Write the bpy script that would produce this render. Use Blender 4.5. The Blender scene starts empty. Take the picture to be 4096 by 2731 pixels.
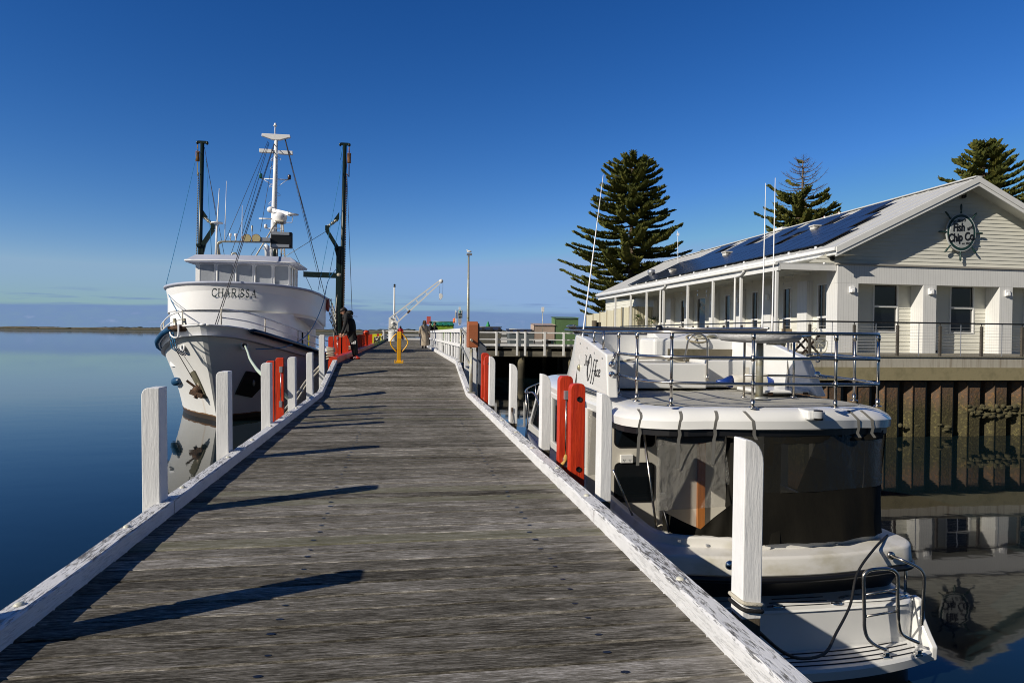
import bpy, bmesh, math, random
from mathutils import Vector as V, Matrix, Euler, Quaternion
random.seed(7)
DENOISE=True
R_=math.radians
sc=bpy.context.scene
# ------------------------------------------------------------------ camera
CAM=V((0,0,1.5))
yaw,pitch,roll=R_(9.1),R_(.634),R_(.653)
Fw=V((math.sin(yaw)*math.cos(pitch),math.cos(yaw)*math.cos(pitch),-math.sin(pitch)))
Rt=Fw.cross(V((0,0,1))).normalized(); Up=Rt.cross(Fw)
Rt,Up=Rt*math.cos(roll)+Up*math.sin(roll),Up*math.cos(roll)-Rt*math.sin(roll)
cd=bpy.data.cameras.new('camera'); cam=bpy.data.objects.new('camera',cd); sc.collection.objects.link(cam)
cd.lens=24.0; cd.sensor_width=36.0; cd.clip_start=.05; cd.clip_end=20000
M=Matrix((Rt,Up,-Fw)).transposed().to_4x4(); M.translation=CAM; cam.matrix_world=M
sc.camera=cam
def _ray(x,y): return Fw+Rt*((x-2048)/2730.7)-Up*((y-1365.5)/2730.7)
def PY(x,y,Y): d=_ray(x,y); return CAM+d*(Y/d.y)          # survey helpers: a sight line met with a plane of the place
def PX(x,y,X): d=_ray(x,y); return CAM+d*(X/d.x)
def PZ(x,y,z): d=_ray(x,y); return CAM+d*((z-1.5)/d.z)
# ------------------------------------------------------------------ light
SUN=V((-1.72,-.80,1.04)).normalized()
sl=bpy.data.lights.new('sun','SUN'); sl.energy=5.0; sl.angle=R_(.5); sl.color=(1,.92,.79)
so=bpy.data.objects.new('sun',sl); sc.collection.objects.link(so); so.rotation_euler=SUN.to_track_quat('Z','Y').to_euler()
so.location=(-30,-20,30)
w=bpy.data.worlds.new("World"); sc.world=w; w.use_nodes=True
nt=w.node_tree; N=nt.nodes; L=nt.links; N.clear()
def nd(t,**k):
    n=N.new(t)
    for a,b in k.items(): setattr(n,a,b)
    return n
def mth(op,a,b=None,c=None,clamp=False):
    n=N.new('ShaderNodeMath'); n.operation=op; n.use_clamp=clamp
    for i,v in enumerate((a,b,c)):
        if v is None: continue
        if isinstance(v,(int,float)): n.inputs[i].default_value=v
        else: L.new(v,n.inputs[i])
    return n.outputs[0]
def mixc(f,a,b,mode='MIX'):
    n=N.new('ShaderNodeMix'); n.data_type='RGBA'; n.blend_type=mode
    for i,v in ((0,f),(6,a),(7,b)):
        if isinstance(v,(int,float)): n.inputs[i].default_value=v
        elif isinstance(v,tuple): n.inputs[i].default_value=(*v,1)
        else: L.new(v,n.inputs[i])
    return n.outputs[2]
sky=nd('ShaderNodeTexSky',sky_type='NISHITA',sun_disc=False,sun_elevation=math.asin(SUN.z),sun_rotation=math.atan2(SUN.x,SUN.y)%(2*math.pi),
       altitude=0,air_density=1.0,dust_density=.0,ozone_density=2.6)
CAP=(3.5,5.55,9.0); BANK=(2.15,3.45,6.6); PUFF=(5.2,6.2,8.6)
tc=nd('ShaderNodeTexCoord'); sx=nd('ShaderNodeSeparateXYZ'); L.new(tc.outputs['Generated'],sx.inputs[0])
el=sx.outputs[2]
def noise(vec,scale,det=3,rough=.5):
    n=N.new('ShaderNodeTexNoise'); n.inputs['Scale'].default_value=scale; n.inputs['Detail'].default_value=det; n.inputs['Roughness'].default_value=rough
    L.new(vec,n.inputs['Vector']); return n.outputs[0]
def mapv(vec,s):
    n=N.new('ShaderNodeMapping'); n.inputs['Scale'].default_value=s; L.new(vec,n.inputs['Vector']); return n.outputs[0]
G=tc.outputs['Generated']
n1=noise(mapv(G,(1,1,6)),5,4)
n2=noise(mapv(G,(3,3,60)),3.2,4,.55)
n3=noise(mapv(G,(8,8,26)),4.5,5,.6)
edge=mth('ADD',.0295,mth('ADD',mth('MULTIPLY',mth('SUBTRACT',n1,.5),.014),mth('MULTIPLY',mth('SUBTRACT',n2,.5),.008)))
bank=mth('SUBTRACT',1,mth('SMOOTHSTEP' if False else 'DIVIDE',mth('SUBTRACT',el,edge),.0045),clamp=True)
bank=mth('MULTIPLY',bank,mth('ADD',.62,mth('MULTIPLY',n3,.42)))
stk=mth('MULTIPLY',mth('SUBTRACT',n2,.52),7,clamp=True)
win=mth('MULTIPLY',mth('SUBTRACT',.056,el),60,clamp=True)
stk=mth('MULTIPLY',mth('MULTIPLY',stk,win),.8)
dark=mth('MAXIMUM',bank,stk)
puff=mth('MULTIPLY',mth('SUBTRACT',n3,.56),5,clamp=True)
puff=mth('MULTIPLY',mth('MULTIPLY',puff,mth('MULTIPLY',mth('SUBTRACT',.026,el),80,clamp=True)),mth('MULTIPLY',mth('SUBTRACT',el,.004),120,clamp=True))
hs=N.new('ShaderNodeHueSaturation'); hs.inputs['Saturation'].default_value=1.28; hs.inputs['Value'].default_value=1.0; L.new(sky.outputs[0],hs.inputs['Color'])
skyc=mixc(1.0,hs.outputs[0],(.66,.88,1.16),'MULTIPLY')
sp=N.new('ShaderNodeSeparateColor'); L.new(skyc,sp.inputs[0]); cm_=N.new('ShaderNodeCombineColor')
for i,(k_,g_) in enumerate(((1.11,1.46),(.793,1.29),(.768,1.23))): L.new(mth('MULTIPLY',mth('POWER',sp.outputs[i],g_),k_),cm_.inputs[i])
skyc=mixc(1.0,cm_.outputs[0],CAP,'DARKEN')
c1=mixc(dark,skyc,BANK)
c2=mixc(mth('MULTIPLY',puff,.6),c1,PUFF)
# added dimming and warming of the sky behind the viewer, cutting the blue fill
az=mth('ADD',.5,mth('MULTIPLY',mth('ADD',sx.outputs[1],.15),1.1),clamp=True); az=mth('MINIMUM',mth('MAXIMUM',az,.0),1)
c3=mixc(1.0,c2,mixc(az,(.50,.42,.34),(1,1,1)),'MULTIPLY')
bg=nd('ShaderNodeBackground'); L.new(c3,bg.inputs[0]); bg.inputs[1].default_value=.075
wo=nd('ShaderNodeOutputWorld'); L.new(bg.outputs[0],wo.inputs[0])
sc.view_settings.view_transform='Standard'; sc.view_settings.look='None'; sc.view_settings.exposure=0.0; sc.view_settings.gamma=1
sc.cycles.use_denoising=DENOISE; sc.cycles.filter_width=1.0
# ------------------------------------------------------------------ materials
MATS={}
def mat(name,col,rough=.6,metal=0,var=0,vscale=4,vstretch=(1,1,1),col2=None,bump=0,bscale=20,bstretch=None,coat=0,spec=.5,alpha=1,trans=0,extra=None,obj=False):
    """one procedural material: base colour, blotches of a second colour, fine bump"""
    global N,L
    m=bpy.data.materials.new(name); m.use_nodes=True; N=m.node_tree.nodes; L=m.node_tree.links
    b=N['Principled BSDF']; MATS[name]=m
    b.inputs['Roughness'].default_value=rough; b.inputs['Metallic'].default_value=metal
    b.inputs['Specular IOR Level'].default_value=spec
    if coat: b.inputs['Coat Weight'].default_value=coat; b.inputs['Coat Roughness'].default_value=.08
    if trans: b.inputs['Transmission Weight'].default_value=trans
    b.inputs['Alpha'].default_value=alpha
    b.inputs['Base Color'].default_value=(*col,1)
    t=N.new('ShaderNodeTexCoord')
    if obj: P=t.outputs['Object']
    else:
        g=N.new('ShaderNodeNewGeometry'); P=g.outputs['Position']
    c=None
    if var or col2:
        n=noise(mapv(P,vstretch),vscale,5,.6)
        if col2:
            f=mth('MULTIPLY',mth('SUBTRACT',n,.5-var),1/max(.02,.25),clamp=True)
            c=mixc(f,col,col2)
        else:
            lo=tuple(x*(1-var) for x in col); hi=tuple(min(.98,x*(1+var)) for x in col)
            c=mixc(mth('MULTIPLY',mth('SUBTRACT',n,.25),2,clamp=True),lo,hi)
        L.new(c,b.inputs['Base Color'])
    h=None
    if bump:
        n=noise(mapv(P,bstretch or vstretch),bscale,6,.65)
        bp=N.new('ShaderNodeBump'); bp.inputs['Strength'].default_value=min(1,bump); bp.inputs['Distance'].default_value=.01
        L.new(n,bp.inputs['Height']); L.new(bp.outputs[0],b.inputs['Normal'])
    if extra: extra(m,b,P,c)
    return m
def seams(axis,pitch,width=.006,dark=.35,off=0,axis2=None):
    """thin grooves at a fixed pitch along one world axis (board joints, V-grooves, mortar)"""
    def ex(m,b,P,c):
        s=N.new('ShaderNodeSeparateXYZ'); L.new(P,s.inputs[0])
        a=s.outputs[axis]
        if axis2 is not None:  a=mth('ADD',a,s.outputs[axis2])
        fr=mth('FRACT',mth('ADD',mth('DIVIDE',a,pitch),off))
        g=mth('LESS_THAN',fr,width/pitch)
        base=c if c is not None else tuple(b.inputs['Base Color'].default_value)[:3]
        o=mixc(g,base,tuple(x*dark for x in tuple(b.inputs['Base Color'].default_value)[:3]))
        L.new(o,b.inputs['Base Color'])
    return ex
def grubby(m,b,P,c):
    n=noise(mapv(P,(7,7,.9)),4,8,.72); n2=noise(P,30,3,.6); n3=noise(P,2.2,4,.6)
    crk=mth('MULTIPLY',mth('SUBTRACT',n,.655),22,clamp=True); dirt=mth('MULTIPLY',mth('SUBTRACT',n3,.55),2.2,clamp=True)
    c2=mixc(mth('MULTIPLY',dirt,.30),c,(.38,.36,.32)); c3=mixc(mth('MULTIPLY',crk,.55),c2,(.12,.11,.10))
    c4=mixc(mth('MULTIPLY',mth('SUBTRACT',n2,.72),10,clamp=True),c3,(.25,.22,.18)); L.new(c4,b.inputs['Base Color'])
WHITE=mat('painted_white_timber',(.76,.76,.755),.6,var=.05,vscale=5,bump=.4,bscale=40,bstretch=(1,1,.12),extra=grubby)
def worn(m,b,P,c):
    n=noise(mapv(P,(14,2.0,14)),5,8,.72); n0=noise(P,1.3,2)
    th=mth('ADD',n,mth('MULTIPLY',mth('SUBTRACT',n0,.5),.35))
    f=mth('MULTIPLY',mth('SUBTRACT',th,.53),9,clamp=True)
    g=N.new('ShaderNodeNewGeometry'); s=N.new('ShaderNodeSeparateXYZ'); L.new(g.outputs['Normal'],s.inputs[0])
    f=mth('MULTIPLY',f,mth('ADD',mth('MULTIPLY',s.outputs[2],.9,clamp=True),.12))
    col=mixc(f,c if c is not None else (.7,.7,.72),(.14,.132,.12))
    L.new(col,b.inputs['Base Color'])
    bp=N.new('ShaderNodeBump'); bp.inputs['Strength'].default_value=.9; bp.inputs['Distance'].default_value=.012; bp.invert=True
    L.new(mth('ADD',f,mth('MULTIPLY',n,.5)),bp.inputs['Height']); L.new(bp.outputs[0],b.inputs['Normal'])
KERB=mat('worn_white_kerb_paint',(.70,.70,.70),.65,var=.1,vscale=3,extra=worn)
RED=mat('red_timber_paint',(.60,.042,.006),.42,var=.05,vscale=9,vstretch=(3,3,.35),col2=(.42,.02,.006),bump=.5,bscale=50,bstretch=(1,1,.1))
def redworn(m,b,P,c):
    n=noise(mapv(P,(6,6,.6)),9,8,.75)
    f=mth('MULTIPLY',mth('SUBTRACT',n,.62),14,clamp=True)
    L.new(mixc(mth('MULTIPLY',f,.8),c,(.06,.03,.02)),b.inputs['Base Color'])
REDW=mat('weathered_red_timber_paint',(.57,.040,.008),.45,var=.03,vscale=7,vstretch=(3,3,.35),col2=(.38,.02,.008),bump=.6,bscale=50,bstretch=(1,1,.1),extra=redworn)
YEL=mat('yellow_timber_paint',(.75,.70,.02),.5,var=.12)
YELG=mat('mossy_yellow_paint',(.45,.46,.08),.7,col2=(.16,.17,.07),var=.0,vscale=2)
def deckw(m,b,P,c):
    a=N.new('ShaderNodeAttribute'); a.attribute_name='tint'; t=a.outputs['Fac']
    s=N.new('ShaderNodeSeparateXYZ'); L.new(P,s.inputs[0]); cb=N.new('ShaderNodeCombineXYZ')
    L.new(mth('ADD',s.outputs[0],mth('MULTIPLY',t,37)),cb.inputs[0]); L.new(s.outputs[1],cb.inputs[1]); L.new(mth('MULTIPLY',t,11),cb.inputs[2])
    Q=cb.outputs[0]
    g1=noise(mapv(Q,(2.6,46,1)),3.2,8,.72)      # grain
    g2=noise(mapv(Q,(.8,4,1)),1.9,6,.65)        # weathered blotches
    g3=noise(mapv(Q,(5,120,1)),3,4,.6)
    g4=noise(mapv(P,(9,22,1)),4,6,.8)           # flecks
    mix=mth('ADD',mth('MULTIPLY',g1,.66),mth('ADD',mth('MULTIPLY',g2,.26),mth('ADD',mth('MULTIPLY',g4,.18),mth('MULTIPLY',mth('SUBTRACT',mth('FRACT',mth('MULTIPLY',t,7.3)),.5),.07))))
    r=N.new('ShaderNodeValToRGB'); L.new(mix,r.inputs[0])
    e=r.color_ramp.elements; e[0].position=.37; e[0].color=(.016,.012,.008,1); e[1].position=.69; e[1].color=(.54,.51,.47,1)
    k=e.new(.46); k.color=(.036,.032,.024,1); k=e.new(.52); k.color=(.098,.089,.070,1); k=e.new(.60); k.color=(.225,.208,.178,1)
    grn=mth('GREATER_THAN',t,.93)
    col=mixc(mth('MULTIPLY',grn,.45),r.outputs[0],(.15,.15,.085))
    pale=mth('MULTIPLY',mth('MULTIPLY',mth('SUBTRACT',s.outputs[0],1.18),6,clamp=True),mth('MULTIPLY',mth('SUBTRACT',g2,.40),5,clamp=True))
    col=mixc(mth('MULTIPLY',pale,.5),col,(.30,.28,.25))
    crk=mth('MULTIPLY',mth('SUBTRACT',g3,.66),20,clamp=True)
    col=mixc(mth('MULTIPLY',crk,.75),col,(.015,.013,.011))
    L.new(col,b.inputs['Base Color'])
    bp=N.new('ShaderNodeBump'); bp.inputs['Strength'].default_value=.7; bp.inputs['Distance'].default_value=.008
    L.new(mth('SUBTRACT',g1,mth('MULTIPLY',crk,.4)),bp.inputs['Height']); L.new(bp.outputs[0],b.inputs['Normal'])
DECK=mat('weathered_deck_boards',(.13,.12,.10),.9,extra=deckw,spec=.12)
RAW=mat('raw_weathered_timber',(.17,.13,.075),.8,var=.2,vscale=5,vstretch=(1,1,.2),col2=(.08,.065,.045),bump=.5,bscale=30)
GREYT=mat('grey_wharf_timber',(.17,.155,.12),.85,var=.02,vscale=1.6,vstretch=(.5,.5,2),col2=(.08,.072,.05),bump=.4,bscale=25)
DARKT=mat('dark_wet_timber',(.022,.019,.014),.8,var=.3,vscale=2)
IRON=mat('dark_rusty_iron',(.05,.03,.018),.8,var=.05,col2=(.16,.07,.025),vscale=25)
BOLT=mat('painted_bolt_head',(.55,.54,.45),.45,var=.2,vscale=40)
GEL=mat('white_gelcoat',(.74,.74,.72),.22,var=.04,vscale=2,coat=.3)
GELD=mat('stained_gelcoat',(.66,.64,.59),.35,var=.03,vscale=3,col2=(.50,.47,.38),vstretch=(1,1,2))
NONS=mat('grey_nonslip_deck',(.38,.37,.33),.8,var=-.02,vscale=2.6,col2=(.25,.23,.16),bump=.3,bscale=120)
SHIPW=mat('ship_white_paint',(.85,.85,.85),.35,var=.04,vscale=.9,bump=.25,bscale=2.2)
SHIPG=mat('ship_grey_roof_paint',(.42,.45,.55),.5,var=.08)
NAVY=mat('navy_rubber_fender',(.006,.012,.03),.22,var=.2)
NAVYB=mat('blue_rubber_fender',(.012,.06,.14),.35,var=.2)
BLK=mat('black_rubber',(.008,.008,.009),.35)
BLKP=mat('black_hull_paint',(.006,.006,.006),.18,coat=.3)
BGREEN=mat('black_green_spar_paint',(.006,.016,.012),.35,var=.2)
CANV=mat('black_canvas',(.0085,.0075,.005),.8,var=.2,vscale=6,bump=.5,bscale=3,bstretch=(3,3,.7),spec=.15)
CANV2=mat('dark_mesh_canvas',(.035,.033,.032),.7,var=.15)
STEEL=mat('polished_stainless_tube',(.54,.51,.46),.27,metal=1)
GALV=mat('galvanised_pipe',(.42,.43,.40),.5,metal=.6,var=.1,vscale=8,col2=(.33,.29,.17))
ALU=mat('grey_metal',(.45,.46,.48),.4,metal=.7)
CHR=mat('chrome',(.7,.7,.7),.08,metal=1)
ROPEW=mat('pale_rope',(.52,.48,.38),.9,bump=.8,bscale=90)
ROPEB=mat('blue_rope',(.02,.20,.42),.8)
ROPEK=mat('black_rope',(.008,.008,.008),.7,bump=.6,bscale=90)
WIRE=mat('rigging_wire',(.035,.035,.045),.5)
CHAIN=mat('rusty_chain',(.30,.14,.035),.8,var=.3,vscale=30)
GLASSD=mat('dark_window_glass',(.006,.008,.010),.04,spec=.9)
GLASSW=mat('blinded_window_glass',(.36,.38,.41),.12,spec=.6,var=.05)
WOOD=mat('varnished_teak',(.36,.13,.03),.3,var=.25,vscale=4,vstretch=(8,8,.5))
CABW=mat('cabin_cream_gelcoat',(.60,.57,.50),.35,var=.03)
WBOARD=mat('weatherboard_paint',(.68,.67,.59),.55,var=.05,vscale=1.4)
WBOARD.name='weatherboard_paint'
VBOARD=mat('vertical_board_paint',(.68,.68,.665),.5,var=.04,vscale=1.5,extra=seams(0,.11,.006,.55,axis2=1))
TRIM=mat('white_trim_paint',(.72,.72,.70),.45,var=.04)
SOFF=mat('soffit_paint',(.60,.61,.56),.6,var=.03)
ROOFM=mat('pale_metal_roof',(.60,.60,.58),.45,metal=.15,var=.06,vscale=2)
SOLAR=mat('solar_cells',(.020,.024,.036),.26,spec=.5,extra=seams(1,.16,.008,3.0))
FRAME=mat('black_alloy_frame',(.01,.01,.011),.3)
CONC=mat('streaked_concrete',(.43,.40,.33),.85,var=.02,vscale=3.0,vstretch=(2.2,2.2,.16),col2=(.24,.20,.15),bump=.4,bscale=12)
CONCY=mat('ochre_concrete',(.28,.24,.135),.85,var=.02,vscale=2.3,col2=(.17,.15,.08),bump=.6,bscale=14)
def rusty(m,b,P,c):
    s=N.new('ShaderNodeSeparateXYZ'); L.new(P,s.inputs[0]); z=s.outputs[2]
    n=noise(mapv(P,(1,1,.35)),3.2,6,.65); n2=noise(P,11,5,.7)
    f=mth('MULTIPLY',mth('ADD',mth('SUBTRACT',-.40,z),mth('MULTIPLY',mth('SUBTRACT',n,.5),1.6)),1.6,clamp=True)
    r=mixc(mth('MULTIPLY',mth('SUBTRACT',n2,.5),5,clamp=True),(.105,.070,.045),(.24,.105,.035))
    a=mixc(mth('MULTIPLY',mth('SUBTRACT',n2,.52),6,clamp=True),(.055,.046,.018),(.17,.145,.05))
    L.new(mixc(f,r,a),b.inputs['Base Color'])
    bp=N.new('ShaderNodeBump'); bp.inputs['Strength'].default_value=1; bp.inputs['Distance'].default_value=.03
    L.new(n2,bp.inputs['Height']); L.new(bp.outputs[0],b.inputs['Normal'])
PILE=mat('rusted_algae_sheet_piling',(.12,.08,.05),.85,extra=rusty)
def algae(m,b,P,c):
    s=N.new('ShaderNodeSeparateXYZ'); L.new(P,s.inputs[0]); n=noise(P,6,5,.65)
    f=mth('MULTIPLY',mth('ADD',mth('SUBTRACT',-.5,s.outputs[2]),mth('SUBTRACT',n,.5)),2,clamp=True)
    L.new(mixc(f,mixc(n,(.10,.085,.05),(.17,.145,.09)),(.035,.03,.018)),b.inputs['Base Color'])
WPILE=mat('wharf_pile_timber',(.12,.10,.06),.85,extra=algae)
BARK=mat('pine_bark',(.13,.095,.065),.9,var=.25,vscale=5)
LEAF=mat('pine_foliage',(.070,.085,.020),.75,var=.05,vscale=1.6,col2=(.19,.175,.035),spec=.2)
LEAF2=mat('small_plant_leaf',(.07,.10,.03),.6,var=.3,vscale=12)
SHORE=mat('shore_scrub',(.040,.042,.022),.9,var=.0,vscale=.08,vstretch=(1,1,3),col2=(.075,.072,.035))
SHORET=mat('shore_dry_grass',(.16,.13,.07),.95,var=.0,vscale=.03,col2=(.09,.08,.045))
MUD=mat('tidal_mud',(.13,.125,.085),.7,var=.1,vscale=.05)
ORANGE=mat('orange_rust_paint',(.36,.115,.045),.5,var=.0,vscale=3,vstretch=(2,2,.5),col2=(.28,.085,.033))
YELP=mat('yellow_enamel',(.80,.42,.01),.35,var=.06)
BINK=mat('bin_black_plastic',(.03,.03,.032),.45)
BING=mat('bin_grey_steel',(.12,.115,.095),.5,var=.12)
BINB=mat('bin_bluegrey_steel',(.11,.13,.14),.5,var=.12)
LIME=mat('lime_green_steel',(.22,.36,.03),.5,var=.1)
TEAL=mat('teal_plastic_lid',(.02,.22,.13),.5,var=.1)
SHEDP=mat('pink_beige_cladding',(.48,.37,.30),.5)
SHEDG=mat('green_cladding',(.11,.20,.085),.5)
CREAM=mat('cream_fence_steel',(.52,.49,.37),.5,var=.03)
CREAMD=mat('cream_fence_post',(.42,.37,.26),.6)
SKIN=mat('skin',(.50,.27,.18),.5)
HAIRD=mat('dark_hair',(.018,.011,.008),.6)
HAIRB=mat('light_brown_hair',(.22,.12,.05),.55,var=.3,vscale=30)
CLBLK=mat('black_jersey_cloth',(.010,.010,.011),.85,bump=.6,bscale=9)
CLPANT=mat('charcoal_cloth',(.016,.015,.014),.85,bump=.6,bscale=9)
CLBEI=mat('beige_quilted_cloth',(.42,.35,.26),.8,var=.15,vscale=12,bump=1,bscale=14,bstretch=(1,1,2))
CLRED=mat('red_cloth',(.38,.01,.015),.7)
SHOER=mat('red_shoe',(.50,.03,.01),.45)
SIGNW=mat('sign_white',(.75,.75,.73),.4)
INK=mat('lettering_dark',(.035,.055,.06),.5)
INKK=mat('lettering_black',(.01,.01,.012),.4)
SIGNGRN=mat('logo_dark_green',(.015,.045,.04),.4)
GREENP=mat('green_marker_paint',(.03,.30,.10),.5)
PINKS=mat('faded_red_board',(.55,.10,.09),.6)
ORB=mat('orange_plastic',(.80,.14,.02),.4)
BLUEF=mat('blue_fender_end',(.01,.04,.22),.35)
LAMPG=mat('amber_lamp_lens',(.45,.38,.20),.3,bump=1,bscale=60)
GULLW=mat('gull_white',(.75,.75,.74),.7)
GULLG=mat('gull_grey',(.35,.36,.38),.7)
BLUEC=mat('blue_cloth',(.02,.12,.40),.7)
RAG=mat('tan_rag_cloth',(.50,.30,.08),.9,bump=.8,bscale=12)
def vin(name,col,a,rough=.12,bs=5,bd=.03):
    m=mat(name,col,rough,bump=1,bscale=bs,spec=.6)
    m.node_tree.nodes['Principled BSDF'].inputs['Alpha'].default_value=a
    for n in m.node_tree.nodes:
        if n.type=='BUMP': n.inputs['Distance'].default_value=bd
    return m
VINYLC=vin('clear_vinyl',(.30,.29,.26),.36,.09,8,.14)
VINYLT=vin('smoked_vinyl',(.016,.015,.011),.80,.17,2.2,.03)
VINYLT.node_tree.nodes['Principled BSDF'].inputs['Specular IOR Level'].default_value=.3
LEXAN=vin('tinted_screen',(.02,.02,.02),.85)
# ------------------------------------------------------------------ mesh tools
def _v(p): return p if isinstance(p,V) else V(p)
class MB:
    def __init__(s): s.v=[];s.f=[];s.m=[];s.s=[];s.t=[];s.tv=None
    def add(s,vs,fs,m=0,smooth=False):
        o=len(s.v); s.v+= [_v(p) for p in vs]
        for f in fs: s.f.append([i+o for i in f]); s.m.append(m); s.s.append(smooth); s.t.append(s.tv or 0)
        return s
    def hexa(s,c,m=0): # 8 corners: bottom 4 ccw, top 4 ccw
        return s.add(c,[(3,2,1,0),(4,5,6,7),(0,1,5,4),(1,2,6,5),(2,3,7,6),(3,0,4,7)],m)
    def box(s,x0,x1,y0,y1,z0,z1,m=0):
        return s.hexa([(x0,y0,z0),(x1,y0,z0),(x1,y1,z0),(x0,y1,z0),(x0,y0,z1),(x1,y0,z1),(x1,y1,z1),(x0,y1,z1)],m)
    def bar(s,p,q,w,h,up=(0,0,1),m=0):
        p,q=_v(p),_v(q); d=(q-p).normalized(); u=_v(up)
        if abs(d.dot(u))>.98: u=V((0,1,0))
        a=d.cross(u).normalized()*w/2; b=a.cross(d).normalized()*h/2
        return s.hexa([p-a-b,p+a-b,q+a-b,q-a-b,p-a+b,p+a+b,q+a+b,q-a+b],m)
    def tube(s,pts,r,n=8,m=0,caps=True,smooth=True):
        pts=[_v(p) for p in pts]; k=len(pts); rs=r if isinstance(r,(list,tuple)) else [r]*k
        t0=(pts[1]-pts[0]).normalized(); u=V((0,0,1)) if abs(t0.z)<.9 else V((1,0,0)); a=t0.cross(u).normalized()
        vs=[]
        for i,p in enumerate(pts):
            t=(pts[min(i+1,k-1)]-pts[max(i-1,0)])
            t=t.normalized() if t.length>1e-9 else t0
            a=(a-t*a.dot(t)); a=a.normalized() if a.length>1e-6 else t.orthogonal().normalized()
            b=t.cross(a)
            for j in range(n):
                an=2*math.pi*j/n; vs.append(p+(a*math.cos(an)+b*math.sin(an))*rs[i])
        fs=[(i*n+j,i*n+(j+1)%n,(i+1)*n+(j+1)%n,(i+1)*n+j) for i in range(k-1) for j in range(n)]
        s.add(vs,fs,m,smooth)
        if caps: 
            o=len(s.v)-len(vs); s.f.append([o+j for j in range(n)][::-1]); s.m.append(m); s.s.append(False); s.t.append(0)
            s.f.append([o+(k-1)*n+j for j in range(n)]); s.m.append(m); s.s.append(False); s.t.append(0)
        return s
    def lathe(s,prof,c,n=20,m=0,axis='z',smooth=True):
        c=_v(c); vs=[]
        for r,h in prof:
            for j in range(n):
                a=2*math.pi*j/n; x,y=r*math.cos(a),r*math.sin(a)
                vs.append(c+(V((x,y,h)) if axis=='z' else V((x,h,y)) if axis=='y' else V((h,x,y))))
        k=len(prof); fl=axis=='y'
        fs=[(i*n+j,i*n+(j+1)%n,(i+1)*n+(j+1)%n,(i+1)*n+j) for i in range(k-1) for j in range(n)]
        if fl: fs=[f[::-1] for f in fs]
        s.add(vs,fs,m,smooth)
        return s
    def prism(s,poly,fn,d,m=0,smooth=False): # poly: 2D list, fn maps to 3D, d thickness vector
        d=_v(d); a=[_v(fn(*p)) for p in poly]; k=len(a)
        return s.add(a+[p+d for p in a],[list(range(k))[::-1],[i+k for i in range(k)]]+[(i,(i+1)%k,(i+1)%k+k,i+k) for i in range(k)],m,smooth)
    def grid(s,rows,m=0,smooth=True,closed=False):
        nr=len(rows);nc=len(rows[0]); vs=[p for r in rows for p in r]
        fs=[(i*nc+j,i*nc+(j+1)%nc,(i+1)*nc+(j+1)%nc,(i+1)*nc+j) for i in range(nr-1) for j in range(nc if closed else nc-1)]
        return s.add(vs,fs,m,smooth)
    def ball(s,c,r,m=0,n=10,k=6):
        rr=r if isinstance(r,(tuple,list)) else (r,r,r); c=_v(c)
        rows=[[c+V((rr[0]*math.sin(math.pi*i/k)*math.cos(2*math.pi*j/n),rr[1]*math.sin(math.pi*i/k)*math.sin(2*math.pi*j/n),-rr[2]*math.cos(math.pi*i/k))) for j in range(n)] for i in range(k+1)]
        return s.grid(rows,m,True,True)
    def build(s,name,mats,parent=None,loc=None,bevel=0,local=False,seg=2,es=0):
        me=bpy.data.meshes.new(name)
        if parent is not None: off=V((0,0,0)) if local else wloc(parent)
        elif loc is not None: off=_v(loc)
        else:
            xs=[p.x for p in s.v];ys=[p.y for p in s.v];zs=[p.z for p in s.v]
            off=V(((min(xs)+max(xs))/2,(min(ys)+max(ys))/2,min(zs)))
        me.from_pydata([tuple(p-off) for p in s.v],[],s.f)
        mats=mats if isinstance(mats,(list,tuple)) else [mats]
        for mm in mats: me.materials.append(mm)
        me.polygons.foreach_set('material_index',s.m); me.polygons.foreach_set('use_smooth',s.s)
        if any(s.t):
            at=me.attributes.new('tint','FLOAT','FACE'); at.data.foreach_set('value',[float(x) for x in s.t])
        me.update()
        o=bpy.data.objects.new(name,me); sc.collection.objects.link(o)
        if parent is not None: o.parent=parent
        else: o.location=off
        if es:
            e_=o.modifiers.new('split','EDGE_SPLIT'); e_.split_angle=R_(es)
        if bevel:
            b=o.modifiers.new('bevel','BEVEL'); b.width=bevel; b.segments=seg; b.limit_method='ANGLE'; b.angle_limit=R_(40)
        return o
def wloc(o):
    p=V(o.location)
    while o.parent: o=o.parent; p+=V(o.location)
    return p
def tag(o,label,cat,group=None,kind=None):
    if label: o['label']=label
    if cat: o['category']=cat
    if group: o['group']=group
    if kind: o['kind']=kind
    return o
def thing(name,loc,label,cat,group=None,rz=0):
    o=bpy.data.objects.new(name,None); sc.collection.objects.link(o); o.location=loc; o.rotation_euler=(0,0,rz); o.empty_display_size=.2
    return tag(o,label,cat,group)
def struct(o,label=None):
    o['kind']='structure'
    if label: o['label']=label
    return o
def copy_tree(o,parent=None):
    c=o.copy(); sc.collection.objects.link(c); c.parent=parent
    for ch in list(o.children): copy_tree(ch,c)
    return c
ORD=['first','second','third','fourth','fifth','sixth','seventh','eighth','ninth','tenth','eleventh','twelfth','thirteenth','fourteenth','fifteenth','sixteenth','seventeenth','eighteenth','nineteenth','twentieth']
def nth(i):
    if i<20: return ORD[i]
    t={2:'twenty',3:'thirty',4:'forty',5:'fifty',6:'sixty'}; a,b=divmod(i+1,10)
    return (t[a]+'-'+ORD[b-1]) if b else t[a][:-1]+'ieth'
def lerp(a,b,t): return a+(b-a)*t
def sag(p,q,d,n=12):
    p,q=_v(p),_v(q); return [p.lerp(q,i/n)-V((0,0,d*4*(i/n)*(1-i/n))) for i in range(n+1)]
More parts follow.
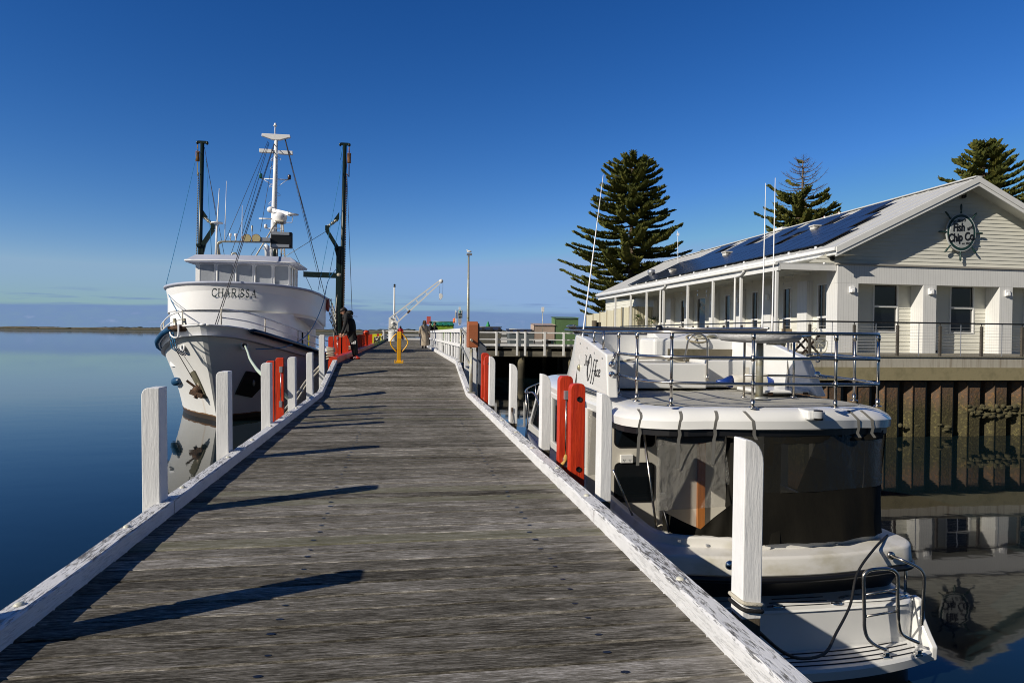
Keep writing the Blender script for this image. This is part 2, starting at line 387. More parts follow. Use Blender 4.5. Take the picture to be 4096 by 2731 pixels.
def smooth_path(pts,k=6):
    pts=[_v(p) for p in pts]; out=[]
    for i in range(len(pts)-1):
        p0=pts[max(i-1,0)];p1=pts[i];p2=pts[i+1];p3=pts[min(i+2,len(pts)-1)]
        for j in range(k):
            t=j/k; out.append(.5*((2*p1)+(p2-p0)*t+(2*p0-5*p1+4*p2-p3)*t*t+(3*p1-p0-3*p2+p3)*t**3))
    out.append(pts[-1]); return out
# ================================================================== SETTING: water, shore, jetty
WATER=-1.9
m=bpy.data.materials.new('harbour_water'); m.use_nodes=True; N=m.node_tree.nodes; L=m.node_tree.links; b=N['Principled BSDF']
b.inputs['Base Color'].default_value=(.004,.011,.014,1); b.inputs['Roughness'].default_value=.03; b.inputs['IOR'].default_value=1.28
g=N.new('ShaderNodeNewGeometry'); P=g.outputs['Position']
h=mth('ADD',mth('MULTIPLY',noise(mapv(P,(.35,.7,1)),1.0,3,.5),.035),mth('MULTIPLY',noise(mapv(P,(1,1.6,1)),2.2,2,.5),.006))
bp=N.new('ShaderNodeBump'); bp.inputs['Strength'].default_value=.22; bp.inputs['Distance'].default_value=.5
L.new(h,bp.inputs['Height']); L.new(bp.outputs[0],b.inputs['Normal']); WATM=m
o=MB().add([(-6000,-300,WATER),(6000,-300,WATER),(6000,9000,WATER),(-6000,9000,WATER)],[(0,1,2,3)]).build('water',WATM,loc=(0,0,WATER)); struct(o,'still blue harbour water')
# far shore: low scrubby island seen over the water
def shore():
    mb=MB(); rnd=random.Random(3); n=900
    x0,x1=-2600,3600
    def hgt(x):
        v=8.2+2.2*math.sin(x*.0031+1)+1.3*math.sin(x*.0093)+.9*math.sin(x*.031+2)
        return v
    rows=[[] for _ in range(6)]
    for i in range(n):
        x=lerp(x0,x1,i/(n-1)); H=hgt(x)
        cl=rnd.random()
        rows[0].append((x,1560,WATER)); rows[1].append((x,1575,WATER+.7+.1*cl)); rows[2].append((x,1596,WATER+1.6))
        rows[3].append((x,1600,WATER+3.6+1.3*rnd.random())); rows[4].append((x,1640,WATER+6+1.6*rnd.random()))
        rows[5].append((x,1700,WATER+max(5,H)+2.6*rnd.random()**2+1.2*math.sin(x*.11)*rnd.random()))
    mb.grid(rows[:3],1,False); mb.grid(rows[2:4],0,False); mb.grid(rows[3:5],2,False); mb.grid(rows[4:],0,False)
    mb.grid([rows[5],[(p[0],1900,WATER) for p in rows[5]]],0,False)
    o=mb.build('far_shore',[SHORE,MUD,SHORET],loc=(0,1600,WATER)); struct(o,'low scrubby far shore across the water')
    # scattered crowns along the ridge so that its outline reads as trees
    mb=MB()
    for i in range(1500):
        x=lerp(x0,x1,rnd.random()); y=lerp(1600,1700,rnd.random()**.6); base=lerp(3.5,hgt(x),max(0,(y-1600)/100))
        r=rnd.uniform(2,5.5); mb.ball((x,y,WATER+base+rnd.uniform(-.5,.9)),(r*1.4,r,r*.42),0,7,4)
    o=mb.build('shore_scrub',SHORE,loc=(0,1650,WATER)); tag(o,'dark scrub and mangroves along the far shore','scrub',kind='stuff')
shore()
# ---- jetty deck
KY0,KY1,UZ=16.45,19.95,.6
def dz(y): return 0 if y<KY0 else UZ if y>KY1 else UZ*(y-KY0)/(KY1-KY0)
XL,XR=-1.95,1.66
rnd=random.Random(11)
mb=MB(); y=-1.2
while y<89:
    wd=.178+rnd.uniform(-.007,.008); gap=rnd.uniform(.011,.017)
    if KY0-.05<y<KY0+.0 : pass
    sk=rnd.uniform(-.004,.004); t=rnd.random(); mb.tv=max(.01,t)
    za,zb=dz(y)+rnd.uniform(-.003,.003),dz(y+wd)+rnd.uniform(-.003,.003)
    l,r=XL+.0-rnd.uniform(-.0,.03),XR+rnd.uniform(-.02,.02)
    if y>51.3: r=9+rnd.uniform(0,.1)
    c_=.007; q=[(l,y-sk,za-.06),(r,y+sk,za-.06),(r,y+wd+sk,zb-.06),(l,y+wd-sk,zb-.06),(l,y-sk,za-.009),(r,y+sk,za-.009),(r,y+wd+sk,zb-.009),(l,y+wd-sk,zb-.009),(l,y-sk+c_,za),(r,y+sk+c_,za),(r,y+wd+sk-c_,zb),(l,y+wd-sk-c_,zb)]
    mb.add(q,[(0,1,5,4),(1,2,6,5),(2,3,7,6),(3,0,4,7),(4,5,9,8),(6,7,11,10),(5,6,10,9),(7,4,8,11),(8,9,10,11)],0)
    # paired spike holes over the stringers
    if y<32:
        mb.tv=0
        for xs in (-.62,.98):
            c=V((xs+rnd.uniform(-.02,.02),y+wd*.5+rnd.uniform(-.03,.03),dz(y+wd/2)+.004)); rr=rnd.uniform(.011,.018)
            mb.add([c+V((rr*1.3*math.cos(a*math.pi/4),rr*.8*math.sin(a*math.pi/4),0)) for a in range(8)],[tuple(range(8))],1)
    y+=wd+gap
deck=mb.build('jetty_deck',[DECK,BLK],loc=(0,0,0)); struct(deck,'weathered timber deck boards of the jetty')
mb=MB()
for x in (-1.75,-.6,.5,1.5):   # stringers
    mb.bar((x,-1,-.2),(x,KY0,-.2),.18,.26); mb.bar((x,KY0,-.2),(x,KY1,.4),.18,.26); mb.bar((x,KY1,.4),(x,50.9,.4),.18,.26)
for y in [i*2.45+.9 for i in range(0,21)]:
    mb.box(-2.0,1.74,y-.14,y+.14,dz(y)-.62,dz(y)-.33)
o=mb.build('jetty_frame',DARKT,loc=(0,0,-.5)); struct(o,'dark timber bearers under the jetty deck')
k=0
for y in [i*2.45+.9 for i in range(1,21)]:
    for x in (-1.7,1.42):
        if k==0:
            p0=MB().tube([(x,y,-4.5),(x+.01,y,-1.9),(x,y,dz(y)-.63)],[.17,.165,.155],12).build('jetty_pile',WPILE)
            tag(p0,'round weathered timber pile under the jetty','pile','timber piles under the jetty')
        else:
            c=p0.copy(); sc.collection.objects.link(c); c.location=(x,y,-4.5+(0 if y<KY0 else .6))
        k+=1
# ---- kerbs
def kerb(name,x0,x1,ya,yb,h,m,label,z0=None,bolts=1.35,boltm=None,drop=0,group=None):
    f=z0 if z0 is not None else dz
    rn=random.Random(int(ya*10)); mb=MB(); n=max(2,int((yb-ya)/.22)); rows=[]
    c=.012
    for i in range(n+1):
        y=lerp(ya,yb,i/n); z=f(y)-drop
        j=lambda s:rn.uniform(-s,s)
        rows.append([V((x0+j(.002),y,z-.02)),V((x0+j(.003),y,f(y)+h-c)),V((x0+c+j(.003),y,f(y)+h+j(.003))),V((x1-c+j(.003),y,f(y)+h+j(.003))),V((x1+j(.003),y,f(y)+h-c)),V((x1,y,z-.02))])
    mb.grid(rows,0,False,True); mb.add(rows[0],[(0,1,2,3,4,5)]); mb.add(rows[-1],[(5,4,3,2,1,0)])
    o=mb.build(name,m,loc=((x0+x1)/2,(ya+yb)/2,f((ya+yb)/2))); tag(o,label,'kerb',group)
    if bolts:
        y=ya+.45
        while y<yb-.1:
            bb=MB(); c=V(((x0+x1)/2+rn.uniform(-.015,.015),y,f(y)+h+.002)); bb.lathe([(.026,-.004),(.025,.004),(.017,.011),(.0005,.014)],c,12)
            bb.build('bolt_head',boltm or BOLT,o); y+=bolts*rn.uniform(.85,1.12)
    return o
e=.004
kerb('timber_kerb',-1.955,-1.83,-.8,5.93,.11,KERB,'nearest white kerb beam along the left edge of the jetty')
kerb('timber_kerb',-1.955,-1.83,5.945,10.93,.11,KERB,'second white kerb beam on the left, beside the two nearest white posts')
kerb('timber_kerb',-1.955,-1.83,10.945,KY0-.01,.11,KERB,'third white kerb beam on the left, ending where the ramp starts')
kerb('timber_kerb',-1.955,-1.83,KY0+.01,KY1-.02,.11,KERB,'sloping white kerb beam on the left of the ramp')
kerb('timber_kerb',1.52,1.655,-.8,5.25,.11,KERB,'nearest white kerb beam along the right edge, beside the stern of the cruiser')
kerb('timber_kerb',1.52,1.655,5.265,10.4,.11,KERB,'second white kerb beam on the right, below the nearest pair of red planks')
kerb('timber_kerb',1.52,1.655,10.415,KY0-.3,.11,KERB,'third white kerb beam on the right, ending at the galvanised pipe rail')
kerb('timber_kerb',1.52,1.655,KY0-.28,KY1-.02,.11,KERB,'sloping white kerb beam on the right of the ramp')
kerb('timber_kerb',1.52,1.66,KY1,50.6,.13,KERB,'long white kerb beam below the white paling fence',bolts=1.2)
kerb('timber_kerb',-2.06,-1.83,KY1,45,.17,RED,'long red kerb beam below the row of red planks',bolts=2.0,boltm=RED)
kerb('timber_kerb',-2.06,-1.83,45.01,70,.17,YELG,'mossy yellow-green kerb beam near the small white crane',bolts=0)
kerb('timber_kerb',-2.06,-1.83,70.01,88,.17,GREYT,'bare grey kerb beam beyond the small white crane',bolts=0)
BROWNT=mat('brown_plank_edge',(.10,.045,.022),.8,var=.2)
# ---- posts
def post_poly(w,h,outer,r,both=False):
    """front outline in (x,z); rounded top corner(s) on the outer side (+1 right, -1 left)"""
    pts=[(0,0),(w,0)]
    if outer>0 or both:
        for i in range(7):
            a=math.pi/2*i/6; pts.append((w-r+r*math.cos(a)**.9 if math.cos(a)>0 else w-r,h-r*1.3*(1-math.sin(a))))
    else: pts.append((w,h))
    if outer<0 or both:
        for i in range(7):
            a=math.pi/2*i/6; pts.append((r-r*math.sin(a),h-r*1.3*(1-math.cos(a))))
    else: pts.append((0,h))
    return pts
def post(x0,y0,w,d,zb,zt,outer,m,label,name='timber_post',cat='post',group=None,lean=0,low=None,r=.055,zpaint=None,both=False,bv=.006,side=None):
    zs=zpaint if zpaint is not None else zb
    poly=post_poly(w,zt-zs,outer,r,both)
    mb=MB().prism(poly,lambda a,c:(x0+a+lean*c,y0,zs+c),(0,d,0))
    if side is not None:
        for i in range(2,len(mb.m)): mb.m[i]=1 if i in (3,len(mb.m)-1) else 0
    if zpaint is not None:
        mb.box(x0+.003,x0+w-.003,y0+.003,y0+d-.003,zb,zs,1)
        o=mb.build(name,[m,RAW],loc=(x0+w/2,y0+d/2,zb),bevel=bv)
    else: o=mb.build(name,[m,side] if side is not None else m,loc=(x0+w/2,y0+d/2,zb),bevel=bv)
    return tag(o,label,cat,group)
GL='white fender posts along the left kerb'; GR='white fender posts along the right kerb'
left=[(3.42,1.03,'leftmost'),(5.84,1.035,''),(8.26,1.03,''),(10.72,1.02,''),(13.25,1.02,''),(15.9,1.03,'')]
desc={0:'white timber post beside the left kerb, just outside the view, throwing the nearest shadow',1:'largest white timber post on the left kerb, nearest the camera, round outer corner',
 2:'second white timber post from the left, in front of the anchor of the trawler',3:'cracked white timber post just left of the pair of red planks',4:'white timber post just right of the pair of red planks',
 5:'white timber post where the left kerb starts to climb the ramp'}
for i,(y,zt,_) in enumerate(left):
    d=.19
    post((-2.04,-2.035,-2.09,-2.08,-2.10,-2.12)[i],y,.135,d,-.62,zt,-1,WHITE,desc[i],group=GL,lean=-.014,r=.05)
post(-2.12,18.2,.135,.16,-.4,1.42,-1,WHITE,'white timber post on the ramp just in front of the row of red planks',group=GL,lean=-.012,r=.05)
# pair of red planks, left
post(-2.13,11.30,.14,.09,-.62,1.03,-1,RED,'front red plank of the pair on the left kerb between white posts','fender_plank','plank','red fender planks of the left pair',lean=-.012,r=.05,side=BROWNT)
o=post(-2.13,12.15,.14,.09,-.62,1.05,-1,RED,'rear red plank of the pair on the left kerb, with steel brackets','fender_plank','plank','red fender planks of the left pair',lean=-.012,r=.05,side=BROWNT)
def rod(parent,x,y,z0,z1):
    mb=MB(); mb.tube([(x,y-.05,z0),(x,y-.05,z1)],.009,8); mb.build('steel_rod',STEEL,parent)
    for z in (z1+.02,z0-.02): MB().box(x-.022,x+.022,y-.075,y-.001,z-.05,z+.05).build('rod_bracket',ALU,parent,bevel=.003)
rod(o,-2.045,12.15,.28,.83)
# right posts (face the jetty)
rp=[(3.36,.955,1.79,.11,.13,'large white timber post nearest the camera on the right, rope tied round its foot'),
    (6.0,.965,1.79,.105,.17,'white timber post just right of the nearest red pair, in front of the cruiser cabin'),
    (8.64,.985,1.78,.12,.17,'white timber post just left of the nearest red pair'),
    (11.24,1.0,1.78,.12,.16,'white timber post with an old hinge and cord on its face, right kerb'),
    (14.02,1.03,1.78,.12,.16,'white timber post just right of the far pair of red planks')]
for i,(y,zt,x,wd,d,lb) in enumerate(rp):
    post(x,y,wd,d,-.62,zt,1,WHITE,lb,group=GR,r=wd*.92,lean=.003,zpaint=-.0 if i!=1 else -.02)
def redpair(xa,ya,xb,yb,zt,l1,l2):
    a=post(xb,yb,.165,.13,-.62,zt+.02,1,REDW,l1,'fender_plank','plank','red fender planks on the right kerb',both=True,r=.05,zpaint=-.17)
    rod(a,xb+.07,yb,.02,zt-.22)
    a2=post(xa,ya,.165,.13,-.62,zt-.03,1,REDW,l2,'fender_plank','plank','red fender planks on the right kerb',both=True,r=.05,zpaint=-.17)
    for z in (zt-.2,.02): MB().lathe([(.0005,0),(.020,0),(.026,-.006),(.030,-.006)],(xa+.095,ya-.001,z),12,axis='y').build('bolt_hole',BLK,a2)
    return a,a2
ra,_=redpair(1.83,7.29,1.83,7.84,.99,'weathered red plank with a steel rod and tan rag, left of the nearest right pair','weathered red plank with two bolt holes, right of the nearest right pair')
redpair(1.78,14.85,1.78,15.45,1.04,'rear red plank of the far pair on the right kerb','front red plank of the far pair on the right kerb')
# rag tied on the rod
mb=MB(); c=V((1.90,7.78,-.02))
rn=random.Random(5); rows=[]
for i in range(9):
    t=i/8; wd=.012+.07*math.sin(math.pi*min(1,t*1.15))**.8*(1-.5*t); p=c+V((-.17*t,-.03*t,-.20*t+.06))
    rows.append([p+V((wd*math.cos(a)*.9,.022*math.sin(a)+rn.uniform(-.004,.004),wd*math.cos(a)*.55+rn.uniform(-.004,.004))) for a in [k*math.pi/5 for k in range(10)]])
mb.grid(rows,0,True,True); mb.ball(c+V((0,0,.07)),(.028,.028,.05)); mb.tube([c+V((-.17,-.03,-.14)),c+V((-.25,-.05,-.135)),c+V((-.33,-.07,-.125))],[.02,.012,.006],6)
tag(mb.build('rag',RAG),'tan rag knotted round the foot of the steel rod','rag')
# hinge & cord on the fourth post
o=[x for x in bpy.data.objects if x.get('label','').startswith('white timber post with an old hinge')][0]
MB().box(1.80,1.825,11.22,11.24,.20,.27).tube([(1.81,11.23,.2),(1.815,11.22,.05),(1.81,11.23,-.05)],.007,6).build('hinge',IRON,o)
# red and yellow planks of the upper level, left
GRL='red planks along the left edge of the upper deck'
ys=[]; 
for px in (383,460,545,572,603,637): ys.append(PX(1200+px*.2976,1400,-2.20).y)
y=ys[-1]+2.0
while y<71: ys.append(y); y+=1.12+.25*math.sin(y)
yi=0
for i,y in enumerate(ys):
    if i==2: y=ys[1]+.9
    d_=V((-2.13,y,1.1))-CAM; px_=2048+2730.7*d_.dot(Rt)/d_.dot(Fw); yel=1486<px_<1505 or 1514<px_<1524; zt=UZ+.76+.02*math.sin(i*2.1)
    mm=YEL if yel else RED
    lb=('%s yellow plank in the row along the left edge of the upper deck'%nth(yi)) if yel else ('%s red plank along the left edge of the upper deck, counted from the ramp'%nth(i-yi))
    yi+=yel
    wd=.145
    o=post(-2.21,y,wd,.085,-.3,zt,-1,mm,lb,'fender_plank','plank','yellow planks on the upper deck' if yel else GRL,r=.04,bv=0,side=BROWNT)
    if i==1: rod(o,-2.21+.11,y,UZ+.15,zt-.1)
# ================================================================== white trawler moored on the left
CX=-6.8
def interp(tab,y):
    if y<=tab[0][0]: return tab[0][1]
    for (a,u),(b_,v) in zip(tab,tab[1:]):
        if y<=b_:
            t=(y-a)/(b_-a); return u+(v-u)*t
    return tab[-1][1]
HB=[(24.9,.10),(25.05,.42),(25.3,.82),(25.7,1.22),(26.3,1.62),(27,1.98),(28,2.4),(29.3,2.78),(31,3.08),(33,3.22),(36,3.3),(42,3.3),(45,3.0)]
DZ=[(24.9,1.68),(25.5,1.60),(26.3,1.42),(27,1.26),(28,1.07),(29.5,.83),(31,.64),(33,.48),(36,.35),(45,.45)]
def hull(y0,v,side,off=0):
    """hull surface: station by deck position y0, v=0 below water .. 1 deck edge; the stem rakes back going down"""
    s=(y0-24.9)/20.1
    hb=interp(HB,y0); zt=interp(DZ,y0); zb=-2.5
    wl=max(0,interp([(24.9,0.02),(25.5,.22),(26.3,.62),(27,1.0),(28,1.5),(29.5,2.1),(31,2.5),(33,2.85),(36,3.05),(42,3.05),(45,2.7)],y0))
    z=zb+(zt-zb)*v
    rake=2.35*max(0,1-(y0-24.9)/9)**1.5
    k=v**1.55
    x=wl+(hb-wl)*k
    return V((CX+side*(x+off),y0+rake*(1-v)**1.0,z))
ship=thing('trawler',(CX,34,WATER),'white steel trawler moored at the left of the jetty, bow toward the viewer','boat')
stations=[24.9,24.95,25.05,25.18,25.35,25.6,25.9,26.3,26.8,27.4,28.2,29.2,30.4,32,34,37,40,43,45]
vs=[0,.1,.16,.2,.3,.4,.5,.6,.7,.8,.9,1]
def shipmat(m,b,P,c):
    s=N.new('ShaderNodeSeparateXYZ'); L.new(P,s.inputs[0]); z=s.outputs[2]
    n=noise(mapv(P,(1,1,.3)),3,5,.6)
    boot=mth('LESS_THAN',z,mth('ADD',-1.73,mth('MULTIPLY',mth('SUBTRACT',n,.5),.03)))
    line=mth('MULTIPLY',mth('LESS_THAN',z,mth('ADD',-1.68,mth('MULTIPLY',mth('SUBTRACT',n,.5),.10))),1)
    # rust run below the anchor
    x=s.outputs[0]; run=mth('MULTIPLY',mth('SUBTRACT',.07,mth('ABSOLUTE',mth('ADD',x,7.42))),8,clamp=True)
    run=mth('MULTIPLY',run,mth('MULTIPLY',mth('LESS_THAN',z,-.75),mth('MULTIPLY',n,.9)))
    c1=mixc(run,c,(.50,.30,.10)); c2=mixc(line,c1,(.22,.12,.05)); c3=mixc(boot,c2,(.06,.045,.03))
    L.new(c3,b.inputs['Base Color'])
HULLM=mat('white_hull_plating',(.80,.80,.78),.38,var=.05,vscale=.8,bump=.35,bscale=1.6,extra=shipmat)
mb=MB(); rows=[]
for y0 in stations: rows.append([hull(y0,v,-1) for v in vs[::-1]])
mb.grid(rows,0,True); rows=[[hull(y0,v,1) for v in vs] for y0 in stations]; mb.grid(rows,0,True)
mb.grid([[hull(24.9,v,-1) for v in vs],[hull(24.9,v,1) for v in vs]],0,True)
mb.grid([[hull(45,v,1) for v in vs],[hull(45,v,-1) for v in vs]],0,False)
hl=mb.build('hull',HULLM,ship,es=40)
# deck and bulwark cap
mb=MB(); mb.grid([[hull(y,1,-1)+V((.03,0,-.35)),hull(y,1,1)+V((-.03,0,-.35))] for y in stations],0,False)
mb.build('deck',SHIPG,ship)
mb=MB()
for sd in (-1,1): mb.tube([hull(y,1,sd)+V((0,0,.015)) for y in stations[:9]],.035,8)
mb.tube([hull(24.9,1,-1)+V((0,0,.02)),hull(24.9,1,1)+V((0,0,.02))],.035,8); mb.build('bulwark_cap',SHIPW,ship)
for sd,mm,ya in ((1,NAVY,25.75),(-1,NAVYB,25.45)):
    pts=[hull(lerp(ya,45,(i/24)**1.5),1,sd,.09)+V((0,0,-.03)) for i in range(25)]
    MB().tube(pts,[.04]+[.11]*24,12).build('fender_rail',mm,ship)
p=hull(28.4,.585,-1,.10); mb=MB(); mb.tube([hull(y,.56,-1,.05) for y in (27.6,28.2,28.9,29.4)],[.10,.17,.17,.13],10); mb.build('fender_rail',NAVYB,ship)
# anchor plates following the plating, anchors, hawse holes
def plate(corners,sd,off,m,name,th=.05):
    # corners: list of (y0,v) ccw quad; bilinear patch
    n=5; g1=[];g2=[]
    for i in range(n+1):
        r1=[];r2=[]
        for j in range(n+1):
            a,b_=i/n,j/n
            y=(1-a)*(1-b_)*corners[0][0]+a*(1-b_)*corners[1][0]+a*b_*corners[2][0]+(1-a)*b_*corners[3][0]
            v=(1-a)*(1-b_)*corners[0][1]+a*(1-b_)*corners[1][1]+a*b_*corners[2][1]+(1-a)*b_*corners[3][1]
            r1.append(hull(y,v,sd,off)); r2.append(hull(y,v,sd,off+th))
        g1.append(r1); g2.append(r2)
    mb=MB(); mb.grid(g2,0,True)
    edge=lambda g:[g[0][j] for j in range(n+1)]+[g[i][n] for i in range(1,n+1)]+[g[n][j] for j in range(n-1,-1,-1)]+[g[i][0] for i in range(n-1,0,-1)]
    mb.grid([edge(g1),edge(g2)],0,False,True)
    return mb.build(name,m,ship)
plate([(25.55,.62),(26.0,.60),(25.7,.36),(25.35,.36)],-1,.02,MUDP:=mat('worn_anchor_plate',(.16,.15,.10),.7,col2=(.09,.08,.05),vscale=4),'anchor_plate')
plate([(26.1,.63),(27.5,.62),(26.6,.37),(25.75,.40)],1,.02,mat('dark_anchor_plate',(.03,.027,.02),.6,var=.4,vscale=5),'anchor_plate')
ac=hull(25.62,.44,-1,.16)
mb=MB(); mb.ball(ac,(.20,.16,.20),0,8,5); mb.bar(ac+V((-.24,-.05,-.05)),ac+V((.2,-.12,-.22)),.12,.17); mb.bar(ac+V((.0,-.02,.05)),ac+V((-.36,-.1,.36)),.08,.08)
mb.bar(ac+V((-.05,-.1,-.3)),ac+V((.14,.0,.12)),.14,.12); mb.prism([(0,0),(.22,.05),(.1,.42)],lambda a,b_:ac+V((a,-.12,b_)),(0,.05,0)); mb.ball(ac+V((.1,-.1,.27)),(.09,.08,.14),1,7,5)
mb.build('anchor',[IRON,mat('crusted_anchor_shackle',(.42,.36,.27),.9)],ship)
ac=hull(26.5,.52,1,.08); MB().lathe([(.05,0),(.13,.0),(.14,.03),(.08,.06),(.02,.03)],ac,14,axis='x').build('anchor_shackle',GALV,ship)
for y0,v,sd in ((25.62,.83,-1),(25.78,.86,1)):
    c=hull(y0,v,sd,.02)
    mb=MB(); d=V((sd*.8,-.6,.1)).normalized(); a=d.cross(V((0,0,1))).normalized(); b2=d.cross(a)
    ring=[c+d*.02+(a*math.cos(t)+b2*math.sin(t))*.14 for t in [k*math.pi/8 for k in range(17)]]
    mb.tube(ring,.035,8,0,False); mb.add([c+d*.025+(a*math.cos(t)+b2*math.sin(t))*.12 for t in [k*math.pi/8 for k in range(16)]],[tuple(range(16))],1)
    mb.build('hawse_hole',[SHIPW,BLK],ship)
# bow roller hardware: two bent exhaust-like pipes, davit hoops
mb=MB()
for px,Y in ((325,25.6),(455,25.6)):
    t=PY(600+px*.29985,1230+150*.29985,Y); bt=PY(600+(px+25)*.29985,1230+290*.29985,Y-.1)
    mb.tube([t,t.lerp(bt,.65)+V((0,0,0)),bt+V((.06,-.05,.02)),bt+V((.16,-.12,.05))],.055,10)
mb.build('bow_roller_pipe',GALV,ship)
c=PY(600+420*.3,1230+275*.3,25.4)
MB().ball(c,(.42,.22,.13),0,10,6).bar(c+V((-.45,0,0)),c+V((.5,.2,.12)),.2,.12).build('windlass',IRON,ship)
mb=MB(); mb.tube(smooth_path([PY(600+380*.3,1230+225*.3,25.2),PY(600+375*.3,1230+380*.3,25.0),PY(600+330*.3,1230+400*.3,25),PY(600+285*.3,1230+375*.3,25.1),PY(600+265*.3,1230+330*.3,25.3)]),.028,8); mb.build('bow_hoop',SHIPW,ship)
# bow rail
def shiprail(sd,ys,h,gapmid=.5):
    mb=MB(); top=[hull(y,1,sd,-.04)+V((0,0,h)) for y in ys]; mb.tube(smooth_path(top,3),.028,7); mb.tube(smooth_path([p-V((0,0,h*gapmid)) for p in top],3),.024,6)
    mb.build('bow_rail',SHIPW,ship)
    for p in [hull(y,1,sd,-.04) for y in ys[::2]]: MB().tube([p,p+V((0,0,h))],.024,7).build('rail_post',mat('rust_streaked_post',(.62,.58,.48),.5,var=.0,col2=(.30,.16,.05),vscale=7) if 'rust_streaked_post' not in MATS else MATS['rust_streaked_post'],ship)
shiprail(1,[25.15,25.8,26.6,27.6,28.8,30.2,32,34.5,37],.62); shiprail(-1,[25.3,26,27,28,29.2,30.5,32,35,38],.55)
# lower deckhouse
mb=MB()
def uplan(hw,yf,ya,crown,n=24,ex=2.6):
    """superellipse front, straight sides: points from port side aft, round the front, to starboard side aft"""
    pts=[(CX-hw,ya)]
    for i in range(n+1):
        a=math.pi*i/n; c,s_=math.cos(a),math.sin(a)
        pts.append((CX-hw*math.copysign(abs(c)**(2/ex),c),yf+crown-crown*abs(s_)**(2/ex)))
    pts.append((CX+hw,ya)); return pts
pl=uplan(2.35,27.4,36.5,2.2)
mb.grid([[V((x,y,.1)) for x,y in pl],[V((x,y,2.2)) for x,y in pl]],0,True)
dh=mb.build('deckhouse',SHIPW,ship)
def wall_x(x,y): return x
for y,zc in ((31.6,1.15),(33.6,1.15)):
    o=MB().box(CX+2.34,CX+2.375,y-.28,y+.28,zc-.42,zc+.42).build('window',SHIPW,ship,bevel=.01)
    MB().box(CX+2.34,CX+2.385,y-.22,y+.22,zc-.36,zc+.36).build('pane',GLASSD,o)
# bridge deck bulwark: high flared oval band carrying the name
def band(z0f,z1f,hw0,hw1,yf0,yf1,m,name,ya=35.2,n=40):
    a=uplan(hw0,yf0,ya,3.6,n,2.35); b_=uplan(hw1,yf1,ya,3.6,n,2.35); mb=MB(); rows=[]
    for k in range(5):
        t=k/4; rows.append([V((lerp(p[0],q[0],t),lerp(p[1],q[1],t),lerp(z0f(p[1]),z1f(q[1]),t))) for p,q in zip(a,b_)])
    mb.grid(rows,0,True); return mb,rows
zb=lambda y:interp([(28,2.22),(30,2.08),(31.5,2.0),(34,1.80),(35.2,1.62)],y)
zt=lambda y:interp([(27.8,3.36),(29,3.26),(31,3.16),(33,3.20),(35.2,3.12)],y)
mb,rows=band(zb,zt,2.92,3.04,28.25,28.0,SHIPW,'b')
inner=[p+V(((CX-p.x)*.02,.06,0)) for p in rows[-1]]
mb.grid([rows[-1],inner],0,False); mb.grid([inner,[V((p.x,p.y,zb(p.y)+.1)) for p in inner]],0,True)
for i,p in enumerate(rows[0][:-1]): pass
fl=[p for p in rows[0]]; mb.add(fl,[tuple(range(len(fl)))])           # soffit of the bridge deck
fl=[p+V((0,0,.12)) for p in rows[0]]; mb.add(fl,[tuple(range(len(fl)))[::-1]])
bul=mb.build('bridge_bulwark',SHIPW,ship)
mb=MB(); mb.tube([p+V(((p.x-CX)*.012,-.03,.02)) for p in rows[-1]],.055,8); mb.build('bulwark_cap',SHIPG,bul)
mb=MB(); lo=[rows[0][i].lerp(rows[4][i],.13)+V(((rows[0][i].x-CX)*.006,-.02,0)) for i in range(len(rows[0]))]; mb.tube(lo,.03,6); mb.build('rubbing_band',SHIPW,bul)
# name: CHARISSA, italic roman capitals bent round the bulwark
GLY={'C':([[(.95,.78),(.80,.97),(.5,1.0),(.2,.85),(.05,.5),(.18,.15),(.5,0),(.78,.04),(.95,.24)]],[1]),
'H':([[(.15,0),(.15,1)],[(.85,0),(.85,1)],[(.15,.52),(.85,.52)],[(0,0),(.3,0)],[(0,1),(.3,1)],[(.7,0),(1,0)],[(.7,1),(1,1)]],[1,1,.4,.4,.4,.4,.4]),
'A':([[(.1,0),(.52,1)],[(.52,1),(.88,0)],[(.25,.36),(.74,.36)],[(-.02,0),(.25,0)],[(.72,0),(1.03,0)]],[.45,1,.4,.4,.4]),
'R':([[(.15,0),(.15,1)],[(.15,1),(.6,1),(.82,.86),(.80,.62),(.6,.5),(.15,.5)],[(.45,.5),(.95,0)],[(0,0),(.3,0)],[(0,1),(.2,1)],[(.85,0),(1.05,0)]],[1,.75,1,.4,.4,.4]),
'I':([[(.5,0),(.5,1)],[(.3,0),(.7,0)],[(.3,1),(.7,1)]],[1,.4,.4]),
'S':([[(.80,.78),(.66,.97),(.4,1.0),(.18,.84),(.24,.62),(.5,.52),(.76,.40),(.82,.18),(.58,0),(.3,.02),(.14,.24)]],[.95])}
def strokes(mb,paths,wd,fn,m=0,off=0):
    """flat calligraphic strokes as thin ribbons: fn(x,y)->3D point on the surface"""
    for pts,w_ in zip(paths,wd):
        P2=[V((a,b_,0)) for a,b_ in pts]
        if len(P2)>2: P2=smooth_path(P2,5)
        rows=[]
        for i,p in enumerate(P2):
            t=(P2[min(i+1,len(P2)-1)]-P2[max(i-1,0)]).normalized(); nn=V((-t.y,t.x,0))*w_/2
            rows.append([fn(p.x+nn.x,p.y+nn.y),fn(p.x-nn.x,p.y-nn.y)])
        mb.grid(rows,m,False)
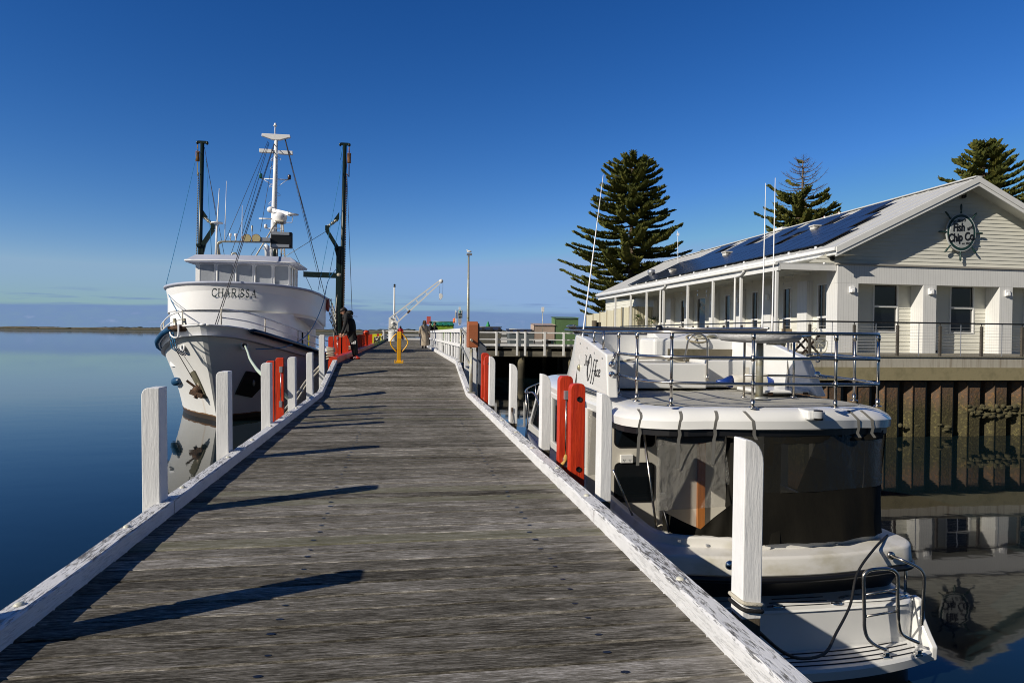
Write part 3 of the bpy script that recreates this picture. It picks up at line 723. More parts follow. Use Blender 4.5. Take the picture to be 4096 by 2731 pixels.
# arc-length map along the band
row_lo=[rows[0][i] for i in range(len(rows[0]))]; row_hi=rows[4]
cum=[0]
for i in range(1,len(row_hi)): cum.append(cum[-1]+(row_hi[i]-row_hi[i-1]).length)
def onband(s,t):
    for i in range(1,len(cum)):
        if s<=cum[i]:
            f=(s-cum[i-1])/(cum[i]-cum[i-1]); a=row_lo[i-1].lerp(row_lo[i],f); b_=row_hi[i-1].lerp(row_hi[i],f); d=(row_hi[i]-row_hi[i-1]).normalized()
            return a.lerp(b_,t)+V((d.y,-d.x,0))*.10
# where the camera-left end of the name falls on the band, by its distance along it
def s_at(xw):
    best=min(range(len(cum)),key=lambda i:abs(row_hi[i].x-xw)+(0 if row_hi[i].y<34 else 99)); return cum[best]
s0=None
import bisect
def find_s(px):
    b0=1e9
    for k in range(400):
        s_=lerp(cum[2],cum[-3],k/399); p=onband(s_,.5)-CAM; x=2048+2730.7*p.dot(Rt)/p.dot(Fw)
        if abs(x-px)<b0: b0=abs(x-px); r=s_
    return r
sa,sb=find_s(847),find_s(1033)
word='CHARISSA'; wds=[1.0,1.12,1.05,1.02,.5,.86,.86,1.05]; tot=sum(wds); unit=(sb-sa)/tot; H0,H1=.545,.80
mb=MB(); s_=sa
for ch,wdt in zip(word,wds):
    pa,ww=GLY[ch]; cw=(wdt-.20)*unit
    if ch=='I': cw=.62*unit; s_-=.12*unit
    hh=(H1-H0)
    def fn(x,y,s_=s_,cw=cw): return onband(s_+x*cw+.22*y*unit*.55,H0+y*hh)
    # stroke widths in glyph units
    strokes(mb,pa,[max(k,.5)*.185 for k in ww],fn)
    s_+=wdt*unit
mb.build('ship_name',INK,bul)
# bell lamp under the bridge deck
c=PY(600+1150*.3,1230+185*.3,28.8); MB().box(c.x-.08,c.x+.08,c.y-.05,c.y+.05,c.z-.08,c.z+.06).tube([c+V((0,0,.06)),c+V((0,0,.3))],.015,6).build('deck_lamp',SHIPW,ship)
# wheelhouse
wx0,wx1=-8.78,-4.90; wy=30.85
fr=[]; nW=5
def wf(x): return wy+.16*((x-CX)/1.94)**2
mb=MB(); zs=(3.0,3.52,4.34,4.5)
# mullioned front: build as strips around five windows
wins=[(-8.60,-7.98),(-7.86,-7.20),(-7.08,-6.42),(-6.30,-5.64),(-5.52,-4.98+.03)]
def wy_(x): return wf(x)
xs=[wx0]+[v for a in wins for v in a]+[wx1]
for i in range(len(xs)-1):
    a,b_=xs[i],xs[i+1]; solid=(i%2==0)
    segs=[(zs[0],zs[3])] if solid else [(zs[0],zs[1]),(zs[2],zs[3])]
    for z0,z1 in segs: mb.hexa([(a,wf(a),z0),(b_,wf(b_),z0),(b_,wf(b_)+.08,z0),(a,wf(a)+.08,z0),(a,wf(a)-.0,z1),(b_,wf(b_),z1),(b_,wf(b_)+.08,z1),(a,wf(a)+.08,z1)])
for sx_ in (wx0,wx1):
    d=.08 if sx_<CX else -.08; y0=wf(sx_)
    ws=[(y0+.25,y0+.75),(y0+.95,y0+1.5),(y0+1.7,y0+2.1)]; yy=[y0]+[v for a in ws for v in a]+[33.4]
    for i in range(len(yy)-1):
        for z0,z1 in ([(zs[0],zs[3])] if i%2==0 else [(zs[0],zs[1]-(.5 if i==3 else 0)),(zs[2],zs[3])]): mb.box(min(sx_,sx_+d),max(sx_,sx_+d),yy[i],yy[i+1],z0,z1)
mb.box(wx0+.08,wx1-.08,33.32,33.4,3.0,4.5)
wh=mb.build('wheelhouse',SHIPW,ship,bevel=.012)
for a,b_ in wins:
    z0,z1=zs[1],zs[2]; r=.09
    o=MB(); prof=[]
    for cxx,cz,a0 in ((b_-r,z1-r,0),(a+r,z1-r,90),(a+r,z0+r,180),(b_-r,z0+r,270)):
        for k in range(5): t=R_(a0+22.5*k); prof.append((cxx+r*math.cos(t),cz+r*math.sin(t)))
    rect=[]
    for (x,z) in prof: rect.append(V((x,wf(x)-.012,z)))
    mid=V(((a+b_)/2,0,(z0+z1)/2)); outr=[V((mid.x+(p.x-mid.x)*1.10,wf(p.x)-.014,mid.z+(p.z-mid.z)*1.09)) for p in rect]
    o.grid([outr+[outr[0]],[p+V((0,-.012,0)) for p in rect]+[rect[0]+V((0,-.012,0))]],0,False); o.grid([[p+V((0,-.012,0)) for p in rect]+[rect[0]+V((0,-.012,0))],[p+V((0,.06,0)) for p in rect]+[rect[0]+V((0,.06,0))]],0,False)
    f=o.build('window',SHIPW,wh)
    MB().box(a-.02,b_+.02,wf(mid.x)+.035,wf(mid.x)+.045,z0-.02,z1+.02).build('pane',GLASSW,f)
for sx_ in (wx1,wx0):
    for (ya,yb) in ws: MB().box(sx_-(.05 if sx_>CX else -.04),sx_-(.04 if sx_>CX else -.05),ya-.01,yb+.01,zs[1]-.01,zs[2]+.01).build('window',GLASSD,wh)
# roof: thin eave, sloped coaming
mb=MB()
def roofring(ex,z,yb=33.7): 
    xs_=[wx0-ex+i*(wx1-wx0+2*ex)/14 for i in range(15)]
    f=[V((x,wf(max(wx0,min(wx1,x)))-ex-.05+.10*((x-CX)/2)**2,z)) for x in xs_]
    return f+[V((wx1+ex,yb+.0,z)),V((wx0-ex,yb,z))]
r1=roofring(.36,4.40);r2=roofring(.36,4.47);r3=roofring(.02,4.74,33.5)
mb.grid([r1,r2,r3],0,False,True); mb.add(r3,[tuple(range(len(r3)))]); mb.add(r1,[tuple(range(len(r1)))[::-1]])
rf=mb.build('wheelhouse_roof',[SHIPG],ship)
mb=MB(); mb.tube(r2[:15],.03,6); mb.tube([r2[14],r2[15]],.03,6); mb.tube([r2[0],r2[16]],.03,6); mb.build('roof_edge',SHIPW,rf)
# after superstructure side + stairs rail
mb=MB(); mb.box(CX-2.3,CX+2.3,33.3,35.0,.2,3.0); mb.build('after_house',SHIPW,ship,bevel=.02)
mb=MB()
for z in (.0,.35,.7,1.05): mb.tube([(-3.62,35.2,2.1+z),(-3.5,37.6,1.5+z*.85)],.022,6)
for t in (0,.25,.5,.75,1): mb.tube([(-3.55,lerp(35.2,37.6,t),lerp(2.1,1.5,t)),(-3.55,lerp(35.2,37.6,t),lerp(3.15,2.4,t))],.022,6)
for z in (-.5,-.2): mb.tube([(-3.42,35.2,2.1+z),(-3.45,38.4,1.2+z)],.022,6)
mb.build('stair_rail',GALV,ship)
mb=MB(); c=V((-3.72,35.25,2.85)); mb.tube([c+V((0,.28*math.cos(t),.28*math.sin(t))) for t in [k*math.pi/9 for k in range(19)]],.07,8,0,False); mb.build('life_ring',mat('faded_red_ring',(.30,.05,.03),.6),ship)
# ---- mast
MY=38
def A(x,y,Y=MY): return PY(600+x*.574,450+y*.574,Y)
mast=MB(); mast.tube([A(855,1015),A(862,800),A(873,450),A(880,165)],[.17,.16,.12,.085],12); mast.tube([A(870,150),A(873,95)],.03,6); mast.lathe([(.06,0),(.10,.02),(.10,.05),(.06,.07),(.06,.16),(.02,.18)],A(873,98),10)
mt=mast.build('mast',SHIPW,ship)
c=A(880,168); MB().prism([(-.78,.12),(.78,.12),(.80,-.05),(.70,-.05),(.2,-.22),(-.2,-.22),(-.72,-.05),(-.80,-.05)],lambda a,b_:(c.x+a*.92,c.y-.1,c.z+b_*.9),(0,.2,0)).build('crosstree',SHIPW,mt,bevel=.02)
c=A(880,275); MB().box(c.x-.85,c.x-.13,c.y-.12,c.y+.1,c.z-.08,c.z+.1).box(c.x+.13,c.x+.85,c.y-.12,c.y+.1,c.z-.12,c.z+.06).build('lamp_board',SHIPW,mt,bevel=.01)
c=A(870,465); mb=MB(); mb.tube([c+V((-.7,0,0)),c+V((.72,0,.0))],.025,6)
mb.tube([c+V((-.65,0,0)),c+V((-.15,0,-.3))],.015,5); mb.tube([c+V((.65,0,0)),c+V((.2,0,-.35))],.015,5)
mb.lathe([(.08,0),(.09,.02),(.09,.2),(.07,.24),(.0,.25)],c+V((-.72,0,.02)),10,1); mb.lathe([(.08,0),(.09,.02),(.09,.2),(.07,.24),(.0,.25)],c+V((.74,0,.02)),10,2); mb.build('side_lamp',[SHIPW,mat('green_lamp',(.01,.12,.10),.3),mat('smoked_lamp',(.05,.03,.03),.3)],mt)
mb=MB()
for i,(x,y,s_) in enumerate(((850,325,-1),(845,385,-1),(840,510,-1),(900,570,1),(836,630,-1),(905,320,1))):
    mb=MB(); a=A(x+(10 if s_<0 else -12),y-12); b2=A(x-8 if s_<0 else x+8,y+5); mb.tube([a,b2,b2+V((0,0,-.06)),A(x+16 if s_<0 else x-20,y+6)],.012,5); mb.build('mast_step',SHIPW,mt)

# radar: scanner bar and dome on a tripod frame, second scanner
mb=MB(); a,b_=A(842,678,37.2),A(985,712,36.4); mb.bar(a,b_,.16,.2); mb.ball(a,(.2,.2,.17)); mb.build('radar_scanner',SHIPW,ship,bevel=.03)
c=A(905,745,36.6); MB().lathe([(.30,-.2),(.33,-.05),(.36,.1),(.34,.22),(.15,.33),(.0,.34)],c,18).build('radar_dome',SHIPW,ship)
c=A(997,713,36.4); MB().lathe([(.0,-.03),(.28,-.01),(.28,.03),(.0,.08)],c,16).tube([c,c+V((-.05,0,-.4)),c+V((-.6,0,-.42))],.02,6).build('satellite_disc',SHIPW,ship)
mb=MB(); mb.tube([A(760,740,36.8),A(850,742,36.8)],.04,6); mb.tube([A(805,808,36),A(915,808,36)],.022,6); mb.lathe([(.05,0),(.08,.02),(.08,.17),(.04,.2)],A(806,806,36),8); mb.build('antenna_arm',SHIPW,mt)
mb=MB()
for q in ((880,762,735,1005),(915,762,915,1018),(925,765,940,1020),(880,765,885,1015)):
    mb.tube([A(q[0],q[1],36.4),A(q[2],q[3],34.2 if q[2]==735 else 35.2)],.035,7)
mb.tube([A(840,855,35.8),A(918,855,35.8)],.025,6); mb.tube([A(785,948,35.2),A(935,948,35.6)],.025,6)
for y in (900,930,960,985): mb.tube([A(915,y,35.8),A(938,y+2,35.8)],.015,5)
mb.bar(A(878,760,36.4),A(935,760,36.4),.5,.06)
mb.build('mast_frame',MATS['rust_streaked_post'],ship)
a=A(838,885,33.45); MB().box(a.x,a.x+.98,a.y,a.y+.3,a.z-.38,a.z+.38).build('light_box',BLK,ship,bevel=.05)
for z in (-.28,.30): MB().box(a.x+.06,a.x+.86,a.y-.03,a.y-.002,a.z+z-.07,a.z+z+.07).build('light_bar',ALU,ship)
# funnels & uprights behind the wheelhouse roof
mb=MB(); mb.tube([A(818,1012,35),A(815,935,35),A(800,925,35)],[.12,.12,.1],10,0); mb.build('exhaust_pipe',SHIPW,ship)
mb=MB(); mb.tube([A(868,1015,36),A(868,925,36)],.10,8); mb.tube([A(880,1015,36),A(880,925,36)],.08,8); mb.build('exhaust_pipe',BGREEN,ship)
# antenna gantry on the roof
GY=33.3
mb=MB(); mb.tube(smooth_path([A(478,1005,GY),A(470,930,GY),A(480,905,GY),A(510,900,GY)],4)+[A(835,903,GY)],.045,8); mb.tube([A(490,1005,GY+.5),A(475,920,GY+.5),A(500,905,GY+.5)],.035,7); mb.build('gantry',GALV,ship)
for bx,by,tx,ty,r in ((455,1005,483,530,.035),(520,900,533,478,.018),(641,895,643,648,.018),(461,1005,466,770,.045)):
    MB().tube([A(bx,by,GY),A(bx+(tx-bx)*.4,by+(ty-by)*.4,GY),A(tx,ty,GY)],[r,r,r*.45 if r<.04 else r],7).build('whip_aerial',SHIPW,ship)
c=A(467,770,GY); MB().lathe([(0,-.05),(.26,-.02),(.26,.03),(0,.07)],c,16).build('satellite_disc',SHIPW,ship)
for x,y,h_,r in ((560,898,.38,.04),(598,898,.36,.05),(711,898,.75,.025)):
    c=A(x,y,GY); MB().lathe([(r*.6,0),(r*.6,h_*.55),(r*1.3,h_*.7),(r*1.5,h_*.95),(0,h_)],c,10).build('small_aerial',SHIPW if x!=711 else GALV,ship)
for x,y in ((675,878),(741,878)):
    c=A(x,y,GY); o=MB().lathe([(0,.16),(.14,.13),(.205,.02),(.205,-.03),(.19,-.04)],c,20,axis='y').build('work_lamp',mat('brown_lamp_rim',(.16,.05,.02),.5) if 'brown_lamp_rim' not in MATS else MATS['brown_lamp_rim'],ship)
    MB().lathe([(0,-.035),(.19,-.035)],c,20,axis='y').build('lens',LAMPG,o)
mb=MB(); a=A(760,885,GY); mb.box(a.x,a.x+.5,a.y,a.y+.3,a.z-.12,a.z+.1); mb.build('junction_box',ALU,ship,bevel=.02)
mb=MB(); mb.tube(smooth_path([A(573,1005,32),A(573,988,32),A(585,980,32),A(598,985,32),A(605,1000,32)],4),.045,8); mb.build('vent_pipe',GALV,ship)
# ---- outrigger booms, stowed upright
for sd,top,base,bx in ((-1,(365,215),(340,1020),0),(1,(1358,228),(1328,1560),0)):
    t=A(*top); b0=A(*base); 
    if sd<0: b0.z=.4; b0.x=t.x-.16
    else: b0.z=.3
    o=MB().tube([b0,t],[.125,.10],12).build('outrigger_boom',BGREEN,ship)
    c=t; MB().bar(c+V((-.2,0,.05)),c+V((.2,0,.05)),.12,.13).ball(c+V((-.24,0,.02)),(.07,.08,.10)).ball(c+V((.24,0,.02)),(.07,.08,.10)).build('boom_head',BGREEN,o)
    q=c+V((-.23*1 if sd<0 else .23,0,-.45)); mb=MB()
    for k in range(9): mb.tube([q+V((.09*math.cos(2*math.pi*j/8),.09*math.sin(2*math.pi*j/8),-k*.06)) for j in range(9)],.022,5,0,False)
    mb.tube([q+V((0,0,.35)),q+V((0,0,.05))],.03,6); mb.build('spring',CHAIN,o)
    mb=MB(); s2=-1 if sd<0 else 1
    p0=q+V((0,0,-.55)); p1=V((t.x+s2*.13,t.y-.14,t.z-1.6)); mb.tube([p0,p0+V((0,0,-.7)),p1],.03,5)
    z=p1.z
    while z>b0.z+.9:
        f=(t.z-z)/(t.z-b0.z); x=lerp(t.x,b0.x,f)+s2*.14
        mb.ball((x,t.y-.1,z),(.035,.035,.06),0,6,4); z-=.13
    mb.build('chain',IRON if sd>0 else mat('grey_chain',(.20,.19,.15),.7),o)
# green-black goal post brackets with Y arms
for sd in (-1,1):
    if sd<0: P0=A(345,1015);P0.z=.4; K=A(358,925); T=A(440,812); W0=A(315,930); top=A(350,700)
    else: P0=A(1303,1560);P0.z=.3; K=A(1315,945); T=A(1235,825); W0=A(1350,945); top=A(1332,720)
    if sd<0: P0.x=K.x-.05
    mb=MB(); mb.bar(P0,K,.2,.22,(1,0,0)); mb.bar(K+V((0,0,-.1)),T,.2,.2,(0,1,0)); mb.bar(T,T+V((0,0,.28)),.2,.2,(1,0,0)); mb.bar(K+V((.0,0,-.75)),K.lerp(T,.45),.09,.14,(0,1,0))
    mb.bar(W0+V((-.1*sd,0,0)),K,.34,.16); mb.build('goal_post',BGREEN,ship)
    d=V((.22*-sd,0,-.25)); mb=MB(); mb.prism([(0,0),(-.28*sd,-.42),(0,-.42)],lambda a,b_:(top.x+a+.1*(-sd),top.y-.05,top.z+.2+b_),(0,.1,0)); mb.build('bracket',BGREEN,ship)
    mb=MB(); a=top+V((-.25*sd,0,-.25)); n=7
    for k in range(n): mb.ball(a.lerp(T+V((0,0,.2)),k/n),(.07 if k%3 else .11,.05,.09),0,6,4)
    mb.build('chain',GALV,ship)
mb=MB(); mb.bar(A(1070,1127),A(1295,1136),.18,.28); mb.build('cross_beam',BGREEN,ship)
c=A(1318,1132); MB().ball(c,(.2,.14,.14)).tube([c,c+V((-.12,-.1,-1.5)),c+V((-.3,-.2,-4.5))],.03,6).build('lashing_rope',ROPEW,ship)
# ---- standing rigging, wires and blue ropes (each a line of its own)
def line(x0,y0,Y0,x1,y1,Y1,m=WIRE,r=.012,name='rigging_wire',d=0):
    a,b_=A(x0,y0,Y0),A(x1,y1,Y1); MB().tube(sag(a,b_,d,8) if d else [a,b_],r,5).build(name,m,ship)
line(822,200,38,520,905,33); line(826,210,38,560,1000,32.5); line(830,215,38,598,1000,33); 
line(865,215,38,455,1475,25.3,r=.016); line(868,220,38,468,1478,25.4,r=.014)
line(940,185,38,1222,1290,36); line(945,190,38,1290,1560,38,r=.016); line(938,185,38,1192,1225,36,r=.009)
line(940,185,38,1130,890,37,r=.014)
line(380,245,38,468,770,36); line(390,330,38,430,1000,36,ROPEB,.014,'blue_line'); line(394,340,38,520,1005,36)
line(333,250,38,105,1225,30.5,ROPEB,.012,'blue_line',.15); line(105,1225,30.5,225,1450,26,ROPEB,.012,'blue_line')
line(120,1265,30.5,205,1415,26.5); 
line(955,860,36,1130,1240,36); line(940,1005,36,1225,830,38,GALV,.014); line(1330,720,38,1248,1140,37,ROPEB,.014,'blue_line')
line(1340,240,38,1328,330,38,ROPEB,.02,'blue_line'); line(1340,340,38,1170,1245,36,ROPEB,.012,'blue_line',.1)
line(1366,260,38,1408,1385,38,WIRE,.014); line(1372,480,38,1352,1000,38,WIRE,.012)
line(850,830,36,800,790,36); line(740,940,36,700,1000,35); line(865,260,38,770,830,36)
# blue line looping down the starboard side to a hawse
pts=[PY(960+1210*.319,950+390*.319,37),PY(960+1105*.319,950+545*.319,35),PY(960+1050*.319,950+790*.319,32.5),PY(960+960*.319,950+1030*.319,31),PY(960+845*.319,950+1215*.319,29.6),PY(960+670*.319,950+1335*.319,28),PY(960+480*.319,950+1385*.319,26.9),PY(960+200*.319,950+1400*.319,25.9)]
MB().tube(smooth_path(pts,6),.018,6).build('blue_line',ROPEB,ship)
# fender wires at the anchor
a=PY(600+250*.3,1230+400*.3,25.2); b_=PY(600+560*.3,1230+930*.3,25.6); MB().tube([a,b_],.014,5).build('rigging_wire',WIRE,ship)
a=PY(600+330*.3,1230+460*.3,25.2); b_=PY(600+590*.3,1230+850*.3,25.7); MB().tube([a,b_],.008,5).build('rigging_wire',WIRE,ship)
a=PY(600+265*.3,1230+330*.3,25.3); mb=MB()
for k in range(3): mb.tube(sag(a+V((.05*k,0,0)),a+V((.05+.08*k,.05,-.55)),.0)+[a+V((.4+.1*k,.1,-.8))],.02,5)
mb.build('blue_line',ROPEB,ship)
# mooring ropes (things of their own)
p0=hull(25.78,.86,1,.05); p1=PY(1000+205*.2232,1350+650*.2232,13.4)
MB_=MB().tube(smooth_path([p0,PY(1000-40*.2232,1350+260*.2232,22),PY(1000+0*.2232,1350+380*.2232,19),PY(1000+90*.2232,1350+520*.2232,16.5),p1,V((-2.06,13.3,.2))],6),.035,8)
tag(MB_.build('mooring_rope',mat('pale_green_mooring_rope',(.42,.50,.42),.9,bump=.6,bscale=60)),'pale mooring rope from the trawler bow down to the left kerb','rope')
for k,dy in enumerate((0,.12)):
    pts=[V((-2.13,18.4,.62-k*.1)),V((-2.35,17.6,.30-k*.12)),V((-2.45,16.6,.02-k*.15)),V((-2.5,15,-.22-k*.1)),V((-2.45,13.6,-.36-k*.02)),V((-2.3,12.8,-.42))]
    MB_=MB().tube(smooth_path(pts,6),.022,7); tag(MB_.build('mooring_rope',ROPEW),['upper','lower'][k]+' of the two slack pale ropes behind the left white posts','rope')
def coil(x,y,z,n,w,lb,dz_=.045):
    mb=MB(); rn=random.Random(int(z*100+y))
    for k in range(n):
        pts=[]
        for j in range(15):
            a=2*math.pi*j/14; sx_=math.copysign(abs(math.cos(a))**.5,math.cos(a)); sy_=math.copysign(abs(math.sin(a))**.5,math.sin(a))
            pts.append((x+sx_*(w+.02),y+.045+sy_*.09,z+k*dz_+.02*math.cos(a+k)))
        mb.tube(pts,.021,7,0,False)
    tag(mb.build('rope_coil',ROPEW),lb,'rope')
coil(-2.135,ys[0]+0,.88,4,.095,'pale rope wound round the first red plank beyond the ramp')
coil(-2.135,ys[0]+0,.70,3,.10,'lower turns of pale rope below the wound rope at the first red plank',.06)
coil(-2.135,ys[5],UZ+.22,3,.095,'pale rope wound low round a red plank left of the leaning man')
# ================================================================== flybridge cruiser, stern toward the viewer, right of the jetty
BR=thing('cruiser',(3.80,6.05,WATER),'white flybridge motor cruiser moored stern-on at the right, canvas round its cockpit','boat',rz=R_(-1.0))
BINV=(Matrix.Translation(BR.location)@Matrix.Rotation(R_(-1.0),4,'Z')).inverted()
def Lp(x,y,Y=None,Z=None,X=None):
    p=PY(x,y,Y) if Y is not None else PZ(x,y,Z) if Z is not None else PX(x,y,X)
    return BINV@p
def H(x,y,Y): return Lp(2200+x*.6378,1200+y*.6378,Y)
def bb(mb,name,m,par=None,**k): return mb.build(name,m,par or BR,local=True,**k)
def outline(w,y0,r,crown,ymax,n=16,wf=None):
    """stern outline seen from above, from port side forward, round the transom, to starboard side forward"""
    pts=[]; wf=wf or w
    for i in range(5): t=i/5; pts.append((-lerp(wf,w,t),lerp(ymax,y0+crown+r,t)))
    for i in range(7): a=math.pi/2*i/6; pts.append((-w+r-r*math.cos(a),y0+crown+r-r*math.sin(a)))
    for i in range(1,n): x=-w+r+(2*w-2*r)*i/n; pts.append((x,y0+crown*(x/(w-r))**2))
    for i in range(7): a=math.pi/2*(1-i/6); pts.append((w-r+r*math.cos(a),y0+crown+r-r*math.sin(a)))
    for i in range(1,6): t=i/5; pts.append((lerp(w,wf,t),lerp(y0+crown+r,ymax,t)))
    return pts
def loft(mb,layers,m=0,smooth=True,ymax=3.0):
    rows=[[V((x,y,L_[4])) for x,y in outline(L_[0],L_[1],L_[2],L_[3],ymax)] for L_ in layers]
    mb.grid(rows,m,smooth); return rows
# -- topsides and stern: (half width, transom y, corner radius, crown, z)
mb=MB()
loft(mb,[(1.50,.18,.30,.05,-.3),(1.52,.12,.30,.05,.68),(1.52,.14,.28,.05,.70)],0,True,5)
hu=bb(mb,'hull',[GEL],es=26)
mb=MB(); loft(mb,[(1.50,.39,.30,.10,.745),(1.49,.30,.30,.10,.86),(1.50,.10,.34,.15,1.06)],0,True,5)
bb(mb,'transom_panel',mat('matt_black_transom',(.008,.008,.008),.55))
mb=MB(); rr=[V((x,y,1.085)) for x,y in outline(1.525,-.01,.36,.17,5)]; mb.tube([p-V((0,0,.02)) for p in rr],.032,8); bb(mb,'rubbing_strip',BLK)
mb=MB()
loft(mb,[(1.50,.04,.36,.17,1.09),(1.523,-.005,.36,.17,1.10),(1.525,-.01,.36,.17,1.11),(1.52,.005,.36,.17,1.25),(1.515,.012,.36,.17,1.265),(1.505,.022,.36,.17,1.275),(1.49,.036,.36,.17,1.28)],0,True,5)
loft(mb,[(1.49,.036,.36,.17,1.28),(1.40,.14,.42,.16,1.292),(1.33,.195,.46,.14,1.297)],0,True,5)
loft(mb,[(1.33,.195,.46,.14,1.297),(1.318,.203,.46,.14,1.303),(1.312,.207,.46,.14,1.32),(1.295,.215,.46,.13,1.375),(1.285,.223,.46,.13,1.388),(1.27,.235,.46,.12,1.393),(1.22,.29,.40,.12,1.393)],0,True,5)
loft(mb,[(1.22,.29,.40,.12,1.393),(1.20,.31,.38,.12,1.36),(1.18,.32,.38,.12,1.02)],0,True,5)
bb(mb,'gunwale',GELD,es=26)
mb=MB(); mb.box(-1.3,1.3,.62,2.7,.70,.75); bb(mb,'cockpit_floor',NONS)
# forward hull: topside sheets running to the bow
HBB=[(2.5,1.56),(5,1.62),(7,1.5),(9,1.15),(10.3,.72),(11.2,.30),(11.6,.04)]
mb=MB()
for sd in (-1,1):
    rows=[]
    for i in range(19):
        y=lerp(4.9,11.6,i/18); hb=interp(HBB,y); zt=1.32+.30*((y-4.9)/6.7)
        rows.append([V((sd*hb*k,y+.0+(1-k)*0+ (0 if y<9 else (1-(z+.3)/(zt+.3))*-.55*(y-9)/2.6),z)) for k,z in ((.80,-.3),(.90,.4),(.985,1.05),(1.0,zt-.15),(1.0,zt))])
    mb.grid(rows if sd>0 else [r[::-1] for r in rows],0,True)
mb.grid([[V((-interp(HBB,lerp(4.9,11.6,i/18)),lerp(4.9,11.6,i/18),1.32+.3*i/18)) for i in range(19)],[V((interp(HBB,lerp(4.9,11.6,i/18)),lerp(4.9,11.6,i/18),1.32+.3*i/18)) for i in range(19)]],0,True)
bb(mb,'bow',mat('blue_shadowed_topside',(.60,.62,.63),.25,coat=.3))  # cool shade on the topsides is put into the base colour
mb=MB()
for sd in (-1,1): mb.tube([V((sd*(interp(HBB,y)+.02),y,1.15+.3*(max(0,y-4.9)/6.7))) for y in [2.5+k*.6 for k in range(16)]],.035,6)
bb(mb,'bow_rubbing_strip',BLK)
# -- bench on the stern with hatches
mb=MB(); a=outline(1.50,.10,.30,.05,.9); b_=outline(1.46,.40,.26,.09,.9)
mb.grid([[V((x,y,.70)) for x,y in a[5:-5]],[V((x*.995,y+.015,.718)) for x,y in a[5:-5]],[V((x,y,.765)) for x,y in b_[5:-5]]],0,True)
bb(mb,'stern_bench',GEL,es=26)
def rring(cx,cy,hw,hh,z,tilt=0,n=24,ex=3):
    return [V((cx+hw*math.copysign(abs(math.cos(t))**(2/ex),math.cos(t)),cy+hh*math.copysign(abs(math.sin(t))**(2/ex),math.sin(t))+tilt*((cx+hw*math.cos(t))**2),z)) for t in [2*math.pi*k/n for k in range(n)]]
for cx in (-.62,.98):
    mb=MB(); o_=rring(cx,.24,.37,.085,.738,.03); i_=rring(cx,.24,.33,.062,.750,.03); lo=rring(cx,.245,.32,.055,.64,.03)
    mb.grid([o_,[p+V((0,0,.014)) for p in o_],i_],0,True,True); mb.grid([i_,lo],1,True,True); mb.add([p+V((0,0,.02)) for p in lo],[tuple(range(24))],1)
    bb(mb,'bench_hatch',[GEL,BLK])
mb=MB()
for k in range(3): 
    y=.16+k*.065; mb.tube([V((x,y+.02+.03*x*x,.732+k*.010)) for x in (-.10-.06*(2-k),.1,.3,.46)],.006,5)
bb(mb,'grip_strip',BLK)
for cx,cy in ((-.12,.33),(.52,.34),(1.33,.45),(-1.2,.45)):
    mb=MB(); mb.grid([rring(cx,cy-.17,.06,.032,.737,0,16,2),rring(cx,cy-.17,.055,.028,.75,0,16,2),rring(cx,cy-.17,.028,.014,.751,0,16,2),rring(cx,cy-.17,.02,.01,.740,0,16,2)],0,True,True); mb.bar((cx-.05,cy-.17,.752),(cx+.05,cy-.17,.752),.012,.01)
    bb(mb,'cleat',CHR)
# -- swim platform with side wings and strips
mb=MB(); back=outline(1.50,.30,.05,.05,.4); 
def plat(z,ins=0): 
    pts=[]
    for i in range(21): x=lerp(-1.5+ins,1.5-ins,i/20); pts.append(V((x,-.26+ins*.6+.27*abs(x/1.5)**2.2,z)))
    return pts
f=plat(.30,.03);f2=plat(.275);f3=plat(.19,.02); bk=[V((p.x,.36,.30)) for p in f]
bk=[V((p.x,.30,.30)) for p in f]; mb.grid([bk,f,f2,f3],0,True); mb.add([V((p.x,.4,.19)) for p in f3]+f3[::-1],[tuple(range(42))])
pf=bb(mb,'swim_platform',GEL,es=26)
mb=MB()
for k,yy in enumerate((-.17,-.09,-.01,.07)): mb.tube([V((x,yy+.22*abs(x/1.5)**2.2,.302)) for x in [lerp(-1.36,1.34-.03*k,i/16) for i in range(17)]],.0075,5)
bb(mb,'grip_strip',BLK,pf)
for sd in (-1,1):
    mb=MB(); mb.prism([(.42,.19),(-.01,.19),(-.02,.33),(.06,.42),(.12,.50),(.16,.56),(.18,.73),(.30,.74)],lambda a,c:(sd*1.5-(.075 if sd>0 else 0),a,c),(.075,0,0)); bb(mb,'platform_wing',GEL,bevel=.018,seg=3)
# -- stainless bathing ladder and grab rails
P6=lambda x,y,Y:Lp(2900+x*.4025,2100+y*.4025,Y)
def lad(pts): return smooth_path(pts,6)
zt_=[(1375,530),(1390,480),(1440,445),(1540,432),(1640,435),(1700,470),(1715,530)]
YL=5.97
mb=MB()
pts=[P6(1600,1235,5.90),P6(1500,1195,5.93),P6(1420,1120,5.96),P6(1388,1020,5.97)]+[P6(1385,900,YL),P6(1380,700,YL)]+[P6(a,c,YL) for a,c in zt_]+[P6(1715,700,YL),P6(1722,900,YL),P6(1725,970,5.99),P6(1745,1060,6.0),P6(1800,1110,5.99),P6(1925,1165,5.96)]
mb.tube(smooth_path(pts,4),.0175,10)
for a,c in (((1385,690),(1712,630)),((1395,905),(1722,850))): mb.tube([P6(*a,YL),P6(*c,YL)],.012,8)
bb(mb,'bathing_ladder',STEEL)
for q in ((1600,1240),(1920,1168)): 
    c=P6(q[0],q[1],5.92); c.z=.31; mb=MB(); mb.box(c.x-.04,c.x+.04,c.y-.02,c.y+.03,.305,.325); mb.box(c.x-.015,c.x+.03,c.y-.015,c.y+.02,.32,.36); bb(mb,'ladder_hinge',CHR,bevel=.004)
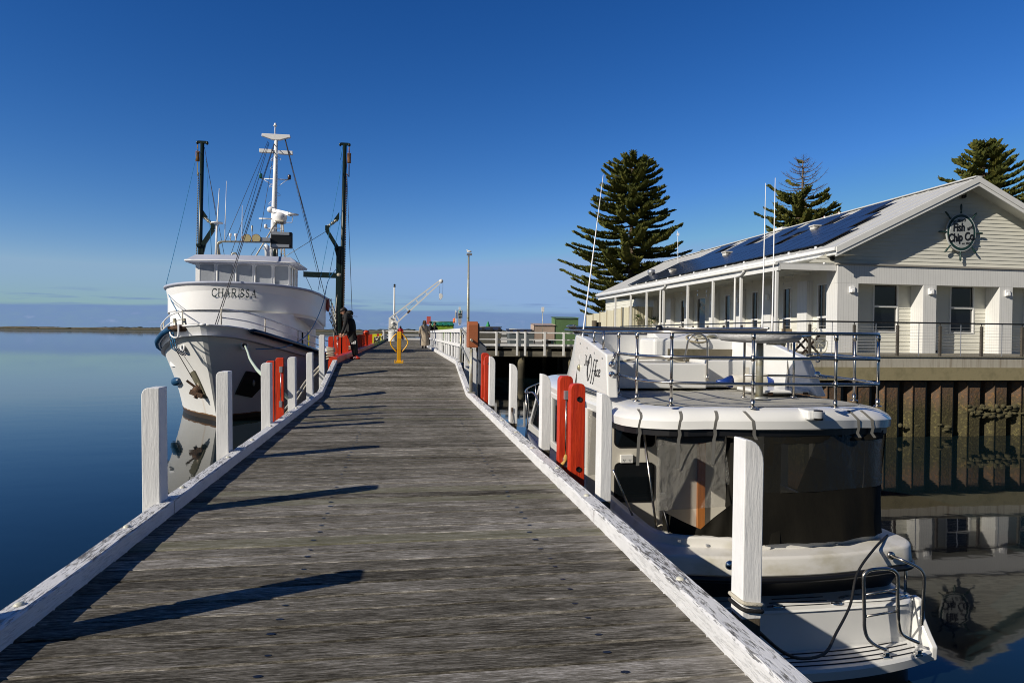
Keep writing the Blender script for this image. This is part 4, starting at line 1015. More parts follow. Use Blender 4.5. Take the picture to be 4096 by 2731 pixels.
mb=MB(); a=P6(1650,300,6.12); mb.tube(smooth_path([a,P6(1760,345,6.0),P6(1900,410,5.95),P6(1965,470,5.93),P6(1978,560,5.93),P6(1965,800,5.95),P6(1955,990,5.98)],5),.015,10); mb.lathe([(0,-.01),(.04,-.01),(.04,.01),(.02,.02)],a,14,axis='y')
bb(mb,'grab_rail',STEEL)
mb=MB(); mb.tube([P6(1800,380,6.35),P6(1790,700,6.45)],.014,8); bb(mb,'grab_rail',STEEL)
c=Lp(2921,2260,6.04); mb=MB(); mb.lathe([(0,-.02),(.028,-.02),(.042,-.005),(.045,.01)],c,18,axis='y'); mb.lathe([(0,-.022),(.02,-.022)],c+V((.008,0,0)),14,1,axis='y'); bb(mb,'exhaust_outlet',[CHR,BLK])
for x,y in ((3228,2186),(3345,2176),(3105,2187),(2830,2180),(2717,2163)):
    c=Lp(x,y,6.30 if x>2900 else 6.38); mb=MB(); mb.box(c.x-.015,c.x+.015,c.y-.012,c.y+.02,c.z-.011,c.z+.011); bb(mb,'snap_fitting',ALU,bevel=.003)
FX=lambda y: .17*max(0,min(1,(5-y)/2.5))
# -- roof of the cockpit: flybridge deck with rounded rim
mb=MB(); LA=[(1.585,.44,.76,.13,2.45),(1.592,.435,.76,.13,2.535)]; LC=[(1.592,.435,.76,.13,2.535),(1.585,.44,.76,.13,2.55),(1.565,.455,.75,.13,2.572),(1.53,.475,.74,.13,2.598),(1.47,.515,.71,.13,2.627),(1.38,.565,.66,.13,2.648),(1.28,.63,.62,.13,2.657)]
mk_=lambda LL:[[V((x+FX(y),y,L_[4]-.045*(x/1.6)**2)) for x,y in outline(L_[0]+.03,L_[1]-.01,L_[2],L_[3]+.03,6.6,16,L_[0]-.25)] for L_ in LL]
ra_=mk_(LA); rc_=mk_(LC); mb.grid(ra_,0,True); mb.grid(rc_,0,True); rr=ra_+rc_
fr_=[[V((p[0].x*(1-t)+p[-1].x*t,6.6+.35*math.sin(math.pi*t),p[0].z)) for t in [k/8 for k in range(9)]] for p in rr]; mb.grid(fr_,0,True)
bb(mb,'flybridge_rim',GEL,es=26)
mb=MB(); rim=rr[-1]; mb.add([p+V((0,0,-.004)) for p in rim],[tuple(range(len(rim)))]); d2=[V((p.x*.985,p.y+.02,p.z+.004)) for p in rim]; mb.add(d2,[tuple(range(len(d2)))],1)
mb.add([V((p.x,p.y,2.44)) for p in rr[0]],[tuple(range(len(rim)))[::-1]]); bb(mb,'flybridge_deck',[GEL,NONS])
mb=MB(); e_=outline(1.585,.465,.74,.16,6.5,16,1.31); mb.grid([[V((x+FX(y),y,2.45-.045*(x/1.6)**2)) for x,y in e_],[V((x+FX(y),y,2.375-.045*(x/1.6)**2)) for x,y in e_],[V((x*.985+FX(y),y+.02,2.375-.045*(x/1.6)**2)) for x,y in e_]],0,False); bb(mb,'canvas_edge',BLK)
# -- straps, stern light
def onrim(x,dn):
    """point down the rounded rim at local x (transom part)"""
    xx=x-.17; k=[(.63,2.66),(.58,2.655),(.52,2.635),(.47,2.60),(.445,2.56),(.435,2.545),(.44,2.45),(.46,2.40)]
    y,z=k[min(dn,7)]; return V((x,y+.16*(xx/.86)**2-.020,z+.006-.045*(xx/1.6)**2))
def onrow(row,x):
    n=len(row); seg=row[6:n-6] if x>-1.0 else row[2:n//2]
    for a,b_ in zip(seg,seg[1:]):
        if (a.x-x)*(b_.x-x)<=0 and a.x!=b_.x: return a.lerp(b_,(x-a.x)/(b_.x-a.x))
    return min(seg,key=lambda p:abs(p.x-x)).copy()
for x,sk,ln in ((-1.26,-.05,.30),(-.92,-.05,.30),(-.57,-.05,.26),(-.30,.08,.02),(.93,.10,.02),(1.10,.12,.02)):
    pts=[]
    for k,rw_ in enumerate((rc_[4],rc_[3],rc_[2],rc_[1],rc_[0],ra_[0])):
        p=onrow(rw_,x+sk*k/6); nn=V((p.x-.17,p.y-1.3,0)).normalized(); pts.append(p+nn*.006+V((0,0,.004)))
    nn=V((pts[-1].x-.17,pts[-1].y-1.3,0)).normalized(); pts.append(pts[-1]+V((0,0,-.06))-nn*.012)
    pts.append(pts[-1]+V((sk*.3,-.004,-.05))); pts.append(pts[-1]+V((-.01,-.0,-ln))) if ln>.1 else None
    mb=MB(); mb.grid([[p+V((-.018,0,0)) for p in pts],[p+V((.018,0,0)) for p in pts]],0,True); bb(mb,'strap',mat('grey_webbing_strap',(.16,.155,.14),.8) if 'grey_webbing_strap' not in MATS else MATS['grey_webbing_strap'])
mb=MB(); x=.40; mb.prism([(.60,2.655),(.38,2.65),(.36,2.55),(.45,2.55)],lambda a,c:(x-.10,a,c),(.2,0,0)); sl_=bb(mb,'light_mount',GEL,bevel=.02)
mb=MB(); mb.lathe([(0,-.0),(.045,0),(.045,.10),(0,.10)],(x,.35,2.555),14); bb(mb,'stern_light',BLK,sl_)
mb=MB(); mb.lathe([(.0465,.02),(.048,.03),(.048,.08),(.0465,.09)],(x,.348,2.555),14); bb(mb,'lamp_lens',mat('clear_lamp_lens',(.35,.36,.37),.1,spec=.8),sl_)
# -- rails round the flybridge deck
RO=outline(1.24,.54,.62,.10,2.3,16,1.30)[2:]
RO=[(p.x,p.y) for p in smooth_path([V((-1.33,2.5,0)),V((-1.20,2.05,0)),V((-1.22,1.28,0)),V((-1.0,.80,0)),V((-.2,.57,0)),V((.7,.52,0)),V((1.14,.56,0)),V((1.30,.70,0)),V((1.42,1.25,0)),V((1.50,2.1,0)),V((1.50,2.6,0))],4)]
def rail(z,i0,i1,r): 
    return [V((x,y,z)) for x,y in RO[i0:i1]]
n_=len(RO)
mb=MB(); mb.tube([V((-1.44,4.0,3.47)),V((-1.42,3.2,3.46))]+rail(3.44,0,n_,0)+[V((1.46,3.0,3.46))],.0175,10); bb(mb,'top_rail',STEEL)
ml=[V((-1.36,1.80,3.06)),V((-1.33,1.78,3.16))]
mb=MB(); mb.tube(ml+rail(3.175,3,n_-3,0)+[V((1.42,2.2,3.17)),V((1.36,2.25,3.12))],.0165,10); bb(mb,'middle_rail',STEEL)
mb=MB(); mb.tube([V((-1.36,1.80,2.93)),V((-1.30,1.75,2.93))]+rail(2.905,4,n_-3,0)+[V((1.40,2.1,2.93))],.0165,10); bb(mb,'lower_rail',STEEL)
for z in (3.05,2.93): mb=MB(); mb.lathe([(0,-.03),(.025,-.03),(.038,-.01),(.04,.0)],(-1.36,1.795,z),14,axis='y'); bb(mb,'rail_end',CHR)
for z in (3.12,2.93): mb=MB(); mb.lathe([(0,-.03),(.025,-.03),(.038,-.01),(.04,.0)],(1.38,1.93,z),14,axis='y'); bb(mb,'rail_end',CHR)
posts=[H(425,600,8.12),H(540,640,7.34),H(765,670,6.83),H(1272,682,6.6),H(1795,682,6.55),H(2030,672,6.68),H(1860,640,7.3)]
def near_ro(p): return min(RO,key=lambda q:(q[0]-p.x)**2+(q[1]-p.y)**2)
for i,p in enumerate(posts):
    q=near_ro(p)
    mb=MB(); mb.tube([(q[0],q[1],2.66),(q[0],q[1],3.44)],.0155,10); mb.tube([(q[0],q[1],2.66),(q[0],q[1],2.74)],.021,10); mb.lathe([(.045,0),(.043,.006),(.02,.012)],(q[0],q[1],2.663),14)
    for z in (3.175,2.905,3.40): mb.tube([(q[0],q[1],z-.03),(q[0],q[1],z+.03)],.022,10)
    bb(mb,'rail_post',STEEL)
# rail round the ladder opening
a=H(1510,615,8.3); b2=H(1640,585,8.9)
q1=V((.62,1.55,0)); q2=V((1.05,1.0,0)); 
for q in (V((.30,1.75,2.66)),V((.95,1.75,2.66)),V((1.28,2.45,2.66))):
    mb=MB(); mb.tube([q,q+V((0,0,.76))],.0145,10); mb.lathe([(.04,0),(.04,.006),(.02,.01)],q,12); bb(mb,'rail_post',STEEL)
mb=MB(); mb.tube([V((.30,1.75,3.40)),V((.95,1.75,3.40)),V((1.26,1.9,3.42))],.015,9); mb.tube([V((.30,1.75,2.93)),V((.95,1.75,2.92)),V((1.24,1.5,2.91))],.015,9); bb(mb,'hatch_rail',STEEL)
# short stanchions on the port coaming
for x,y0_,z0_ in ((-1.36,2.62,3.30),(-1.36,2.17,3.22)):
    mb=MB(); mb.tube([(x,y0_,z0_-.02),(x,y0_,3.45)],.0145,9); mb.lathe([(.04,0),(.035,.01),(.015,.015)],(x,y0_,z0_),12); bb(mb,'rail_post',STEEL)
# -- flybridge coaming: side panels, curved front, seats, console
def panel(sd):
    o_=[(1.74,2.655),(1.84,3.16),(1.88,3.175),(2.90,3.35),(3.4,3.40),(3.6,2.655)] if sd<0 else [(1.85,2.655),(2.1,3.12),(2.14,3.14),(3.1,3.36),(3.6,3.40),(3.9,2.655)]
    xb,xt=(1.42,1.42) if sd<0 else (1.46,1.36)
    f=lambda a,c:(sd*lerp(xb,xt,(c-2.655)/.73),a,c)
    mb=MB(); mb.prism(o_,f,(-sd*.13,0,0)); return bb(mb,'side_coaming',GEL,bevel=.02,seg=3)
pl_=panel(-1); panel(1)
mb=MB()
def front(w,yf,z,n=20,ys_=3.3): return [V((-w*math.cos(math.pi*i/n) ,ys_+ (yf-ys_)*math.sin(math.pi*i/n)**.75,z)) for i in range(n+1)]
mb.grid([front(1.46,5.5,2.655),front(1.40,5.1,3.05),front(1.36,4.85,3.40),front(1.26,4.70,3.405),front(1.24,4.55,2.66)],0,True); bb(mb,'front_coaming',GEL,es=30)
mb=MB(); mb.grid([front(1.36,4.85,3.40),front(1.44,5.15,3.50),front(1.46,5.25,3.52)],0,True); bb(mb,'wind_deflector',CANV2)
mb=MB(); mb.tube(front(1.46,5.25,3.525),.016,8); mb.tube(front(1.37,4.88,3.41),.013,6); bb(mb,'deflector_rail',STEEL)
s1=MB(); s1.box(-1.22,.36,2.95,3.62,2.665,3.02); s1=bb(s1,'lounge_seat',GEL,bevel=.025,seg=3)
mb=MB(); mb.box(-1.1,.15,3.02,3.5,3.022,3.03); bb(mb,'seat_rebate',NONS,s1)
mb=MB(); mb.tube(smooth_path([V((-.85,3.15,3.03)),V((-.6,3.12,3.07)),V((-.2,3.1,3.08)),V((0,3.08,3.03)),V((.1,3.05,3.03))],5),.013,7); tag_=bb(mb,'loose_rope',ROPEW)
mb=MB(); mb.box(-.08,1.32,3.9,4.6,2.66,3.36); c1_=bb(mb,'console',GEL,bevel=.05,seg=3)
mb=MB(); mb.box(.14,1.26,3.885,3.90,2.90,3.2); bb(mb,'console_door',mat('dirty_grey_panel',(.15,.13,.09),.7,var=.0,vscale=7,col2=(.09,.085,.045)),c1_,bevel=.004)
mb=MB(); mb.prism([(3.95,3.36),(4.45,3.36),(4.45,3.47),(4.2,3.46)],lambda a,c:(-.0,a,c),(1.1,0,0)); bb(mb,'dash',GEL,c1_,bevel=.02)
mb=MB(); c=V((.62,3.92,3.36)); 
mb.tube([c+V((.17*math.cos(t),.10*math.sin(t),.06*math.sin(t))) for t in [k*math.pi/10 for k in range(21)]],.014,7,0,False)
for t in (0,2.1,4.2): mb.tube([c,c+V((.17*math.cos(t),.10*math.sin(t),.06*math.sin(t)))],.009,5)
bb(mb,'steering_wheel',mat('worn_wheel_rim',(.30,.26,.17),.6))
mb=MB(); mb.lathe([(0,0),(.06,0),(.065,.04),(.05,.09),(.0,.11)],(.15,4.3,3.46),14); bb(mb,'compass',BLK)
mb=MB(); mb.ball((.9,4.0,3.40),(.09,.05,.03),0,8,5); mb.ball((.72,4.0,3.40),(.1,.03,.02),0,8,5); mb.tube([(.7,3.95,3.38),(.9,3.93,3.41),(1.0,3.97,3.36)],.012,5); bb(mb,'throttle_levers',GALV)
s2=MB(); s2.box(.42,1.24,3.15,3.75,2.665,3.06); s2=bb(s2,'helm_seat',GEL,bevel=.025,seg=3)
mb=MB(); mb.box(.44,1.22,3.2,3.72,3.061,3.075); bb(mb,'seat_lid',BLK,s2)
mb=MB(); mb.box(1.02,1.08,3.144,3.15,2.86,2.96); bb(mb,'vent_grille',CABW,s2)
mb=MB(); hx=.20; mb.tube(smooth_path([V((.15+hx,2.93,2.80)),V((.15+hx,2.93,3.2)),V((.13+hx,2.93,3.36)),V((.02+hx,2.93,3.43)),V((-.1+hx,2.96,3.37)),V((-.13+hx,3.0,3.2)),V((-.15+hx,3.02,3.05))],6),.014,9); mb.tube([(.15+hx,2.925,2.86),(.15+hx,2.925,2.78)],.022,8); bb(mb,'grab_hoop',STEEL)
fe=MB(); fe.tube([(.62,2.9,2.77),(.66,2.9,2.77),(.70,2.9,2.77),(1.18,2.9,2.77),(1.22,2.9,2.77),(1.26,2.9,2.77)],[.03,.07,.10,.10,.07,.03],16)
fnd=bb(fe,'fender',GELD)
for a,c in ((.48,.69),(1.40,1.19)):
    mb=MB(); mb.tube([(a,2.9,2.77),(lerp(a,c,.4),2.9,2.77),(c,2.9,2.77)],[.02,.035,.095],12); bb(mb,'fender_end',BLUEF,fnd)
mb=MB(); mb.box(.62,1.30,1.95,2.6,2.68,2.725); bb(mb,'deck_hatch',GEL,bevel=.02,seg=3)
mb=MB(); mb.box(.72,.78,1.93,1.95,2.67,2.70); mb.box(1.2,1.26,1.93,1.95,2.67,2.70); bb(mb,'hatch_catch',IRON)
# round table on a post
mb=MB(); tc_=V((.40,1.6,3.38)); mb.lathe([(.04,-.05),(.30,-.045),(.43,-.03),(.47,.0),(.485,.03),(.475,.055),(.44,.065),(0,.07)],tc_,40)
for i in range(len(mb.v)): mb.v[i]=mb.v[i]+V((0,0,(mb.v[i].y-1.6)*.035)); tb=bb(mb,'table_top',mat('mottled_table_top',(.66,.66,.66),.4,var=.12,vscale=14))
mb=MB(); mb.tube([(.42,1.6,2.66),(.42,1.6,3.1),(.42,1.6,3.35)],[.045,.045,.04],14); mb.lathe([(.10,0),(.10,.01),(.05,.02)],(.42,1.6,2.664),16); bb(mb,'table_post',GALV)
mb=MB(); mb.box(.62,.80,1.68,1.82,3.30,3.36); bb(mb,'table_bracket',GALV)
# blue line tied to the top rail
mb=MB(); c=V((1.0,1.45,3.44)); mb.tube(smooth_path([c,c+V((.05,-.02,.06)),c+V((.02,-.03,-.1)),c+V((.06,-.03,-.24)),c+V((.16,-.03,-.2)),c+V((.18,-.02,-.08)),c+V((.08,-.02,-.12)),c+V((.05,-.03,-.3))],6),.005,5); bb(mb,'signal_line',GALV)
# aerials
def aerial(bx,by,tx,ty,Y,lab=None):
    a,t=Lp(bx,by,Y),Lp(tx,ty,Y+.15); mb=MB(); mb.tube([a,a.lerp(t,.12),a.lerp(t,.14),a.lerp(t,.55),t],[.016,.014,.011,.009,.004],8); return bb(mb,'whip_aerial',SHIPW)
aerial(2318,1440,2413,700,9.25); aerial(3048,1345,3063,733,9.6); aerial(3088,1345,3101,712,9.3)
a=Lp(2322,1455,9.25); mb=MB(); mb.ball(a+V((-.02,-.02,-.05)),(.035,.03,.05),0,8,5); mb.tube([a+V((0,0,.1)),a+V((0,0,-.12))],.02,8); mb.box(a.x-.0,a.x+.03,a.y-.03,a.y+.03,a.z-.16,a.z+.02); bb(mb,'aerial_bracket',GALV)
# boat name on the port coaming: script lettering
def onp(a,c):   # a: 0..1 toward the stern, c: 0..1 up
    y=lerp(2.88,2.06,(a-.155)*1.25); z=lerp(2.80,3.16,c*1.2); return V((-1.424,y,z))
mb=MB()
def scr(paths,wd,x0,z0,sx_,sz,sl):
    strokes(mb,paths,wd,lambda x,y:onp(x0+(x*sx_+y*sl),z0+y*sz))
T=[[(.0,1.0),(.2,1.08),(.6,.95),(.95,1.1)],[(.5,1.0),(.45,.5),(.3,.05),(.05,.0),(-.05,.15)],[(.75,.95),(.72,.4),(.65,.0)],[(.66,.25),(.85,.5),(.95,.35),(.9,.05),(1.05,.0)],[(1.15,.25),(1.4,.42),(1.35,.52),(1.15,.35),(1.15,.1),(1.3,-.02),(1.5,.12)]]
scr(T,[.05,.1,.09,.07,.07],.155,.44,.115,.30,.035)
O_=[[(.55,1.2),(.25,1.1),(-.02,.6),(-.02,.1),(.2,-.22),(.5,.1),(.72,.7),(.68,1.15),(.45,1.32),(.3,1.05),(.35,.8)],[(.32,1.05),(.12,.6),(.1,.2),(.25,-.1)]]
scr(O_,[.07,.10],.30,.10,.26,.52,.03)
Fp=[[(1.1,1.1),(.9,1.15),(.8,.8),(.62,.1),(.5,-.32),(.4,-.30)],[(.6,.45),(1.0,.5)]]
scr(Fp,[.09,.05],.36,.10,.28,.48,.04); scr(Fp,[.09,.05],.47,.10,.28,.48,.04)
sm=[[(.1,.5),(.02,.1),(.1,-.02),(.25,.1)]]; scr(sm,[.10],.70,.19,.22,.38,.03); scr([[(.1,.72),(.14,.78)]],[.1],.70,.19,.22,.38,.03)
scr([[(.35,.42),(.2,.5),(.05,.3),(.03,.08),(.15,-.02),(.35,.12)]],[.09],.765,.19,.22,.38,.03); scr([[(.02,.22),(.3,.38),(.28,.52),(.12,.48),(.02,.2),(.1,-.02),(.35,.12)]],[.09],.85,.19,.22,.38,.03)
bb(mb,'boat_name',INKK,pl_)
for k in range(5):
    y=lerp(3.25,1.75,k/4); z=lerp(3.32,3.10,k/4)
    mb=MB(); mb.lathe([(.012,0),(.012,.012),(0,.014)],V((-1.432,y-.15,z-.04)),8,axis='x'); bb(mb,'snap_fitting',ALU,pl_)
mb=MB(); mb.tube(smooth_path([V((-1.47,3.9,2.70)),V((-1.50,3.3,2.715)),V((-1.49,2.6,2.715)),V((-1.47,2.0,2.70))],4),.011,7); bb(mb,'hand_rail',STEEL)
# -- cabin below: aft bulkhead, sides, windows
WYB=2.65
mb=MB(); mb.box(-1.42,1.42,WYB,WYB+.08,.72,2.42)
cb=bb(mb,'cabin_bulkhead',CABW)
def rwin(x0,x1,z0,z1,y,name='window'):
    r=.07; pts=[]
    for cx,cz,a0 in ((x1-r,z1-r,0),(x0+r,z1-r,90),(x0+r,z0+r,180),(x1-r,z0+r,270)):
        for k in range(5): t=R_(a0+22.5*k); pts.append((cx+r*math.cos(t),cz+r*math.sin(t)))
    mb=MB(); mb.prism(pts,lambda a,c:(a,y,c),(0,.012,0)); bb(mb,name,BLK,cb)
    mb=MB(); mb.prism([((a-(x0+x1)/2)*.93+(x0+x1)/2,(c-(z0+z1)/2)*.93+(z0+z1)/2) for a,c in pts],lambda a,c:(a,y-.004,c),(0,.01,0)); bb(mb,'pane',GLASSD,cb)
w1=[H(405,760,8.7),H(660,920,8.7)]; w2=[H(405,1020,8.7),H(700,1260,8.7)]
rwin(w1[0].x,-.50,w1[1].z,2.36,WYB-.014); rwin(w2[0].x,-.50,w2[1].z,w2[0].z,WYB-.014)
mb=MB(); mb.box(.10,.20,WYB-.05,WYB+.1,.74,2.38); bb(mb,'door_post',WOOD)
c=H(487,998,8.65); mb=MB(); mb.box(c.x-.085,c.x+.085,WYB-.04,WYB,c.z-.055,c.z+.055); po=bb(mb,'power_outlet',TRIM,bevel=.006)
mb=MB()
for dx in (-.04,.04): 
    for ddx,ddz in ((-.012,-.01),(.012,-.01),(0,-.03)): mb.box(c.x+dx+ddx-.003,c.x+dx+ddx+.003,WYB-.043,WYB-.0405,c.z+ddz-.006,c.z+ddz+.006)
bb(mb,'outlet_slots',BLK,po)
for sd in (-1,1):
    mb=MB(); x0,x1=(-1.42,-1.34) if sd<0 else (1.34,1.42)
    mb.box(x0,x1,WYB+.08,6.2,1.3,1.62); mb.box(x0,x1,WYB+.08,WYB+.5,1.62,2.42); mb.box(x0,x1,WYB+.5,6.2,2.34,2.42)
    for y in (4.0,5.1): mb.box(x0,x1,y,y+.07,1.62,2.34)
    mb.hexa([(x0,6.2,1.3),(x1,6.2,1.3),(x1,7.7,1.3),(x0,7.7,1.3),(x0,6.0,1.62),(x1,6.0,1.62),(x1,7.3,1.62),(x0,7.3,1.62)])
    mb.bar((x0+.04,7.4,1.55),(x0+.04,6.3,2.42),.08,.07,(1,0,0)); cs=bb(mb,'cabin_side',GEL,bevel=.008)
    gx=-1.385 if sd<0 else 1.375
    mb=MB(); mb.prism([(WYB+.5,1.62),(7.3,1.62),(6.35,2.36),(WYB+.5,2.36)],lambda a,c:(gx,a,c),(.01,0,0)); bb(mb,'side_window',GLASSD,cs)
mb=MB(); mb.add([(-1.38,7.4,1.55),(1.38,7.4,1.55),(1.3,6.35,2.42),(-1.3,6.35,2.42)],[(0,1,2,3)]); bb(mb,'windscreen',GLASSD)
mb=MB(); mb.hexa([(-1.42,6.2,1.3),(1.42,6.2,1.3),(.9,9.3,1.45),(-.9,9.3,1.45),(-1.38,6.2,1.56),(1.38,6.2,1.56),(.8,9.0,1.62),(-.8,9.0,1.62)]); bb(mb,'coach_roof',GEL,bevel=.03)
mb=MB(); mb.box(-1.34,1.34,WYB+.1,6.2,1.0,1.02); bb(mb,'cabin_floor',BLK)
# -- stainless poles of the awning
for (x0,y0_,Ya),(x1,y1_,Yb) in (((2572,1700,7.35),(2625,2110,6.95)),((2453,1880,7.2),(2538,2080,7.3)),):
    mb=MB(); mb.tube([Lp(x0,y0_,Ya),Lp(x1,y1_,Yb)],.013,8); bb(mb,'awning_pole',STEEL)
mb=MB(); c=Lp(2625,2110,6.95); mb.tube(smooth_path([c,c+V((.06,0,.03)),c+V((.12,-.02,-.02)),c+V((.2,-.03,-.06)),c+V((.02,-.02,-.02)),c+V((-.08,-.03,-.05)),c+V((-.03,-.02,.02))],5),.008,6); bb(mb,'lashing',ROPEW)
# -- canvas curtains round the cockpit
def curt(i0,i1,z0f,z1,m,name,fold=.012,nz=10,seed=1,par=None,wtop=1.55,wbot=1.27,drop=0):
    top=[(x+FX(y),y) for x,y in outline(wtop+.02,.48,.70,.16,3.0)]; bot=outline(wbot+.055,.175+drop,.44,.13,3.0); rn=random.Random(seed); rows=[]
    # resample both outlines by fraction of their length
    def res(o_,n=81):
        P2=[V((a,c,0)) for a,c in o_]; cu=[0]
        for i in range(1,len(P2)): cu.append(cu[-1]+(P2[i]-P2[i-1]).length)
        out=[]
        for k in range(n):
            s_=cu[-1]*k/(n-1)
            for i in range(1,len(cu)):
                if s_<=cu[i]+1e-9: out.append(P2[i-1].lerp(P2[i],(s_-cu[i-1])/(cu[i]-cu[i-1]))); break
        return out
    T_,B_=res(top),res(bot); ph=[rn.uniform(0,6) for _ in range(6)]
    for k in range(nz+1):
        t=k/nz; r=[]
        for i in range(i0,i1+1):
            z0=z0f(i) if callable(z0f) else z0f; z=lerp(z1,z0,t); f=(2.39-z)/(2.39-1.42)
            p=T_[i].lerp(B_[i],f); nrm=V((p.x,p.y-1.2,0)).normalized()
            d=fold*(math.sin(i*1.35+ph[0])*.5+math.sin(i*.61+ph[1]+t*2)+.6*math.sin(i*2.7+ph[2]))*(.15+t)
            r.append(V((p.x,p.y,z))+nrm*d)
        rows.append(r)
    mb=MB(); mb.grid(rows,0,True); return bb(mb,name,m,par),rows
# fractions: 0 port side fwd .. 80 starboard side fwd ; the transom runs roughly 27..53
cs1,_=curt(37,72,1.83,2.385,VINYLT,'curtain_window',.006,10,2)
cs2,_=curt(37,72,1.355,1.83,CANV,'curtain_skirt',.018,8,3)
for iz,m_ in (((37,39),CANV),((56,57),CANV),((64,66),CANV)):
    o_,_=curt(iz[0],iz[1],1.36,2.39,m_,'curtain_seam',.012,10,2,wtop=1.555,wbot=1.275)
o_,rw=curt(37,70,2.30,2.385,CANV,'curtain_hem',.010,2,2,wtop=1.556,wbot=1.28)
# window curtain edge pole
mb=MB(); mb.tube([H(1985,830,6.75),H(1958,1250,6.62),H(1955,1520,6.45)],.008,6); bb(mb,'curtain_pole',STEEL)
# clear vinyl flap hanging half torn on the port side
def quadsheet(c,m,name,amp,seed,nu=14,nv=14,par=None):
    rn=random.Random(seed); ph=[rn.uniform(0,6) for _ in range(8)]; mb=MB(); rows=[]
    for i in range(nv+1):
        v=i/nv; r=[]
        for j in range(nu+1):
            u=j/nu; p=(c[0]*(1-u)+c[1]*u)*(1-v)+(c[3]*(1-u)+c[2]*u)*v
            d=amp*(math.sin(u*7+v*3+ph[0])+.7*math.sin(v*9-u*4+ph[1])+.5*math.sin(u*15+ph[2])*v)
            r.append(p+V((.15*d,-d,.2*d)))
        rows.append(r)
    mb.grid(rows,0,True); return bb(mb,name,m,par)
fl_=quadsheet([H(668,855,6.98),H(1095,850,6.72),H(1150,1290,6.45),H(668,1320,6.62)],VINYLC,'vinyl_flap',.014,4)
quadsheet([H(665,852,6.975),H(1095,848,6.71),H(1100,885,6.70),H(668,915,6.96)],CANV2,'flap_hem',.010,4,14,2,fl_)
quadsheet([H(668,1215,6.62),H(735,1200,6.6),H(740,1320,6.6),H(665,1320,6.62)],VINYLC,'torn_corner',.010,9,5,5,fl_)
quadsheet([H(1095,850,6.72),H(1165,870,6.7),H(1170,1540,6.32),H(1110,1290,6.45)],CANV,'torn_curtain',.02,7)
# dark skirt drooping in a V below the flap
mb=MB(); rows=[]
for i in range(17):
    u=i/16; x=lerp(705,1175,u); ytop=1330+195*math.sin(math.pi*min(1,u*1.05))**.8 if u<.55 else lerp(1418,1240,(u-.55)/.45); 
    ytop=1325+ (110*min(1,u/.5) if u<.5 else 110-190*((u-.5)/.5)); ybot=lerp(1440,1520,min(1,u*2)) 
    Yv=lerp(6.62,6.34,u)
    rows.append([H(x+3*math.sin(k*2+i),lerp(ytop,max(ytop+12,ybot),k/6),Yv+.02*math.sin(i*1.3+k*.4)) for k in range(7)])
mb.grid(rows,0,True); bb(mb,'curtain_skirt',CANV)
mb=MB(); mb.tube([H(715,1320,6.6),H(735,1400,6.6),H(745,1455,6.55)],.012,6); bb(mb,'curtain_pole',BLK)
# side curtain strip seen between the posts
quadsheet([H(245,690,8.3),H(300,700,8.05),H(298,1090,7.9),H(238,1100,8.2)],VINYLC,'vinyl_flap',.012,12,6,12)
# bow rail
mb=MB(); RB=[V((-1.5,6.3,2.30)),V((-1.45,7.6,2.20)),V((-1.15,9.2,2.16)),V((-.75,10.4,2.16)),V((-.45,11.2,2.15)),V((-.25,11.7,2.14)),V((.25,11.7,2.14)),V((.75,10.4,2.16)),V((1.15,9.2,2.16)),V((1.45,7.6,2.2)),V((1.5,6.3,2.3))]
mb.tube(smooth_path([V((-1.52,5.0,1.45)),V((-1.5,5.5,2.0))]+RB,5),.016,8); bb(mb,'bow_rail',STEEL)
for x,y in ((-1.45,7.6),(-1.15,9.2),(-.75,10.4),(-.3,11.5),(.3,11.5),(.75,10.4),(1.15,9.2)):
    z=1.35+.28*(y-4.9)/6.7; mb=MB(); mb.tube([(x*.96,y,z),(x,y,2.17)],.013,7); bb(mb,'rail_post',STEEL)
mb=MB()
for k in range(5): mb.tube(smooth_path([V((-.5+.05*k,10.4,1.66)),V((-.3,10.55+.04*k,1.74+.02*k)),V((-.1-.05*k,10.35,1.68)),V((-.35,10.2,1.72)),V((-.5+.03*k,10.42,1.66))],4),.018,6)
bb(mb,'coiled_line',ROPEW)
# mooring ropes
tag(MB().tube(smooth_path([Lp(3545,2135,6.55)and PY(3550,2140,6.55),PY(3500,2190,6.1),PY(3430,2290,5.75),PY(3400,2420,5.55),PY(3345,2530,5.2),PY(3300,2610,4.9),PY(3210,2632,4.6),PY(3130,2605,4.3),PY(3040,2530,3.9),PY(2985,2480,3.6)],8),.012,8).build('mooring_rope',ROPEK),'black mooring rope drooping from the cruiser stern to the nearest right post','rope')
for k,(z,m_,lb) in enumerate(((.085,ROPEW,'pale rope looped round the foot of the nearest right post'),(.05,ROPEK,'black rope looped under the pale rope at the nearest right post'))):
    pts=[]
    for j in range(21):
        a=2*math.pi*j/20; pts.append((1.845+.068*math.copysign(abs(math.cos(a))**.45,math.cos(a)),3.425+.078*math.copysign(abs(math.sin(a))**.45,math.sin(a)),z-.015*math.cos(a)))
    tag(MB().tube(pts,.011,7,0,False).build('rope_loop',m_),lb,'rope')
tag(MB().tube(smooth_path([V((1.80,8.5,-.15)),V((2.2,9.5,-.55)),V((2.9,11,-.62)),V((3.4,12.2,-.5)),V((3.6,13.2,-.42))],6),.014,6).build('mooring_rope',ROPEW),'pale mooring rope from a right post to the cruiser bow','rope')
# ================================================================== restaurant building and terrace on the right bank
TZ=.9; TY=20.9; TX=13.39
# terrace slab, edge beam, sheet piling
o=MB().box(TX,46,TY-.04,24.62,.86,.90).box(TX,17.2,24.62,49.5,.86,.90).build('terrace_paving',mat('grey_terrace_boards',(.22,.20,.15),.85,var=.1,vscale=2,vstretch=(1,4,1),extra=seams(0,.14,.008,.3)),loc=(20,22,.86)); struct(o,'timber topped terrace along the quay wall')
